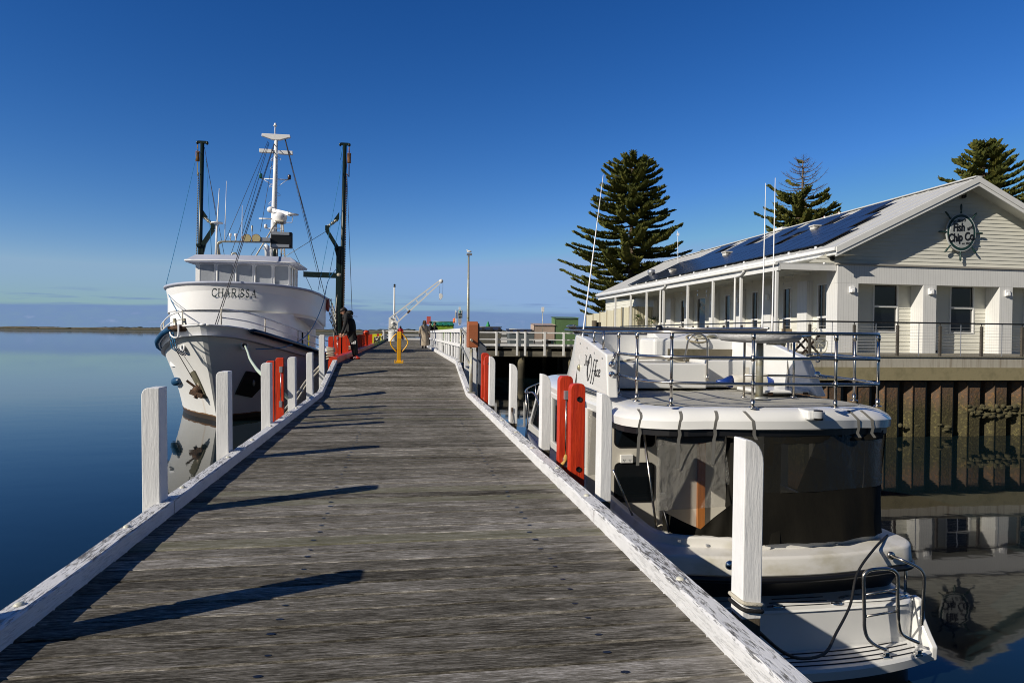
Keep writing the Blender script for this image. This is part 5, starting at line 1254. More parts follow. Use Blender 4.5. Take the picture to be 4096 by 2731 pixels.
# the ground: land behind the quay
o=MB().box(TX+.5,120,TY+.5,50.5,-3,.855).box(1.8+12.5,140,50.5,140,-3,.50).build('ground',mat('gravelly_ground',(.20,.18,.14),.95,var=.2,vscale=.6),loc=(60,60,0)); struct(o,'quay ground round the restaurant')
qw=thing('quay_wall',(TX+10,TY,-1.9),'streaked concrete quay wall on rusty sheet piling under the restaurant terrace','quay wall')
MB().box(TX,46,TY,TY+.5,.51,.855).box(TX,TX+.5,TY+.5,49.5,.51,.855).build('edge_beam',CONC,qw)
MB().box(TX+.02,46,TY-.03,TY+.45,.07,.507).box(TX-.03,TX+.45,TY+.45,49.5,.07,.507).build('capping_beam',CONCY,qw)
MB().box(TX,46,TY+.05,TY+.4,.03,.068).build('shade_strip',DARKT,qw)  # solid dark bar put in for the shade line under the capping beam
mb=MB(); p=1.075; pts=[]
x=TX+.54; prof=[(0,.50),(.05,.32),(.21,.16),(.25,.155),(.75,.155),(.76,.62),(1.06,.62)]
while x<46:
    for a,b_ in prof: pts.append((x+a,TY+b_+.02))
    x+=p
mb.grid([[V((a,b_,-4)) for a,b_ in pts],[V((a,b_,-1.1)) for a,b_ in pts],[V((a,b_,.05)) for a,b_ in pts]],0,False)
pts=[]; y=TY+.7
while y<48:
    for a,b_ in prof: pts.append((TX+b_+.02,y+a))
    y+=p
mb.grid([[V((a,b_,.05)) for a,b_ in pts],[V((a,b_,-4)) for a,b_ in pts]],0,False)
x=TX+.54
while x<46: mb.box(x+.21,x+.24,TY+.13,TY+.18,-4,.05); x+=p
mb.build('sheet_piling',PILE,qw)
rn=random.Random(4); mb=MB()
for i in range(150):
    x=rn.uniform(19.6,22.6) if rn.random()<.75 else rn.uniform(16,30); z=(-1.0 if 19.5<x<22.7 else -1.6)+rn.uniform(-.22,.15); mb.ball((x,TY+rn.uniform(.12,.25),z),(rn.uniform(.05,.2),.07,rn.uniform(.03,.09)),0,6,4)
mb.build('oyster_crust',mat('oyster_crust',(.075,.066,.03),.95,var=.4,vscale=20,bump=1,bscale=30),qw)
# terrace railing: posts, thin posts, top rail, wires
rl=thing('railing',(TX+8,TY,TZ),'dark steel railing with fine wires along the restaurant terrace','railing')
MB().bar((TX-.0,TY+.05,2.04),(46,TY+.05,2.04),.07,.05).build('top_rail',FRAME,rl)
MB().bar((TX+.03,TY+.09,2.04),(TX+.03,41,2.04),.07,.05).build('top_rail',FRAME,rl)
STP=mat('brown_steel_post',(.11,.095,.075),.5,metal=.4,var=.3)
for k in range(-1,17):
    x=15.06+1.632*k
    if x<46: MB().box(x-.035,x+.035,TY+.01,TY+.09,TZ,1.94).box(x-.01,x+.01,TY+.04,TY+.06,1.94,2.02).build('rail_post',STP,rl)
    xx=x+.816; MB().box(xx-.008,xx+.008,TY+.04,TY+.06,TZ,2.02).build('rail_stay',ALU,rl)
for k in range(13): MB().box(TX,TX+.07,22.5+1.55*k-.035,22.5+1.55*k+.035,TZ,1.96).build('rail_post',STP,rl)
for k in range(10):
    z=1.0+.098*k; MB().tube([(TX+.03,TY+.05,z),(46,TY+.05,z)],.0035,4).build('rail_wire',ALU,rl)
    if k%2: MB().tube([(TX+.03,TY+.05,z),(TX+.03,41,z)],.0035,4).build('rail_wire',ALU,rl)
# ---- the building
B=thing('restaurant_building',(22.6,40,TZ),'white weatherboard restaurant with low gable, solar panels on its roof and a round sign','building')
YF,YW=24.6,25.3; XW=17.3; RX=22.62; RZ=7.95; EZ=5.0; XE=16.52; XR2=28.72; YB=57; COLS=[(16.92,17.84),(20.72,21.33),(24.24,24.87),(27.76,28.40)]
def boards(mb,u0,u1,z0,z1,P,pitch=.152,d=.022):
    """lapped boards as a saw-tooth sheet; P(u,depth,z)->point"""
    rows=[]; z=z0; 
    while z<z1-1e-6:
        zt_=min(z1,z+pitch); rows.append([P(u0,d,z),P(u1,d,z)]); rows.append([P(u0,0,zt_),P(u1,0,zt_)]); z=zt_
    for i in range(0,len(rows)-1): mb.grid([rows[i],rows[i+1]],0,False)
front=lambda u,d,z:V((u,YW-d,z)); side=lambda u,d,z:V((XW-d,u,z)); gab=lambda u,d,z:V((u,YF+.12-d,z))
wins=[(19.01,20.12),(22.56,23.68),(26.1,27.2)]; WZ0,WZ1=1.73,3.80
mb=MB(); xs=[XW]+[v for w_ in wins for v in w_]+[28.0]
for i in range(len(xs)-1):
    if i%2==0: boards(mb,xs[i],xs[i+1],TZ,3.85,front)
    else: boards(mb,xs[i],xs[i+1],TZ,WZ0,front); boards(mb,xs[i],xs[i+1],WZ1,3.85,front)
mb.build('front_wall',WBOARD,B)
swin=[(25.75,26.45,1.8,3.75),(28.4,29.1,1.8,3.75),(31.3,31.95,1.8,3.75),(34.2,34.85,1.8,3.75),(37.2,38.4,.92,3.75),(40.2,40.8,1.8,3.75),(43.5,44.1,1.8,3.75)]
mb=MB(); ysx=[YF+.2]+[v for w_ in swin for v in w_[:2]]+[YB]
for i in range(len(ysx)-1):
    if i%2==0: boards(mb,ysx[i],ysx[i+1],TZ,4.95,side,.25)
    else: w_=swin[i//2]; boards(mb,ysx[i],ysx[i+1],TZ,w_[2],side,.25); boards(mb,ysx[i],ysx[i+1],w_[3],4.95,side,.25)
mb.build('side_wall',WBOARD,B)
# gable: boards clipped to the triangle, band, ledge
mb=MB(); z=4.45
while z<RZ-.15:
    zt_=min(RZ-.12,z+.152); hw=lambda q:(RZ-.12-q)*(RX-XE)/(RZ-EZ)*.985
    a,b_=hw(z),hw(zt_); mb.add([gab(RX-a,.022,z),gab(RX+a,.022,z),gab(RX+b_,0,zt_),gab(RX-b_,0,zt_)],[(0,1,2,3)]); mb.add([gab(RX-a,.022,z),gab(RX+a,.022,z),gab(RX+a,0,z),gab(RX-a,0,z)],[(3,2,1,0)]); z=zt_
mb.build('gable_wall',WBOARD,B)
MB().box(16.92,28.4,YF,YF+.25,3.66,4.38).box(16.92,17.15,YF+.25,YF+.7,3.66,4.38).build('front_band',VBOARD,B)
MB().box(16.86,28.46,YF-.06,YF+.14,4.382,4.45).build('ledge',mat('grey_ledge_flashing',(.36,.34,.30),.5),B)
for a,b_ in COLS: MB().box(a,b_,YF,YW-.0,TZ,3.657).build('column',VBOARD,B,bevel=.01)
MB().box(17.84,28.0,YF+.25,YW-.03,3.66,3.70).build('recess_soffit',SOFF,B)
def window(x0,x1,z0,z1,mid,P,par,fr=.06):
    o=MB()
    q=lambda a,b_,c,d,dep0,dep1: o.hexa([P(a,dep0,c),P(b_,dep0,c),P(b_,dep1,c),P(a,dep1,c),P(a,dep0,d),P(b_,dep0,d),P(b_,dep1,d),P(a,dep1,d)])
    q(x0,x0+fr,z0,z1,.04,-.06); q(x1-fr,x1,z0,z1,.04,-.06); q(x0+fr,x1-fr,z1-fr,z1,.038,-.06); q(x0+fr,x1-fr,z0,z0+fr,.038,-.06)
    if mid: q(x0+fr,x1-fr,mid-.04,mid+.04,.036,-.06)
    f=o.build('window',TRIM,par)
    for a,b_ in (((z0+fr,mid-.04),(mid+.04,z1-fr)) if mid else ((z0+fr,z1-fr),)):
        g=MB(); g.add([P(x0+fr,-.03,a),P(x1-fr,-.03,a),P(x1-fr,-.03,b_),P(x0+fr,-.03,b_)],[(0,1,2,3)]); g.build('pane',GLASSD,f)
for a,b_ in wins: window(a-.02,b_+.02,WZ0,WZ1,2.80,front,B)
for w_ in swin: window(w_[0],w_[1],w_[2],w_[3],2.35 if w_[2]>1 else None,side,B)
# pilasters and soffit of the side verandah
for y in (27.0,29.9,32.8,35.7,39.1,42.0,45.0): MB().box(XW-.30,XW-.02,y-.22,y+.5,TZ,3.9).build('pilaster',VBOARD,B)
# verandah: flat roof, beams, fascia, posts, gutter
mb=MB(); mb.box(14.35,17.25,24.66,49.5,4.36,4.40); mb.build('verandah_roof',ROOFM,B)
mb=MB(); 
for k in range(20): y=25.3+1.22*k; mb.box(14.5,16.95,y-.04,y+.04,4.16,4.355)
mb.build('verandah_beams',SOFF,B)
MB().box(14.42,14.52,24.66,49.5,4.10,4.355).box(14.53,16.9,24.66,24.74,4.14,4.355).build('verandah_fascia',TRIM,B)
mb=MB(); mb.tube([(14.33,24.62,4.37),(14.33,49.5,4.37)],.065,8); mb.build('verandah_gutter',TRIM,B)
for y in (24.85,27.7,30.4,33.3,36.6,39.3,42.2,45.4): MB().box(14.42,14.53,y-.05,y+.05,TZ,4.10).build('verandah_post',TRIM,B,bevel=.006)
for y in (28.1,36.9): MB().tube(smooth_path([(14.33,y-.9,4.30),(14.36,y-.6,4.15),(14.40,y-.1,4.10),(14.40,y,3.9),(14.40,y,2.5),(14.40,y,TZ)],4),.05,8).build('downpipe',TRIM,B)
# roof planes with standing ribs, barge, soffit
sl_=(RZ-EZ)/(RX-XE); YG=24.0
mb=MB()
for sd,xe in ((-1,XE-.05),(1,XR2+.05)):
    ze=RZ-sl_*abs(RX-xe)
    mb.hexa([(RX,YG,RZ-.06),(xe,YG,ze-.06),(xe,YB,ze-.06),(RX,YB,RZ-.06),(RX,YG,RZ),(xe,YG,ze),(xe,YB,ze),(RX,YB,RZ)] if sd<0 else [(xe,YG,ze-.06),(RX,YG,RZ-.06),(RX,YB,RZ-.06),(xe,YB,ze-.06),(xe,YG,ze),(RX,YG,RZ),(RX,YB,RZ),(xe,YB,ze)])
    y=YG+.3
    while y<YB: mb.bar((RX,y,RZ+.012),(xe,y,ze+.012),.06,.024); y+=.76
mb.bar((RX,YG,RZ+.035),(RX,YB,RZ+.035),.3,.04)
rf=mb.build('roof',ROOFM,B)
mb=MB()
for sd,xe in ((-1,XE-.08),(1,XR2+.08)):
    ze=RZ-sl_*abs(RX-xe)
    for z0,z1,dy in ((-.20,.03,0),(-.34,-.205,.03)): mb.hexa([(RX,YG-.03+dy,RZ+z0),(xe,YG-.03+dy,ze+z0),(xe,YG+.02+dy,ze+z0),(RX,YG+.02+dy,RZ+z0),(RX,YG-.03+dy,RZ+z1),(xe,YG-.03+dy,ze+z1),(xe,YG+.02+dy,ze+z1),(RX,YG+.02+dy,RZ+z1)])
mb.build('barge_board',TRIM,rf)
mb=MB()
for xe in (XE,XR2):
    ze=RZ-sl_*abs(RX-xe)-.21; mb.add([(RX,YG+.02,RZ-.21),(xe,YG+.02,ze),(xe,YF+.14,ze),(RX,YF+.14,RZ-.21)],[(0,1,2,3)])
mb.add([(XE-.05,YG,4.72),(XW,YG,4.72),(XW,YB,4.72),(XE-.05,YB,4.72)],[(0,1,2,3)]); mb.build('soffit',SOFF,rf)
mb=MB(); 
gp=[(-.06,-.0),(.06,0),(.07,.05),(.05,.13),(-.05,.13)]
mb.prism(gp,lambda a,b_:(XE-.10+a,YG,4.86+b_),(0,YB-YG,0)); mb.box(XE-.03,XE+.0,YG+.03,YB,4.70,4.9); mb.build('gutter',TRIM,rf)
for y in (26.5,31,36,42,49): MB().box(XE-.19,XE-.15,y-.05,y+.05,4.86,5.01).build('gutter_bracket',SHIPW,rf)
c=V((XE+.05,24.9,4.8)); MB().tube(smooth_path([c,c+V((0,.02,-.35)),c+V((-.1,.1,-.45)),c+V((-.3,.3,-.47))],4),.06,8).build('downpipe',SHIPW,B)
# solar panels: tilted racks following the roof
def onroof(x,y,h=0): return V((x,y,RZ-sl_*(RX-x)+h))
def solar(x0,x1,y0,y1,h0,h1):
    """one rack; lower edge h0 above roof, upper edge h1"""
    mb=MB(); n=.035
    a,b_,c_,d=onroof(x0,y0,h0),onroof(x0,y1,h0),onroof(x1,y1,h1),onroof(x1,y0,h1)
    up=V((0,0,n)); mb.hexa([a,d,c_,b_,a+up,d+up,c_+up,b_+up],1)
    ins=.03; k=lambda p,q: p.lerp(q,ins/((q-p).length))
    m1=(a+b_+c_+d)/4; q=[p+(m1-p).normalized()*.035+V((0,0,n+.003)) for p in (a,d,c_,b_)]; mb.add(q,[(0,1,2,3)],0)
    return mb.build('solar_panel',[SOLAR,FRAME],rf)
y=25.6
for r_,(xa,xb) in enumerate(((16.9,18.5),(18.53,20.13))):
    y=25.6 if r_==0 else 26.4
    while y<50-3*r_:
        if not(r_==1 and 30.5<y<32.0): solar(xa,xb,y,y+1.0,.12,.13)
        y+=1.02
for k,yy in enumerate((27.6,30.8,34.6,38.5,42.4)):
    for j in range(2 if k!=1 else 3): solar(20.2,21.8,yy+1.02*j,yy+1.02*j+1.0,.12,.13 if k>3 else .16)
for k,yy in enumerate((25.8,28.4,31.0,33.6)):
    c=onroof(20.15,yy,.05); 
for y in range(26,50,2): MB().box(16.84,16.90,y-.04,y+.04,5.10,5.26).build('panel_clamp',SHIPW,rf)
for x,y,s in ((20.2,31.2,.42),(18.0,44.0,.4),(19.2,38.5,.5)):
    c=onroof(x,y); MB().box(c.x-s*.45,c.x+s*.45,c.y-s*.45,c.y+s*.45,c.z-.1,c.z+.2).box(c.x-s*.55,c.x+s*.55,c.y-s*.55,c.y+s*.55,c.z+.205,c.z+.28).build('roof_vent',GELD,rf,bevel=.03)
c=onroof(18.2,48.5); mb=MB(); mb.lathe([(.16,-.1),(.16,.2),(.26,.26),(.30,.42),(.24,.56),(0,.62)],c,16); mb.build('turbine_vent',ALU,rf)
c=V((22.6,50,RZ)); MB().box(22.9,23.8,38.8,39.8,RZ-.9,RZ+.30).build('plant_box',TRIM,rf); MB().box(22.9,23.8,40.7,41.7,RZ-.9,RZ+.18).build('plant_box',TRIM,rf)
MB().tube([PY(2712,1100,50),PY(2711,925,50)],.02,6).box(PY(2711,938,50).x-.08,PY(2711,938,50).x+.08,49.9,50.0,PY(2711,938,50).z-.1,PY(2711,938,50).z+.1).build('aerial_pole',SHIPW,rf)
# wall lamps, camera
for x in (17.54,21.05,24.58,28.1): MB().box(x-.11,x+.11,YF-.07,YF-.003,3.28,3.53).box(x-.07,x+.07,YF-.13,YF-.07,3.30,3.42).build('wall_lamp',SHIPW,B,bevel=.012)
for y in (29.9,32.8,35.7,39.1): MB().box(XW-.42,XW-.31,y-.1,y+.1,3.25,3.48).build('wall_lamp',SHIPW,B,bevel=.01)
c=V((16.75,24.75,4.62)); MB().ball(c,(.13,.13,.1),0,8,5).tube([c,c+V((.2,0,.02))],.04,6).build('security_camera',FRAME,B)
c=PY(3400+1430*.3188,650+430*.3188,24.6); MB().ball(c,(.1,.1,.07),0,8,5).tube([c+V((.1,0,.1)),c+V((-.1,-.02,-.05))],.03,6).build('security_camera',FRAME,B)
# wash-basin bracket shelf on the corner
MB().box(16.3,17.2,25.5,26.4,1.62,1.68).bar((16.4,25.9,1.62),(17.2,25.9,1.15),.06,.06).build('wall_shelf',TRIM,B)
# ---- round ship-wheel sign
SX,SY,SZ=22.34,YF-.02,5.82
sg=thing('round_sign',(SX,SY,SZ-1.1),'round ship-wheel sign reading Fish and Chip Co. on the gable','sign')
def disc(r,d0,d1,m,name,par,n=48,r0=0):
    mb=MB(); pr=[(r0,-d0),(r,-d0)] if not r0 else [(r0,-d0),(r,-d0)]; mb.lathe([(r0,-d1),(r,-d1),(r,-d0)] if not r0 else [(r0,-d0),(r0,-d1),(r,-d1),(r,-d0)],(SX,SY,SZ),n,axis='y',smooth=False); return mb.build(name,m,par)
rim_=disc(.77,.0,.05,mat('sign_rim_grey',(.50,.52,.52),.5),'sign_rim',sg); disc(.725,.05,.06,SIGNGRN,'ring',rim_); disc(.62,.06,.066,SIGNW,'inner_ring',rim_); fc=disc(.60,.066,.07,mat('sign_face_grey',(.36,.38,.38),.5),'sign_face',sg)
for k in range(8):
    a=math.pi/4*k+math.pi/2; d=V((math.cos(a),0,math.sin(a))); c=V((SX,SY-.03,SZ))
    MB().tube([c+d*.76,c+d*.84,c+d*.87,c+d*.93,c+d*1.05,c+d*1.13,c+d*1.16],[.04,.035,.022,.036,.042,.034,.015],10).build('wheel_handle',SIGNGRN,sg)
def text(body,size,x,z,m,par,name,shear=0,rot=0,ext=.004,y=None,sx_=1,bold=0):
    cu=bpy.data.curves.new(name,'FONT'); cu.body=body; cu.size=size; cu.align_x='CENTER'; cu.align_y='CENTER'; cu.extrude=ext; cu.shear=shear; cu.offset=bold
    ob=bpy.data.objects.new(name,cu); sc.collection.objects.link(ob); dg=bpy.context.evaluated_depsgraph_get()
    me=bpy.data.meshes.new_from_object(ob.evaluated_get(dg)); bpy.data.objects.remove(ob); me.materials.append(m)
    M_=Matrix.Translation(V((x,y if y is not None else SY-.076,z))-wloc(par))@Matrix.Rotation(math.pi/2,4,'X')@Matrix.Rotation(rot,4,'Z')@Matrix.Diagonal((sx_,1,1,1))
    me.transform(M_); o=bpy.data.objects.new(name,me); sc.collection.objects.link(o); o.parent=par; return o
text("Fish",.46,SX-.16,SZ+.19,INKK,sg,'lettering',.12,.06,sx_=.85,bold=.012,ext=.008); text("and",.24,SX+.42,SZ+.20,INKK,sg,'lettering',.2,.35,sx_=.9,bold=.004)
text("Port Albert's",.17,SX-.18,SZ+.46,INKK,sg,'lettering',.3,.12,sx_=.85,bold=.002)
text("Chip Co.",.46,SX+.0,SZ-.20,INKK,sg,'lettering',.12,.10,sx_=.84,bold=.012,ext=.008); text("est. 2022",.12,SX+.24,SZ-.44,INKK,sg,'lettering',0,.04)
sg.scale=(.88,1,1)
# ---- tables and chairs on the side terrace
BRN=mat('brown_cross_leg',(.035,.022,.014),.5); CHB=mat('beech_chair',(.34,.27,.17),.5)
def terr_table(x,y,lb):
    t=thing('terrace_table',(x,y,TZ),lb,'table','tables along the terrace rail')
    MB().box(x-.4,x+.4,y-.4,y+.4,TZ+.72,TZ+.76).build('table_top',BRN,t)
    for s in (-1,1):
        o=MB(); o.bar((x-.36,y+s*.3,TZ),(x+.36,y+s*.3,TZ+.72),.06,.06); o.build('leg',BRN,t); o=MB(); o.bar((x+.36,y+s*.3+.07,TZ),(x-.36,y+s*.3+.07,TZ+.72),.06,.06); o.build('leg',BRN,t)
def terr_chair(x,y,lb):
    t=thing('terrace_chair',(x,y,TZ),lb,'chair','chairs along the terrace rail')
    MB().box(x-.21,x+.21,y-.21,y+.21,TZ+.43,TZ+.46).build('seat',CHB,t); MB().bar((x-.2,y+.2,TZ+.86),(x+.2,y+.2,TZ+.86),.03,.10).build('backrest',CHB,t)
    for a in (-1,1):
        for b_ in (-1,1): MB().bar((x+a*.19,y+b_*.19,TZ),(x+a*.19,y+b_*.19,TZ+(.9 if b_>0 else .43)),.035,.035).build('leg',CHB,t)
for i,y in enumerate((22.6,24.9,27.4,29.9,32.4,35.0,37.6)):
    terr_table(14.35,y,'%s dark crossed-leg table from the corner of the terrace rail'%nth(i)); terr_chair(14.3,y+1.0,'%s beech chair from the corner of the terrace rail'%nth(i))
tag(MB().box(13.9,15.0,26.1,27.0,TZ+.765,TZ+.80).build('table_cover',BLUEC),'blue cover lying on a terrace table','cover')
# ---- fence, far wharf buildings
fn=thing('cream_fence',(14,46,TZ),'cream steel fence panels behind the terrace, left of the restaurant','fence')
fp=[V((13.75,50.2,.55)),V((15.34,45,.9)),V((17.2,45,.9))]
tops=[2.95,3.47,3.47]
for k in range(2):
    a,b_=fp[k],fp[k+1]; n=6 if k==0 else 3
    for j in range(n):
        p,q=a.lerp(b_,j/n),a.lerp(b_,(j+1)/n); d=(q-p).normalized(); nn=V((d.y,-d.x,0)); w_=(q-p).length; m_=int(w_/.09); rows=[[],[]]
        zt1=lerp(tops[k],tops[k+1],(j+.5)/n)
        for i in range(m_*2+1):
            c=p.lerp(q,i/(m_*2))+nn*(.02 if (i//2)%2 else 0); rows[0].append(V((c.x,c.y,c.z))); rows[1].append(V((c.x,c.y,zt1)))
        MB().grid(rows,0,False).build('fence_panel',CREAM,fn)
        MB().box(p.x-.04,p.x+.04,p.y-.04,p.y+.04,p.z,zt1+.03).build('fence_post',CREAMD,fn)
for i,(px,py_) in enumerate(((2225,1300),(2245,1300))):
    pass
po=MB(); c=PY(2377,1300,44.5); po.tube([(c.x,44.5,-2),(c.x,44.5,c.z+.3)],.17,10); po.tube([(c.x+.33,44.6,-2),(c.x+.33,44.6,c.z+.2)],.16,10); tag(po.build('mooring_pile',RAW),'pair of bare mooring piles in front of the cream fence','pile')
for i,(x,z) in enumerate(((15.9,2.75),(17.0,2.6))):
    rn=random.Random(i); mb=MB(); mb.lathe([(.10,0),(.16,.2),(.17,.22)],(x,44.75,z-.25),10,1)
    for k in range(60):
        a=rn.uniform(0,6.28); r=rn.uniform(.05,.45); p=V((x,44.75,z)); q=p+V((r*math.cos(a),r*math.sin(a)*.5,rn.uniform(-.3,.22))); mb.bar(p,q,.05,.01)
    tag(mb.build('potted_plant',[LEAF2,CREAMD]),['left','right'][i]+' leafy plant hanging on the cream fence','plant')
def shed(x0,x1,y0,y1,z0,z1,zr,m,lb,roofm,leg=0):
    t=thing('shed',((x0+x1)/2,(y0+y1)/2,z0),lb,'shed'); mb=MB(); p=.085
    def corr(a,b_,z0_,z1_):
        n=int((b_-a).length/p)*2; d=(b_-a).normalized(); nn=V((d.y,-d.x,0)); rows=[[],[]]
        for i in range(n+1):
            c=a.lerp(b_,i/n)+nn*(.018*math.cos(i*math.pi)); rows[0].append(V((c.x,c.y,z0_))); rows[1].append(V((c.x,c.y,z1_)))
        mb.grid(rows,0,True)
    corr(V((x0,y0,0)),V((x1,y0,0)),z0+leg,z1); corr(V((x0,y1,0)),V((x0,y0,0)),z0+leg,z1+.1); corr(V((x1,y0,0)),V((x1,y1,0)),z0+leg,z1+.1); mb.build('wall',m,t)
    mb=MB(); n=int((x1-x0+.2)/p)*2; rows=[[],[]]
    for i in range(n+1): x=lerp(x0-.1,x1+.1,i/n); h=.02*math.cos(i*math.pi); rows[0].append(V((x,y0-.12,z1+.02+h))); rows[1].append(V((x,y1+.1,zr+h)))
    mb.grid(rows,0,True); mb.build('roof',roofm,t)
    if leg: 
        for x in (x0+.05,x1-.05): MB().box(x-.04,x+.04,y0,y0+.08,z0,z0+leg).build('leg',BINK,t)
shed(11.6,13.45,60,61.6,.5,2.30,2.50,SHEDP,'small pink-beige corrugated shed raised on legs beside the green one',SHEDP,.55)
shed(13.55,15.65,60,61.6,.5,2.95,3.12,SHEDG,'taller green corrugated shed next to the cream fence',SHEDG)
# ---- crossing wharf
cw=thing('crossing_wharf',(7.5,51,-1.9),'timber wharf crossing behind the boats, on dark piles','wharf')
MB().box(1.68,14.5,51.0,78,.44,.50).build('deck',GREYT,cw)
MB().box(1.8,13.5,50.96,51.2,.42,.57).build('edge_plank',GREYT,cw); MB().box(1.75,13.5,51.0,51.3,-.21,.20).build('beam',GREYT,cw)
for x in (3.1,6.0,8.4,11.0,13.0): MB().box(x-.22,x+.22,51.02,51.3,.20,.43).build('packer',GREYT,cw)
for x in (3.3,8.95,12.9): MB().tube([(x,51.35,-4),(x,51.35,.0)],.27,12).build('pile',WPILE,cw)
for x,y in ((2.2,55),(4.5,56),(6.5,57),(9.4,56),(11.5,55),(3.8,60),(7.5,62),(10.6,61),(13.6,58)): MB().tube([(x,y,-4),(x,y,.44)],.17,10).build('pile',WPILE,cw)
MB().box(1.7,14.5,62.5,62.8,-4,.43).build('back_wall',DARKT,cw)
wr=thing('white_railing',(7.5,51,.5),'white two-rail timber railing along the edge of the crossing wharf','railing')
for z0,z1,nm in ((1.555,1.66,'top_rail'),(1.04,1.12,'middle_rail'),(.58,.75,'kick_rail')): MB().box(1.8,13.6,50.86,50.93,z0,z1).build(nm,WHITE,wr)
for k,px in enumerate((1901,1986,2069,2101,2179,2255,2320,2385)):
    c=PY(px,1350,50.8); MB().box(c.x-.075,c.x+.075,50.75,50.855,-.14,1.67).build('rail_post',WHITE,wr,bevel=.008)
for x,y in ((9.7,66.0),):
    pass
w2=thing('white_railing',(8,78,.5),'far white railing section seen between the two grey bins','railing')
for z0,z1 in ((1.0,1.1),(.55,.75),(1.45,1.55)): MB().box(3,13,78,78.06,z0,z1).build('rail',WHITE,w2)
for x in (4.2,6.5,8.8,11): MB().box(x-.07,x+.07,77.95,78,.5,1.6).build('rail_post',WHITE,w2)
# bins
def skip(x0,x1,y0,y1,z0,z1,m,lm,lb,tilt=.25):
    t=thing('skip_bin',((x0+x1)/2,(y0+y1)/2,z0),lb,'bin')
    MB().hexa([(x0+.1,y0+.1,z0),(x1-.1,y0+.1,z0),(x1-.1,y1-.2,z0),(x0+.1,y1-.2,z0),(x0,y0,z1-.3),(x1,y0,z1-.3),(x1,y1,z1-.05),(x0,y1,z1-.05)]).build('body',m,t,bevel=.02)
    mb=MB(); mb.hexa([(x0-.04,y0-.06,z1-.29),(x1+.04,y0-.06,z1-.29),(x1+.04,y1,z1-.02),(x0-.04,y1,z1-.02),(x0-.04,y0-.06,z1-.23),(x1+.04,y0-.06,z1-.23),(x1+.04,y1,z1+.06),(x0-.04,y1,z1+.06)]); mb.build('lid',lm,t,bevel=.015)
    mb=MB(); n=4
    for k in range(n): x=lerp(x0+.2,x1-.2,k/(n-1)); mb.box(x-.12,x+.12,y0-.10,y0+.1,z1-.26,z1-.05)
    mb.build('lid_ribs',lm,t); MB().tube([(x0,y0-.0,z1+.02),(x1,y0-.0,z1+.02)],.03,6).build('lift_bar',GALV,t)
a=PY(1950,1310,58); skip(a.x-1.3,a.x+1.25,58,59.6,.5,PY(1950,1308,58).z,BING,BINK,'dark grey steel skip bin behind the rusty orange post box')
a=PY(2085,1320,57); skip(a.x-1.05,a.x+1.15,57,58.6,.5,PY(2085,1318,57).z,BINB,BINK,'blue-grey steel skip bin beside the pink shed')
a=PY(1785,1310,54); b_=PY(1840,1310,54)
t=skip(PY(1730,1310,54).x,PY(1815,1310,54).x,54,56.2,.6,PY(1780,1290,54).z+.05,LIME,TEAL,'lime green skip bin with teal lid behind the white paling fence')
# a low white truck/boat glimpsed under the pink shed
t=thing('parked_car',(12.6,64,.5),'pale car glimpsed under the raised pink shed','car')
MB().prism([(-1.9,.25),(1.9,.25),(1.95,.7),(1.1,.85),(.6,1.35),(-1.0,1.4),(-1.5,.9),(-1.95,.8)],lambda a,c:(12.6+a,64,.5+c),(0,1.6,0)).build('body',SHIPW,t,bevel=.05)
MB().prism([(-.9,.9),(.95,.88),(.52,1.30),(-.85,1.33)],lambda a,c:(12.6+a,63.99,.5+c),(0,.02,0)).build('window',GLASSD,t)
for x in (-1.2,1.2): MB().lathe([(0,0),(.32,0),(.34,.05),(.34,.2)],(12.6+x,63.97,.83),16,axis='y').build('wheel',BLK,t)
# signs and poles
def signpost(x,y,z0,z1,w_,h_,m,lb,pm=GALV,name='sign',pw=.03,th=.02,cat='sign'):
    t=thing(name,(x,y,z0),lb,cat); MB().tube([(x,y,z0),(x,y,z1)],pw,8).build('pole',pm,t); p=MB().box(x-w_/2,x+w_/2,y-.05-th,y-.05,z1-h_,z1).build('panel',m,t,bevel=.01); return t,p
c=PY(2171,1228,60); signpost(c.x,60,.5,c.z,.26,.44,SIGNW,'small blank white sign on a thin pole behind the pink shed')
# slim lamp pole
c=PY(1875,1018,47); b0=PY(1872,1300,47); lp=thing('lamp_pole',(b0.x,47,-1),'tall slim grey lamp pole right of the paling fence','lamp post')
MB().tube([(b0.x,47,-2.5),(b0.x,47,3),(c.x,47,c.z)],[.11,.10,.055],10).build('pole',GALV,lp)
MB().box(c.x-.15,c.x+.22,46.9,47.1,c.z-.06,c.z+.08).box(c.x-.06,c.x+.06,46.93,47.07,c.z-.2,c.z-.06).build('lamp_head',ALU,lp,bevel=.02)
g_=thing('seagull',(c.x,47,c.z+.08),'gull sitting on top of the slim lamp pole','bird')
MB().ball((c.x+.03,47,c.z+.2),(.17,.08,.08),0,8,6).ball((c.x-.10,47,c.z+.29),(.055,.05,.055),0,8,5).build('body',GULLW,g_)
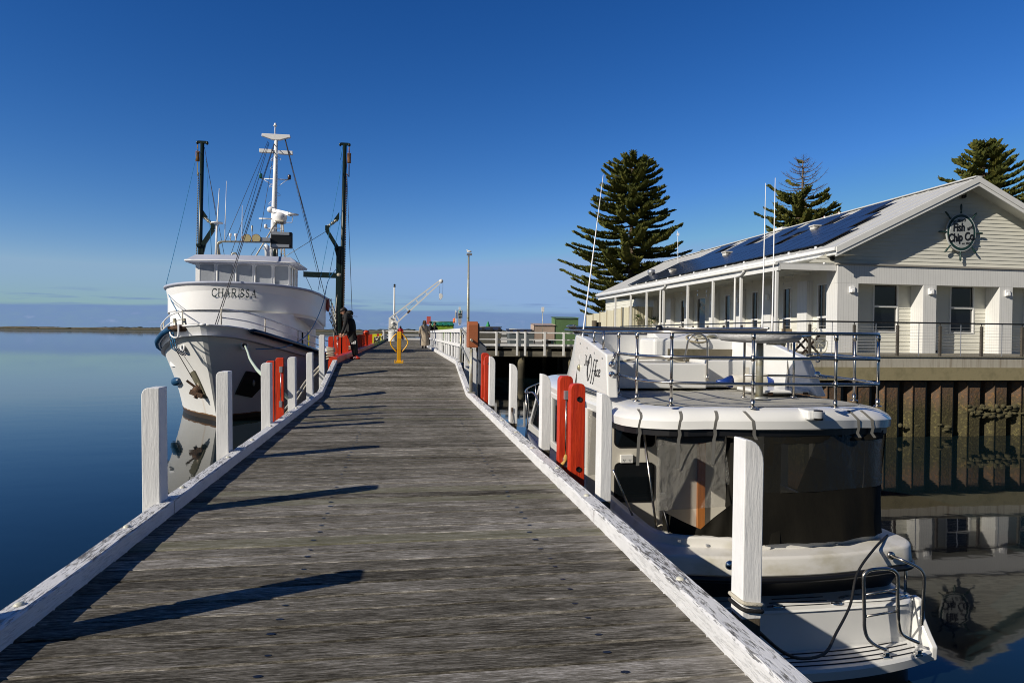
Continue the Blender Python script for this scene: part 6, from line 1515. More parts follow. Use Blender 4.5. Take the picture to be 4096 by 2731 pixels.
# ================================================================== right paling fence of the upper jetty
pf=thing('paling_fence',(1.8,30,UZ),'long white paling fence along the right edge of the upper deck','fence')
yp=[PX(x,1400,1.76).y for x in (1845,1832,1820.8,1808.6,1797,1789,1780.6,1769.7)]; y=yp[-1]
while y<50.4: y+=1.05; yp.append(y)
for i,y in enumerate(yp): MB().box(1.74,1.80,y-.02,y+.36,UZ-.35,UZ+1.03).build('paling',WHITE,pf)
for i in range(6):
    a=lerp(19.4,50.5,i/6); b_=lerp(19.4,50.5,(i+1)/6)-.03
    MB().box(1.69,1.735,a,b_,UZ+.93,UZ+1.05).build('top_rail',WHITE,pf); MB().box(1.69,1.735,a,b_,UZ+.49,UZ+.59).build('middle_rail',WHITE,pf)
MB().box(1.70,2.1,19.28,19.36,UZ+.88,UZ+1.08).box(1.72,1.88,19.15,19.27,-.2,UZ+1.0).build('end_board',WHITE,pf)
# boards beside the ramp, below the pipe rail
for i,(y,zt) in enumerate(((17.9,1.05),(18.5,1.2))):
    post(1.80,y,.13,.06,-.3,zt,1,WHITE,['shorter','taller'][i]+' white board beside the pipe rail at the ramp','fence_board','board','white boards at the ramp',r=.06)
# galvanised pipe rail at the ladder
g_=thing('pipe_rail',(1.7,17.5,0),'galvanised pipe handrail running down from the ramp beside the rusty post box','railing')
q=lambda x,y,X: PX(1800+x*.26786,1280+y*.26786,X)
a0=q(160,635,1.60); a0.z=UZ+.1; at=q(155,140,1.60)
b0=q(318,1030,1.60); b0.z=dz(b0.y)+.11; bt=V((b0.x,b0.y,q(318,420,1.60).z))
MB().tube([a0,V((a0.x,a0.y,at.z))],.030,10).build('rail_post',GALV,g_); MB().tube([b0,bt],.032,10).build('rail_post',GALV,g_)
MB().tube([V((a0.x,a0.y,at.z)),V((a0.x,a0.y-.08,at.z+.02)),b0.lerp(bt,1)+V((0,0,.18))],.030,10).build('top_pipe',GALV,g_)
MB().tube([V((a0.x,a0.y,lerp(a0.z,at.z,.53))),V((b0.x,b0.y,lerp(b0.z,bt.z,.55)))],.028,10).build('middle_pipe',GALV,g_)
for c in (a0,b0): MB().box(c.x-.08,c.x+.08,c.y-.08,c.y+.08,c.z,c.z+.02).build('base_plate',GALV,g_)
# rusty orange box on its pipe
o_=thing('post_box',(1.75,16.1,0),'rusty orange curved-top metal box on a pipe at the right of the ramp','box')
c=PX(1871,1285,1.62); w_=.0
p0=PY(1872,1390,16.1); p1=PY(1914,1285,16.1); x0,x1=p0.x,p1.x; z0,z1=p0.z,p1.z
poly=[(0,0),(.42,0),(.44,.25),(.42,.45),(.34,z1-z0-.05),(.22,z1-z0),(.08,z1-z0-.01),(0,z1-z0-.08)]
MB().prism([(a,c_) for a,c_ in poly],lambda a,c_:(x0,16.1+a,z0+c_),(x1-x0,0,0)).build('body',ORANGE,o_,bevel=.015)
MB().prism([(.02,.03),(.40,.03),(.40,.45),(.32,z1-z0-.09),(.1,z1-z0-.05),(.02,z1-z0-.12)],lambda a,c_:(x1+.001,16.1+a,z0+c_),(.03,0,0)).build('back_plate',BINK,o_)
MB().tube([(lerp(x0,x1,.35),16.3,-.5),(lerp(x0,x1,.35),16.3,z0)],.028,8).tube([(x1+.02,16.4,-1.2),(x1+.02,16.4,z0+.1)],.02,8).build('pipe',GALV,o_)
st=MB().box(2.02,2.22,18.2,18.3,-1.9,1.05).prism([(0,0),(.2,0),(.2,.10),(0,.28)],lambda a,c_:(2.02+a,18.2,1.05+c_),(0,.1,0)); tag(st.build('fender_pile',mat('blue_grey_timber',(.10,.11,.13),.8,var=.2)),'dark blue-grey square pile behind the rusty orange box','pile')
bm=MB(); rn=random.Random(8)
for k in range(26): bm.ball((1.95+rn.uniform(-.08,.08),17.4,-.2-k*.065+rn.uniform(-.02,.02)),(rn.uniform(.05,.12),.1,.06),0,6,4)
tag(bm.build('mussel_rope',DARKT),'dark clump of weed and mussels hanging below the pipe rail','weed')
# yellow bollard
by=20.45; bx=PY(1596,1440,by).x
yb=thing('yellow_bollard',(bx,by,UZ),'yellow folding bollard with two side hoops in the middle of the jetty','bollard')
ht=.93
MB().box(bx-.062,bx+.062,by-.03,by+.05,UZ+.06,UZ+ht).build('upright',YELP,yb,bevel=.006)
MB().box(bx-.045,bx+.045,by-.036,by-.031,UZ+.10,UZ+ht-.2).build('channel',mat('shaded_yellow_enamel',(.62,.30,.01),.4),yb)  # flat strip in darker yellow, shade of the channel put into its colour
MB().box(bx-.13,bx+.13,by-.08,by+.1,UZ,UZ+.03).box(bx-.13,bx-.10,by-.08,by+.1,UZ+.03,UZ+.09).box(bx+.10,bx+.13,by-.08,by+.1,UZ+.03,UZ+.09).box(bx-.08,bx+.08,by-.07,by+.07,UZ+.03,UZ+.07).build('base',YELP,yb,bevel=.006)
for s in (-1,1): MB().tube(smooth_path([V((bx+s*.08,by,UZ+ht-.06)),V((bx+s*.16,by,UZ+ht-.14)),V((bx+s*.245,by,UZ+ht-.27)),V((bx+s*.25,by,UZ+ht-.34)),V((bx+s*.21,by,UZ+ht-.44)),V((bx+s*.08,by,UZ+ht-.60))],5),.018,8).build('hoop',YELP,yb)
# crane
CY=72.5
cr=thing('jib_crane',(-1.0,CY,UZ),'small white jib crane on a drum base at the end of the jetty','crane')
CP=lambda x,y:PY(1250+x*.29762,1050+y*.29762,CY)
dL,dR=CP(1018,1000).x,CP(1150,1000).x; dc=(dL+dR)/2; dr=(dR-dL)/2; dt=CP(1085,925).z
MB().lathe([(dr,0),(dr,dt-UZ-.1),(dr*1.03,dt-UZ-.08),(dr*1.03,dt-UZ),(0,dt-UZ)],(dc,CY+dr,UZ),28).build('drum',SIGNW,cr)
MB().prism([(CP(1025,740).x,CP(1025,740).z),(CP(1045,735).x,CP(1045,735).z),(CP(1150,795).x,CP(1150,795).z),(CP(1150,915).x,CP(1150,915).z),(CP(1022,915).x,CP(1022,915).z)][::-1],lambda a,c_:(a,CY+.1,c_),(0,.5,0)).build('head_plate',SIGNW,cr,bevel=.01)
c=CP(1080,812); MB().lathe([(0,-.12),(.15,-.12),(.16,0)],V((c.x,CY+.1,c.z)),16,axis='y').build('hub',SIGNW,cr)
c=CP(1085,870); MB().lathe([(.16,-.06),(.2,-.06),(.2,-.03),(.16,-.03),(.16,-.06)],V((c.x,CY+.1,c.z)),16,axis='y').tube([V((c.x-.6,CY,c.z-.05)),V((c.x-.2,CY,c.z+.03)),V((c.x+.5,CY,c.z-.25))],.03,6).build('winch',GALV,cr)
u0,u1=CP(1040,745),CP(1700,250); l0,l1=CP(1145,800),CP(1715,275)
MB().bar(u0,u1,.14,.15,(0,1,0)).build('upper_chord',SIGNW,cr); MB().bar(l0,l1,.14,.15,(0,1,0)).build('lower_chord',SIGNW,cr)
for f in ((1115,700,1160,770),(1255,605,1290,650),(1390,500,1415,535),(1520,400,1540,425)): MB().bar(CP(f[0],f[1]),CP(f[2],f[3]),.12,.10,(0,1,0)).build('lattice_strut',SIGNW,cr)
c=CP(1300,655); MB().bar(CP(1275,680),CP(1312,645),.2,.16,(0,1,0)).build('rusty_joint',IRON,cr)
c=CP(1730,250); MB().lathe([(0,-.1),(.20,-.1),(.22,0),(.2,.1),(0,.1)],c,18,axis='y').build('sheave',SIGNW,cr)
MB().tube([CP(1753,262),CP(1750,430)],.012,4).tube([CP(1710,320),CP(1708,430)],.012,4).build('hoist_wire',WIRE,cr)
c=CP(1725,455); MB().prism([(-.18,.25),(.0,.34),(.18,.2),(.2,-.05),(.02,-.35),(-.06,-.35),(-.2,0)],lambda a,b_:(c.x+a,c.y-.05,c.z+b_),(0,.1,0)).build('hook_block',SIGNW,cr,bevel=.02)
MB().tube([CP(1712,485),CP(1712,498)],.05,6).build('hook',CHAIN,cr)
MB().tube([CP(1140,730),CP(1520,410)],.008,4).build('brace_wire',WIRE,cr)
lp2=thing('light_pole',(CP(1098,900).x,CY+1.8,UZ),'thin white pole with a small lamp behind the crane','lamp post')
PQ=lambda x,y:PY(1250+x*.29762,1050+y*.29762,CY+1.8)
MB().tube([V((PQ(1098,900).x,CY+1.8,UZ)),PQ(1100,330)],[.11,.085],8).box(PQ(1098,740).x-.18,PQ(1098,740).x+.18,CY+1.7,CY+1.9,PQ(0,760).z,PQ(0,725).z).build('pole',SIGNW,lp2)
c=PQ(1103,330); MB().lathe([(.1,0),(.16,.02),(.1,.05),(.1,.25),(.16,.27),(.0,.34)],c,10).build('lamp',BINK,lp2)
# end railing of the jetty
er=thing('white_railing',(0,88,UZ),'white three-rail railing across the far end of the jetty','railing')
for z0,z1 in ((.0,.22),(.52,.62),(1.05,1.17)): MB().box(-2.6,6,87.6,87.7,UZ+z0,UZ+z1).build('rail',WHITE,er)
for x in (-2.4,-.2,2.55,5.0): MB().box(x-.1,x+.1,87.45,87.6,UZ-.2,UZ+1.2).build('rail_post',WHITE,er)
# red bollard and small bollards by the left planks
c=PY(1250+720*.2976,1050+1100*.2976,40); rb=MB(); rb.lathe([(.12,0),(.12,.72),(.16,.76),(.19,.80),(.20,.90),(.15,1.0),(0,1.03)],(-2.0,PX(1464,1360,-2.0).y,UZ),14); tag(rb.build('mooring_bollard',RED),'round-headed red mooring bollard among the red planks','bollard')
for i,(x,lb) in enumerate(((1504,'nearest'),(1516,'middle'),(1528,'farthest'))):
    p=PX(x,1365,-1.95); mb=MB(); mb.lathe([(.10,0),(.10,.3),(.14,.32),(.14,.40),(0,.42)],(-1.95,p.y,UZ+.17),10); tag(mb.build('mooring_bollard',GALV),lb+' of three small grey bollards on the mossy kerb','bollard')
mb=MB(); c=V((-1.9,50.5,UZ+.3)); rn=random.Random(2)
for k in range(5): mb.tube([c+V((rn.uniform(-.2,.2),rn.uniform(-.6,.6),rn.uniform(-.1,.15))) for _ in range(6)],.05,5)
tag(mb.build('rope_heap',ROPEW),'tangled pale rope lying on the mossy kerb','rope')
mb=MB(); a=V((2,0,0)); p=PX(1500,1370,-1.95); mb.tube([V((-1.9,p.y-2+.9*math.cos(t)*.3,UZ+.28+.25*math.sin(t))) for t in [k*math.pi/8 for k in range(13)]],.06,6); tag(mb.build('mooring_ring',IRON),'dark iron ring standing on the mossy kerb','ring')
# notice signs and items behind the paling fence
def board(x0,y0_,x1,y1,Y,m,th=.03): 
    a,b_=PY(x0,y0_,Y),PY(x1,y1,Y); return MB().box(min(a.x,b_.x),max(a.x,b_.x),Y,Y+th,min(a.z,b_.z),max(a.z,b_.z))
SC=lambda x,y:(1660+x*.12755,1230+y*.12755)
s1=thing('notice_sign',(PY(1840,1270,44).x,44,UZ),'notice sign with a green emblem above lines of small text on a white post','sign')
board(*SC(1375,-20),*SC(1430,560),44.05,WHITE,.12).build('post',WHITE,s1)
board(*SC(1335,80),*SC(1487,332),44,FRAME,.02).build('sign_frame',FRAME,s1); p_=board(*SC(1345,90),*SC(1478,322),43.985,SIGNW,.012).build('panel',mat('pale_grey_sign',(.58,.60,.58),.4),s1)
c=PY(*SC(1410,128),43.97); MB().lathe([(0,-.004),(.065,-.004),(.065,0)],c,14,axis='y').build('emblem',mat('sea_green_emblem',(.05,.35,.33),.4),p_)
for yy,ww,mm in ((180,55,2.2),(200,50,1.5),(222,60,2.2),(250,52,1.4),(275,50,1),(290,54,1),(305,40,1)):
    a,b_=PY(*SC(1410-ww,yy),43.975),PY(*SC(1410+ww,yy),43.975); MB().box(a.x,b_.x,43.972,43.98,a.z-.009*mm,a.z+.005*mm).build('text_line',INK,p_)
board(*SC(1355,345),*SC(1458,490),44.0,SIGNW,.02).build('lower_plate',mat('grey_lower_plate',(.42,.43,.45),.5),s1)
s2=thing('marker_post',(PY(1824,1270,43).x,43,UZ),'narrow black and white post with pointed top left of the notice sign','post')
a,b_=PY(*SC(1262,130),43),PY(*SC(1300,480),43); MB().prism([(a.x,b_.z),(b_.x,b_.z),(b_.x,a.z),((a.x+b_.x)/2,a.z+.12),(a.x,a.z)],lambda u,v:(u,43,v),(0,.15,0)).build('post',WHITE,s2)
a,b_=PY(*SC(1274,150),42.98),PY(*SC(1300,330),42.98); MB().box(a.x,b_.x,42.98,42.998,b_.z,a.z).build('black_panel',BLK,s2)
o=MB(); a,b_=PY(*SC(1237,375),43.5),PY(*SC(1237,480),43.5); o.tube([b_,a],.10,10); o.ball(a,(.10,.10,.10),0,8,5); tag(o.build('lifebuoy_holder',ORB),'orange lifebuoy case seen over the green skip lid','lifebuoy')
o=board(*SC(368,275),*SC(492,520),80,PINKS,.3); tag(o.build('notice_board',PINKS),'plain faded red board standing behind the people on the jetty','board')
c=PY(1952,1297,300); cm=thing('channel_marker',(c.x,300,WATER),'green channel marker with a cone top out on the water','marker')
MB().tube([(c.x,300,WATER),(c.x,300,c.z-.5)],.35,8).build('pile',GREENP,cm); a=PY(1952,1287,300); MB().lathe([(1.0,0),(.05,2.2)],(c.x,300,PY(1952,1303,300).z),8).build('cone',GREENP,cm); MB().lathe([(.9,-1.5),(.9,.2),(0,.2)],(c.x,300,PY(1952,1303,300).z),8).build('lamp',GREENP,cm)
# ================================================================== birds
def gull(p,lb,s=1,rz=0):
    g=thing('seagull',p,lb,'bird',None,rz); 
    MB().tube([V((-.20,0,.14))*s,V((-.1,0,.16))*s,V((.05,0,.20))*s,V((.13,0,.23))*s],[.015*s,.06*s,.075*s,.03*s],8).ball(V((.15,0,.29))*s,(.045*s,.04*s,.04*s),0,8,6).tube([V((.11,0,.22))*s,V((.15,0,.28))*s],.035*s,8).build('body',GULLW,g,local=True)
    MB().tube([V((-.25,0,.13))*s,V((0,0,.215))*s],[.012*s,.06*s],8).build('wings',GULLG,g,local=True)
    MB().tube([V((.19,0,.29))*s,V((.23,0,.28))*s],[.012*s,.003*s],5).build('beak',ORB,g,local=True)
    for a in (-.02,.02): MB().tube([V((.03,a,.15))*s,V((.03,a,0))*s],.006*s,5).build('leg',ORB,g,local=True)
a=PY(2300+1398*.7636,600+315*.7636,35.6); gull(V((RX,a.y*1.0,RZ+.06)) if False else PX(3367,855,RX)-V((0,0,.42)),'larger gull standing on the roof ridge',1.5,R_(200))
gull(PX(3308,870,RX)-V((0,0,.40)),'smaller gull further along the roof ridge',1.4,R_(200))
mp=PZ(3400+1095*.3188,1250+512*.3188,TZ); mp=thing('magpie_lark',mp,'small black and white bird at the edge of the restaurant terrace','bird')
MB().tube([V((.0,0,.09)),V((-.05,0,.08)),V((-.2,0,.01))],[.045,.04,.012],8).ball((.045,0,.13),(.03,.03,.03),0,8,5).build('body',BLK,mp,local=True)
MB().ball((-.01,-.03,.07),(.04,.03,.035),0,8,5).build('belly',GULLW,mp,local=True); MB().tube([(0,0,.06),(0,0,0)],.004,4).build('legs',BLK,mp,local=True)
# ================================================================== Norfolk pines
def pine(x,y,z0,H_,prof,lb,seed,bare=lambda t:0,dens=1.0,up=.22):
    """prof: list of (height fraction, branch length)"""
    rn=random.Random(seed); t=thing('norfolk_pine',(x,y,z0),lb,'tree','Norfolk pines behind the restaurant')
    MB().tube([(x,y,z0),(x,y,z0+H_*.5),(x,y,z0+H_*.97)],[.42,.26,.05],10).build('trunk',BARK,t)
    lf=MB(); wd=MB(); n=int(H_/.71)
    for k in range(n):
        f=.16+.835*(k/n); z=z0+H_*f; Ln=interp(prof,f)
        if Ln<=0: continue
        nb=rn.choice((6,7,7,8)); a0=rn.uniform(0,6.28)
        for j in range(nb):
            a=a0+2*math.pi*j/nb+rn.uniform(-.25,.25); L_=Ln*rn.uniform(.70,1.12); zz=z+rn.uniform(-.14,.14)
            if rn.random()<.06: L_*=1.22
            d=V((math.cos(a),math.sin(a),0)); s=V((-d.y,d.x,0)); pts=[]
            rise=up*(1.6 if f>.85 else 1)*rn.uniform(.6,1.3)
            for i in range(7): q=i/6; pts.append(V((x,y,zz))+d*L_*q+V((0,0,L_*(rise*q*q-.10*q+ -.05*math.sin(q*3.1)))))
            wd.tube(pts,[.05+.02*L_/4,.045,.04,.03,.025,.02,.01],4,caps=False)
            b_=bare(f)
            if rn.random()<b_:
                for i in (3,4,5):
                    for sd in (-1,1): wd.tube([pts[i],pts[i]+(s*sd*.5+d*.3)*rn.uniform(.4,1)+V((0,0,.2))],[.018,.008],3,caps=False)
                continue
            m_=int(dens*(7+L_*7.5))
            for i in range(m_):
                q=.18+.82*(i+rn.random())/m_; qi=min(5,int(q*6)); p=pts[qi].lerp(pts[qi+1],q*6-qi)
                for sd in (-1,1):
                    ln=rn.uniform(.42,.85)*(1.15-.45*q)*min(1,.5+L_/5); v=(s*sd*rn.uniform(.6,1)+d*rn.uniform(.5,1.0)).normalized()*ln
                    e1=p+v*.55+V((0,0,.05+rn.uniform(-.02,.10))); e2=p+v+V((0,0,.16+rn.uniform(-.02,.2)))
                    r=rn.uniform(.055,.10)
                    lf.tube([p,e1,e2],[r*.8,r*1.25,r*.3],4,caps=False,smooth=False)
                    if rn.random()<.75: lf.tube([e1,e1+v*.35+s*sd*.1+V((0,0,.16))],[r,r*.3],3,caps=False,smooth=False)
            lf.tube([pts[5],pts[6]+V((0,0,.1)),pts[6]+d*.25+V((0,0,.25))],[.09,.12,.03],4,caps=False,smooth=False)
    wd.build('branches',BARK,t); lf.build('crown',LEAF,t); return t
pine(25.67,75,.5,21.4,[(.15,5.0),(.25,6.4),(.38,7.0),(.5,7.4),(.56,5.9),(.62,5.2),(.7,4.8),(.78,4.1),(.86,3.5),(.92,2.8),(.97,2.0),(1,1.4)],'largest Norfolk pine with a full dark crown, left of the restaurant',3,up=.20,dens=1.1)
pine(43.7,70,.5,21.2,[(.15,3.0),(.45,4.6),(.6,4.2),(.68,3.8),(.78,3.2),(.88,2.2),(.96,1.0),(1,.4)],'thin Norfolk pine with a bare twiggy top behind the restaurant ridge',5,bare=lambda f:.05 if f<.72 else (.5 if f<.80 else .9),up=.34,dens=.9)
pine(52.3,55,.5,19.2,[(.15,4),(.6,3.9),(.72,3.6),(.8,3.0),(.88,2.2),(.95,1.3),(1,.6)],'Norfolk pine with a dense top rising behind the restaurant gable',9,up=.25,dens=1.0)
pine(66,60,.5,14.2,[(.15,4),(.7,4),(.9,2.5),(1,1)],'low edge of another pine at the far right behind the roof',12,up=.25)
# ================================================================== people
def skin_body(name,joints,edges,radii,mats,par,root=0,sub=2):
    me=bpy.data.meshes.new(name); me.from_pydata([tuple(j) for j in joints],edges,[]); me.materials.append(mats)
    o=bpy.data.objects.new(name,me); sc.collection.objects.link(o)
    sm=o.modifiers.new('skin','SKIN'); sm.use_smooth_shade=True
    for i,r in enumerate(radii):
        v=me.skin_vertices[0].data[i]; v.radius=r if isinstance(r,(tuple,list)) else (r,r); v.use_root=(i==root)
    ss=o.modifiers.new('sub','SUBSURF'); ss.levels=sub; ss.render_levels=sub
    bpy.context.view_layer.update(); dg=bpy.context.evaluated_depsgraph_get(); me2=bpy.data.meshes.new_from_object(o.evaluated_get(dg)); bpy.data.objects.remove(o)
    for p in me2.polygons: p.use_smooth=True
    if not me2.materials: me2.materials.append(mats)
    o=bpy.data.objects.new(name,me2); sc.collection.objects.link(o); o.parent=par; return o
def head(par,c,face,r=.098,hairm=HAIRD,long=0,bun=False,tiltx=0,bodyobj=None):
    """head with face: c centre, face unit direction it looks in"""
    f=_v(face).normalized(); s=f.cross(V((0,0,1))).normalized(); u=s.cross(f)
    def W(a,b_,d): return c+s*a+f*b_+u*d
    mb=MB(); rows=[]
    prof=[(-1.28,.30,.10),(-1.15,.50,.16),(-.95,.62,.14),(-.6,.74,.06),(-.2,.80,.0),(.2,.84,-.02),(.6,.76,-.05),(.9,.5,-.06),(1.06,.12,-.05)]
    n=16
    for h,w,fo in prof:
        row=[]
        for j in range(n):
            a=2*math.pi*j/n; row.append(W(r*w*math.cos(a),r*(w*1.12*math.sin(a)+fo),r*h))
        rows.append(row)
    mb.grid(rows,0,True,True); mb.add(rows[0],[tuple(range(n))]); mb.add(rows[-1],[tuple(range(n))])
    mb.prism([(-.10,-.18),(.10,-.18),(.0,.30)],lambda a,h:W(r*a,r*.86,r*h),f*r*.26)        # nose
    for sd in (-1,1): mb.ball(W(sd*r*.84,-.01*r,-.05*r),(r*.10,r*.16,r*.2),0,8,5)
    o=mb.build('head',SKIN,par,local=True)
    for sd in (-1,1): MB().ball(W(sd*r*.32,r*.84,r*.12),(r*.11,r*.07,r*.07),0,8,5).build('eye',BLK,o,local=True)
    MB().ball(W(0,r*.82,-r*.52),(r*.24,r*.07,r*.06),0,8,4).build('mouth',mat('lips',(.35,.10,.08),.5) if 'lips' not in MATS else MATS['lips'],o,local=True)
    mb=MB(); rows=[]
    for h,w,fo in ((-.55,.86,-.32),(-.1,.95,-.22),(.25,1.0,-.14),(.55,.98,-.06),(.85,.78,-.05),(1.08,.42,-.05),(1.17,.06,-.05)):
        rows.append([W(r*w*math.cos(a)*1.02,r*(w*1.12*math.sin(a)*(1 if math.sin(a)<0 or h>.5 else .35)+fo),r*h*(1 if math.sin(a)<.3 or h>.4 else 1)) for a in [2*math.pi*j/16 for j in range(16)]])
    mb.grid(rows,0,True,True)
    rn=random.Random(1)
    for k in range(30): a=rn.uniform(0,6.28); h=rn.uniform(.3,1.05); w=math.sqrt(max(.05,1.25-h*h)); mb.ball(W(r*w*.85*math.cos(a),r*(w*.9*math.sin(a)-.08),r*h),(r*.2,r*.2,r*.16),0,6,4)
    if long: 
        for sd in (-1,1): mb.tube([W(sd*r*.75,0,r*.5),W(sd*r*.98,r*.25,-r*.6),W(sd*r*.8,r*.5,-r*1.8),W(sd*r*.6,r*.6,-r*(1.8+long))],[r*.25,r*.32,r*.35,r*.12],8)
        mb.tube([W(0,-r*.8,r*.4),W(0,-r*.95,-r*.8),W(0,-r*.8,-r*2.2)],[r*.6,r*.8,r*.5],10)
    if bun: mb.ball(W(0,-r*.2,r*1.35),(r*.42,r*.42,r*.38),0,10,6)
    mb.build('hair',hairm,par,local=True)
def hand(par,wr,d,nrm,side=1,s=1.0,curl=.5):
    """palm and five fingers: wr wrist, d direction of the hand, nrm palm normal"""
    d=_v(d).normalized(); n_=_v(nrm).normalized(); s_=d.cross(n_).normalized()*side
    J=[wr,wr+d*.045*s,wr+d*.085*s]; E_=[(0,1),(1,2)]; R=[.022,(.026,.030),(.022,.030)]
    for k,(off,ln) in enumerate(((-.030,.070),(-.010,.080),(.011,.076),(.030,.060))):
        i=len(J); b=wr+(d*.085+s_*off*-1)*s; J+= [b,b+(d*ln*.5+n_*ln*.15*curl)*s,b+(d*ln*.82+n_*ln*.5*curl)*s]; E_+=[(2,i),(i,i+1),(i+1,i+2)]; R+=[.0095,.009,.0075]
    i=len(J); b=wr+(d*.03+s_*.032)*s; J+=[b,b+(d*.03+s_*.025+n_*.01)*s,b+(d*.055+s_*.03+n_*.02)*s]; E_+=[(1,i),(i,i+1),(i+1,i+2)]; R+=[.012,.010,.008]
    return skin_body('hand',J,E_,R,SKIN,par,0,1)
# --- man leaning on the red planks
mx,my=PZ(1432,1425,UZ).x,23.3
man=thing('person',(mx,my,UZ),'person in a black hoodie, dark track pants and red shoes leaning over the red planks','person')
MP=lambda x,y,dY=0: PY(1300+x*.1977,1150+y*.1977,my+dY)-V((mx,my,UZ))
head_c=MP(375,480); hip=MP(560,920,.05); sh=MP(455,590); nk=MP(420,545)
# body: torso, legs, arms as one continuous figure
JJ=[hip,hip.lerp(sh,.45)+V((.03,.0,.02)),hip.lerp(sh,.85),sh+V((.02,0,.03)),nk,
    hip+V((-.02,-.10,-.06)),hip+V((-.02,.10,-.06)),
    MP(560,1130,-.12),MP(600,1330,-.12),MP(590,1395,-.12),
    MP(600,1130,.12),MP(625,1310,.12),MP(628,1375,.12),
    sh+V((-.02,-.19,.0)),MP(415,720,-.25),MP(365,870,-.25),MP(335,925,-.24),
    sh+V((0,.19,.0)),MP(470,740,.25),MP(430,870,.25),MP(395,935,.22)]
EE=[(0,1),(1,2),(2,3),(3,4),(0,5),(0,6),(5,7),(7,8),(8,9),(6,10),(10,11),(11,12),(3,13),(13,14),(14,15),(15,16),(3,17),(17,18),(18,19),(19,20)]
RR=[(.155,.165),(.155,.175),(.16,.205),(.13,.17),.065,.115,.115,.088,.062,.058,.088,.062,.058,.085,.062,.05,.038,.085,.062,.05,.038]
skin_body('body',JJ,EE,RR,CLBLK,man)
JP=[hip+V((0,0,.05)),JJ[5],JJ[7],JJ[8],JJ[9],JJ[6],JJ[10],JJ[11],JJ[12]]
skin_body('track_pants',JP,[(0,1),(1,2),(2,3),(3,4),(0,5),(5,6),(6,7),(7,8)],[(.16,.17),.13,.105,.078,.062,.13,.105,.078,.062],CLPANT,man)
MB().tube([nk+V((.10,-.09,.02)),nk+V((.02,-.14,-.03)),nk+V((-.06,-.09,-.07)),nk+V((-.08,0,-.08)),nk+V((-.06,.09,-.07)),nk+V((.02,.14,-.03)),nk+V((.10,.09,.02))],[.05,.07,.06,.05,.06,.07,.05],8).ball(nk+V((.12,0,.04)),(.13,.15,.11),0,12,8).build('hood',CLBLK,man,local=True)
head(man,head_c,V((-.75,-.25,-.62)),.105)
hand(man,MP(335,925,-.24),MP(310,965,-.24)-MP(335,925,-.24)+V((0,0,-.01)),V((-.3,-.8,-.2)),1,1.0,.6)
hand(man,MP(395,935,.22),V((-.6,0,-.5)),V((-.2,-.8,-.2)),-1,1.0,.6)
for (a,dy) in ((9,-.12),(12,.12)):
    p=JJ[a]; z=.0; sh_=MB(); bx=V((p.x,p.y,0))
    sh_.tube([bx+V((.09,.02,.045)),bx+V((.02,.0,.06)),bx+V((-.10,-.03,.05)),bx+V((-.19,-.06,.035))] if a==12 else [bx+V((-.08,.03,.05)),bx+V((.0,0,.06)),bx+V((.10,-.05,.05)),bx+V((.19,-.09,.035))],[.045,.055,.05,.03],10); so_=sh_.build('shoe',SHOER,man,local=True)
    for q in (.02,.055,.09): 
        m0=bx+V((q-.03,-.085 if a==9 else -.085,.03)); MB().bar(m0+V((0,-.004,0)),m0+V((.02,.01,.06)),.012,.01).build('shoe_stripe',SIGNW,so_,local=True)
lg=MP(580,1110,-.245)
for k,(w_,h_) in enumerate(((.035,.05),(.035,.085),(.035,.12))):
    x=-.075+k*.05; MB().prism([(0,0),(.035,0),(.035+.015,h_*.75),(.010,h_)],lambda a,c_:(lg.x+x+a,lg.y-.005,lg.z-.05+c_),(0,.006,0)).build('leg_emblem',SIGNW,man,local=True)
c=MP(565,575,-.13); text("WORLDS",.055,0,0,mat('dim_print',(.09,.10,.13),.7),man,'back_print',0,-.25,.001,0); o=[x for x in man.children if x.name.startswith('back_print')][0]; o.data.transform(Matrix.Translation(wloc(man)*1.0+c+V((.04,-.07,.0))-V((0,0,0))))
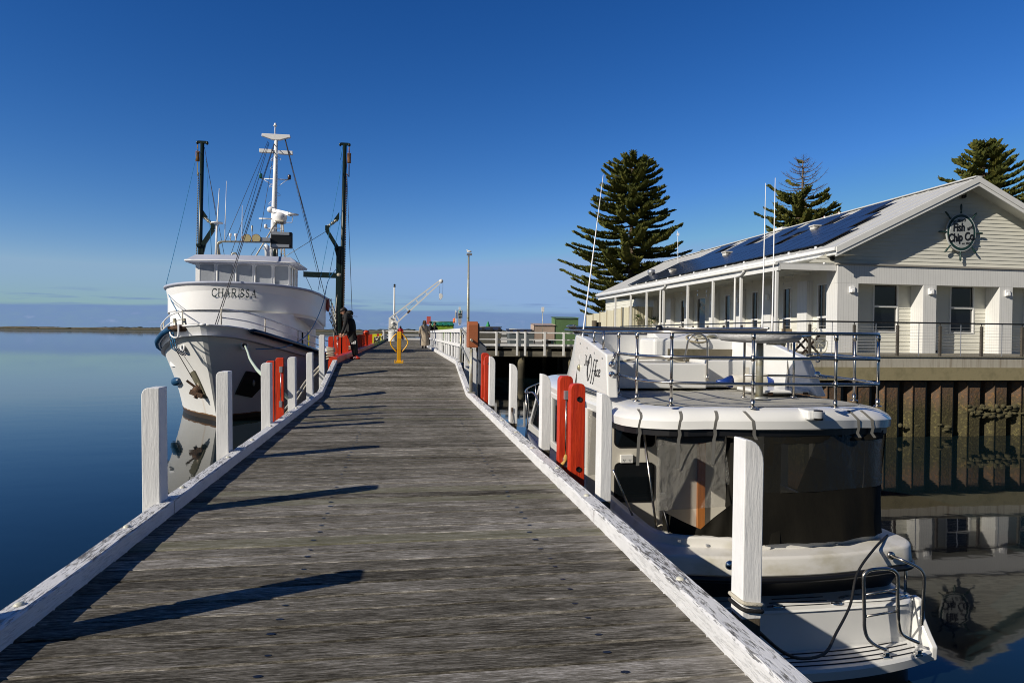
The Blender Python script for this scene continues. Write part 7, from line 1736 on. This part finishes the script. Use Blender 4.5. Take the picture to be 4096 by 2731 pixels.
# --- woman in a long beige coat
def coat_person(x,y,lb,Hh,coat,hair,face,bun=False,long=0,sx=1.0,turn=0,bend=0,boots=True,name='person'):
    t=thing('person',(x,y,UZ),lb,'person'); k=Hh/1.62
    rows=[]; n=20; rn=random.Random(int(x*10+y))
    for z,w_,dp in ((.17,.25,.20),(.22,.255,.21),(.45,.245,.20),(.7,.22,.18),(.95,.20,.16),(1.1,.19,.15),(1.25,.205,.15),(1.34,.19,.13),(1.39,.10,.09),(1.42,.06,.06)):
        rows.append([V((w_*sx*k*math.cos(a)*(1+.05*math.sin(a*6+z*3)*(z<1.0))-bend*max(0,z-.9)*k,dp*k*math.sin(a)*(1+.05*math.sin(a*5+1)*(z<1.0)),z*k)) for a in [2*math.pi*j/n for j in range(n)]])
    mb=MB(); mb.grid(rows,0,True,True); mb.add(rows[0],[tuple(range(n))[::-1]]); 
    co=mb.build('coat',coat,t,local=True)
    B0=-bend*.45*k
    J=[V((B0,0,1.0*k)),V((B0,0,1.25*k)),V((B0*1.1,0,1.36*k)),V((B0*1.15,0,1.44*k)),V((-.10,-.0,.5*k)),V((-.09,-.0,.10*k)),V((.10,0,.5*k)),V((.09,0,.10*k))]
    skin_body('body',J,[(0,1),(1,2),(2,3),(0,4),(4,5),(0,6),(6,7)],[.11,.12,.06,.045,.06,.04,.06,.04],SKIN,t)
    for sd in (-1,1):
        sh_=V((B0+sd*.19*k*sx,0,1.32*k)); el=sh_+V((sd*.07,-.02,-.27*k)); wr=el+V((sd*.03,-.08,-.24*k))
        skin_body('sleeve',[sh_,el,wr],[(0,1),(1,2)],[.085,.072,.065],coat,t,0,1)
        hand(t,wr,V((0,-.1,-1)),V((0,-1,0)),sd,1.0,.4)
        MB().tube([V((sd*.09,.03,.19)),V((sd*.09,.01,.05)),V((sd*.09,-.12,.035))],[.045,.05,.035],8).build('boot',BLK,t,local=True)
    head(t,V((B0*1.2,-.03,1.53*k)),face,.095*k,hair,long,bun)
    return t
wp=PZ(1697,1394,UZ)
w1_=coat_person(wp.x,wp.y,'person with long fair hair in an ankle-length beige quilted coat walking this way',1.60,CLBEI,HAIRB,V((-.1,-.85,-.5)),long=.6)
bp_=PZ(1719,1388,UZ)
coat_person(bp_.x+.05,bp_.y+.6,'person with a dark top bun and long black skirt behind the beige coat',1.62,CLBLK,HAIRD,V((.35,-.6,-.5)),bun=True,sx=.72)
coat_person(bp_.x+.36,bp_.y+1.1,'dark-haired person in a black jacket bending over the paling fence',1.60,CLPANT,HAIRD,V((.5,-.5,-.7)),sx=.5)
rp_=PY(1602,1300,80)
coat_person(rp_.x,80,'person with long dark hair in a red coat half hidden by the crane',1.66,CLRED,HAIRD,V((.2,.9,0)),long=.3,sx=1.1)
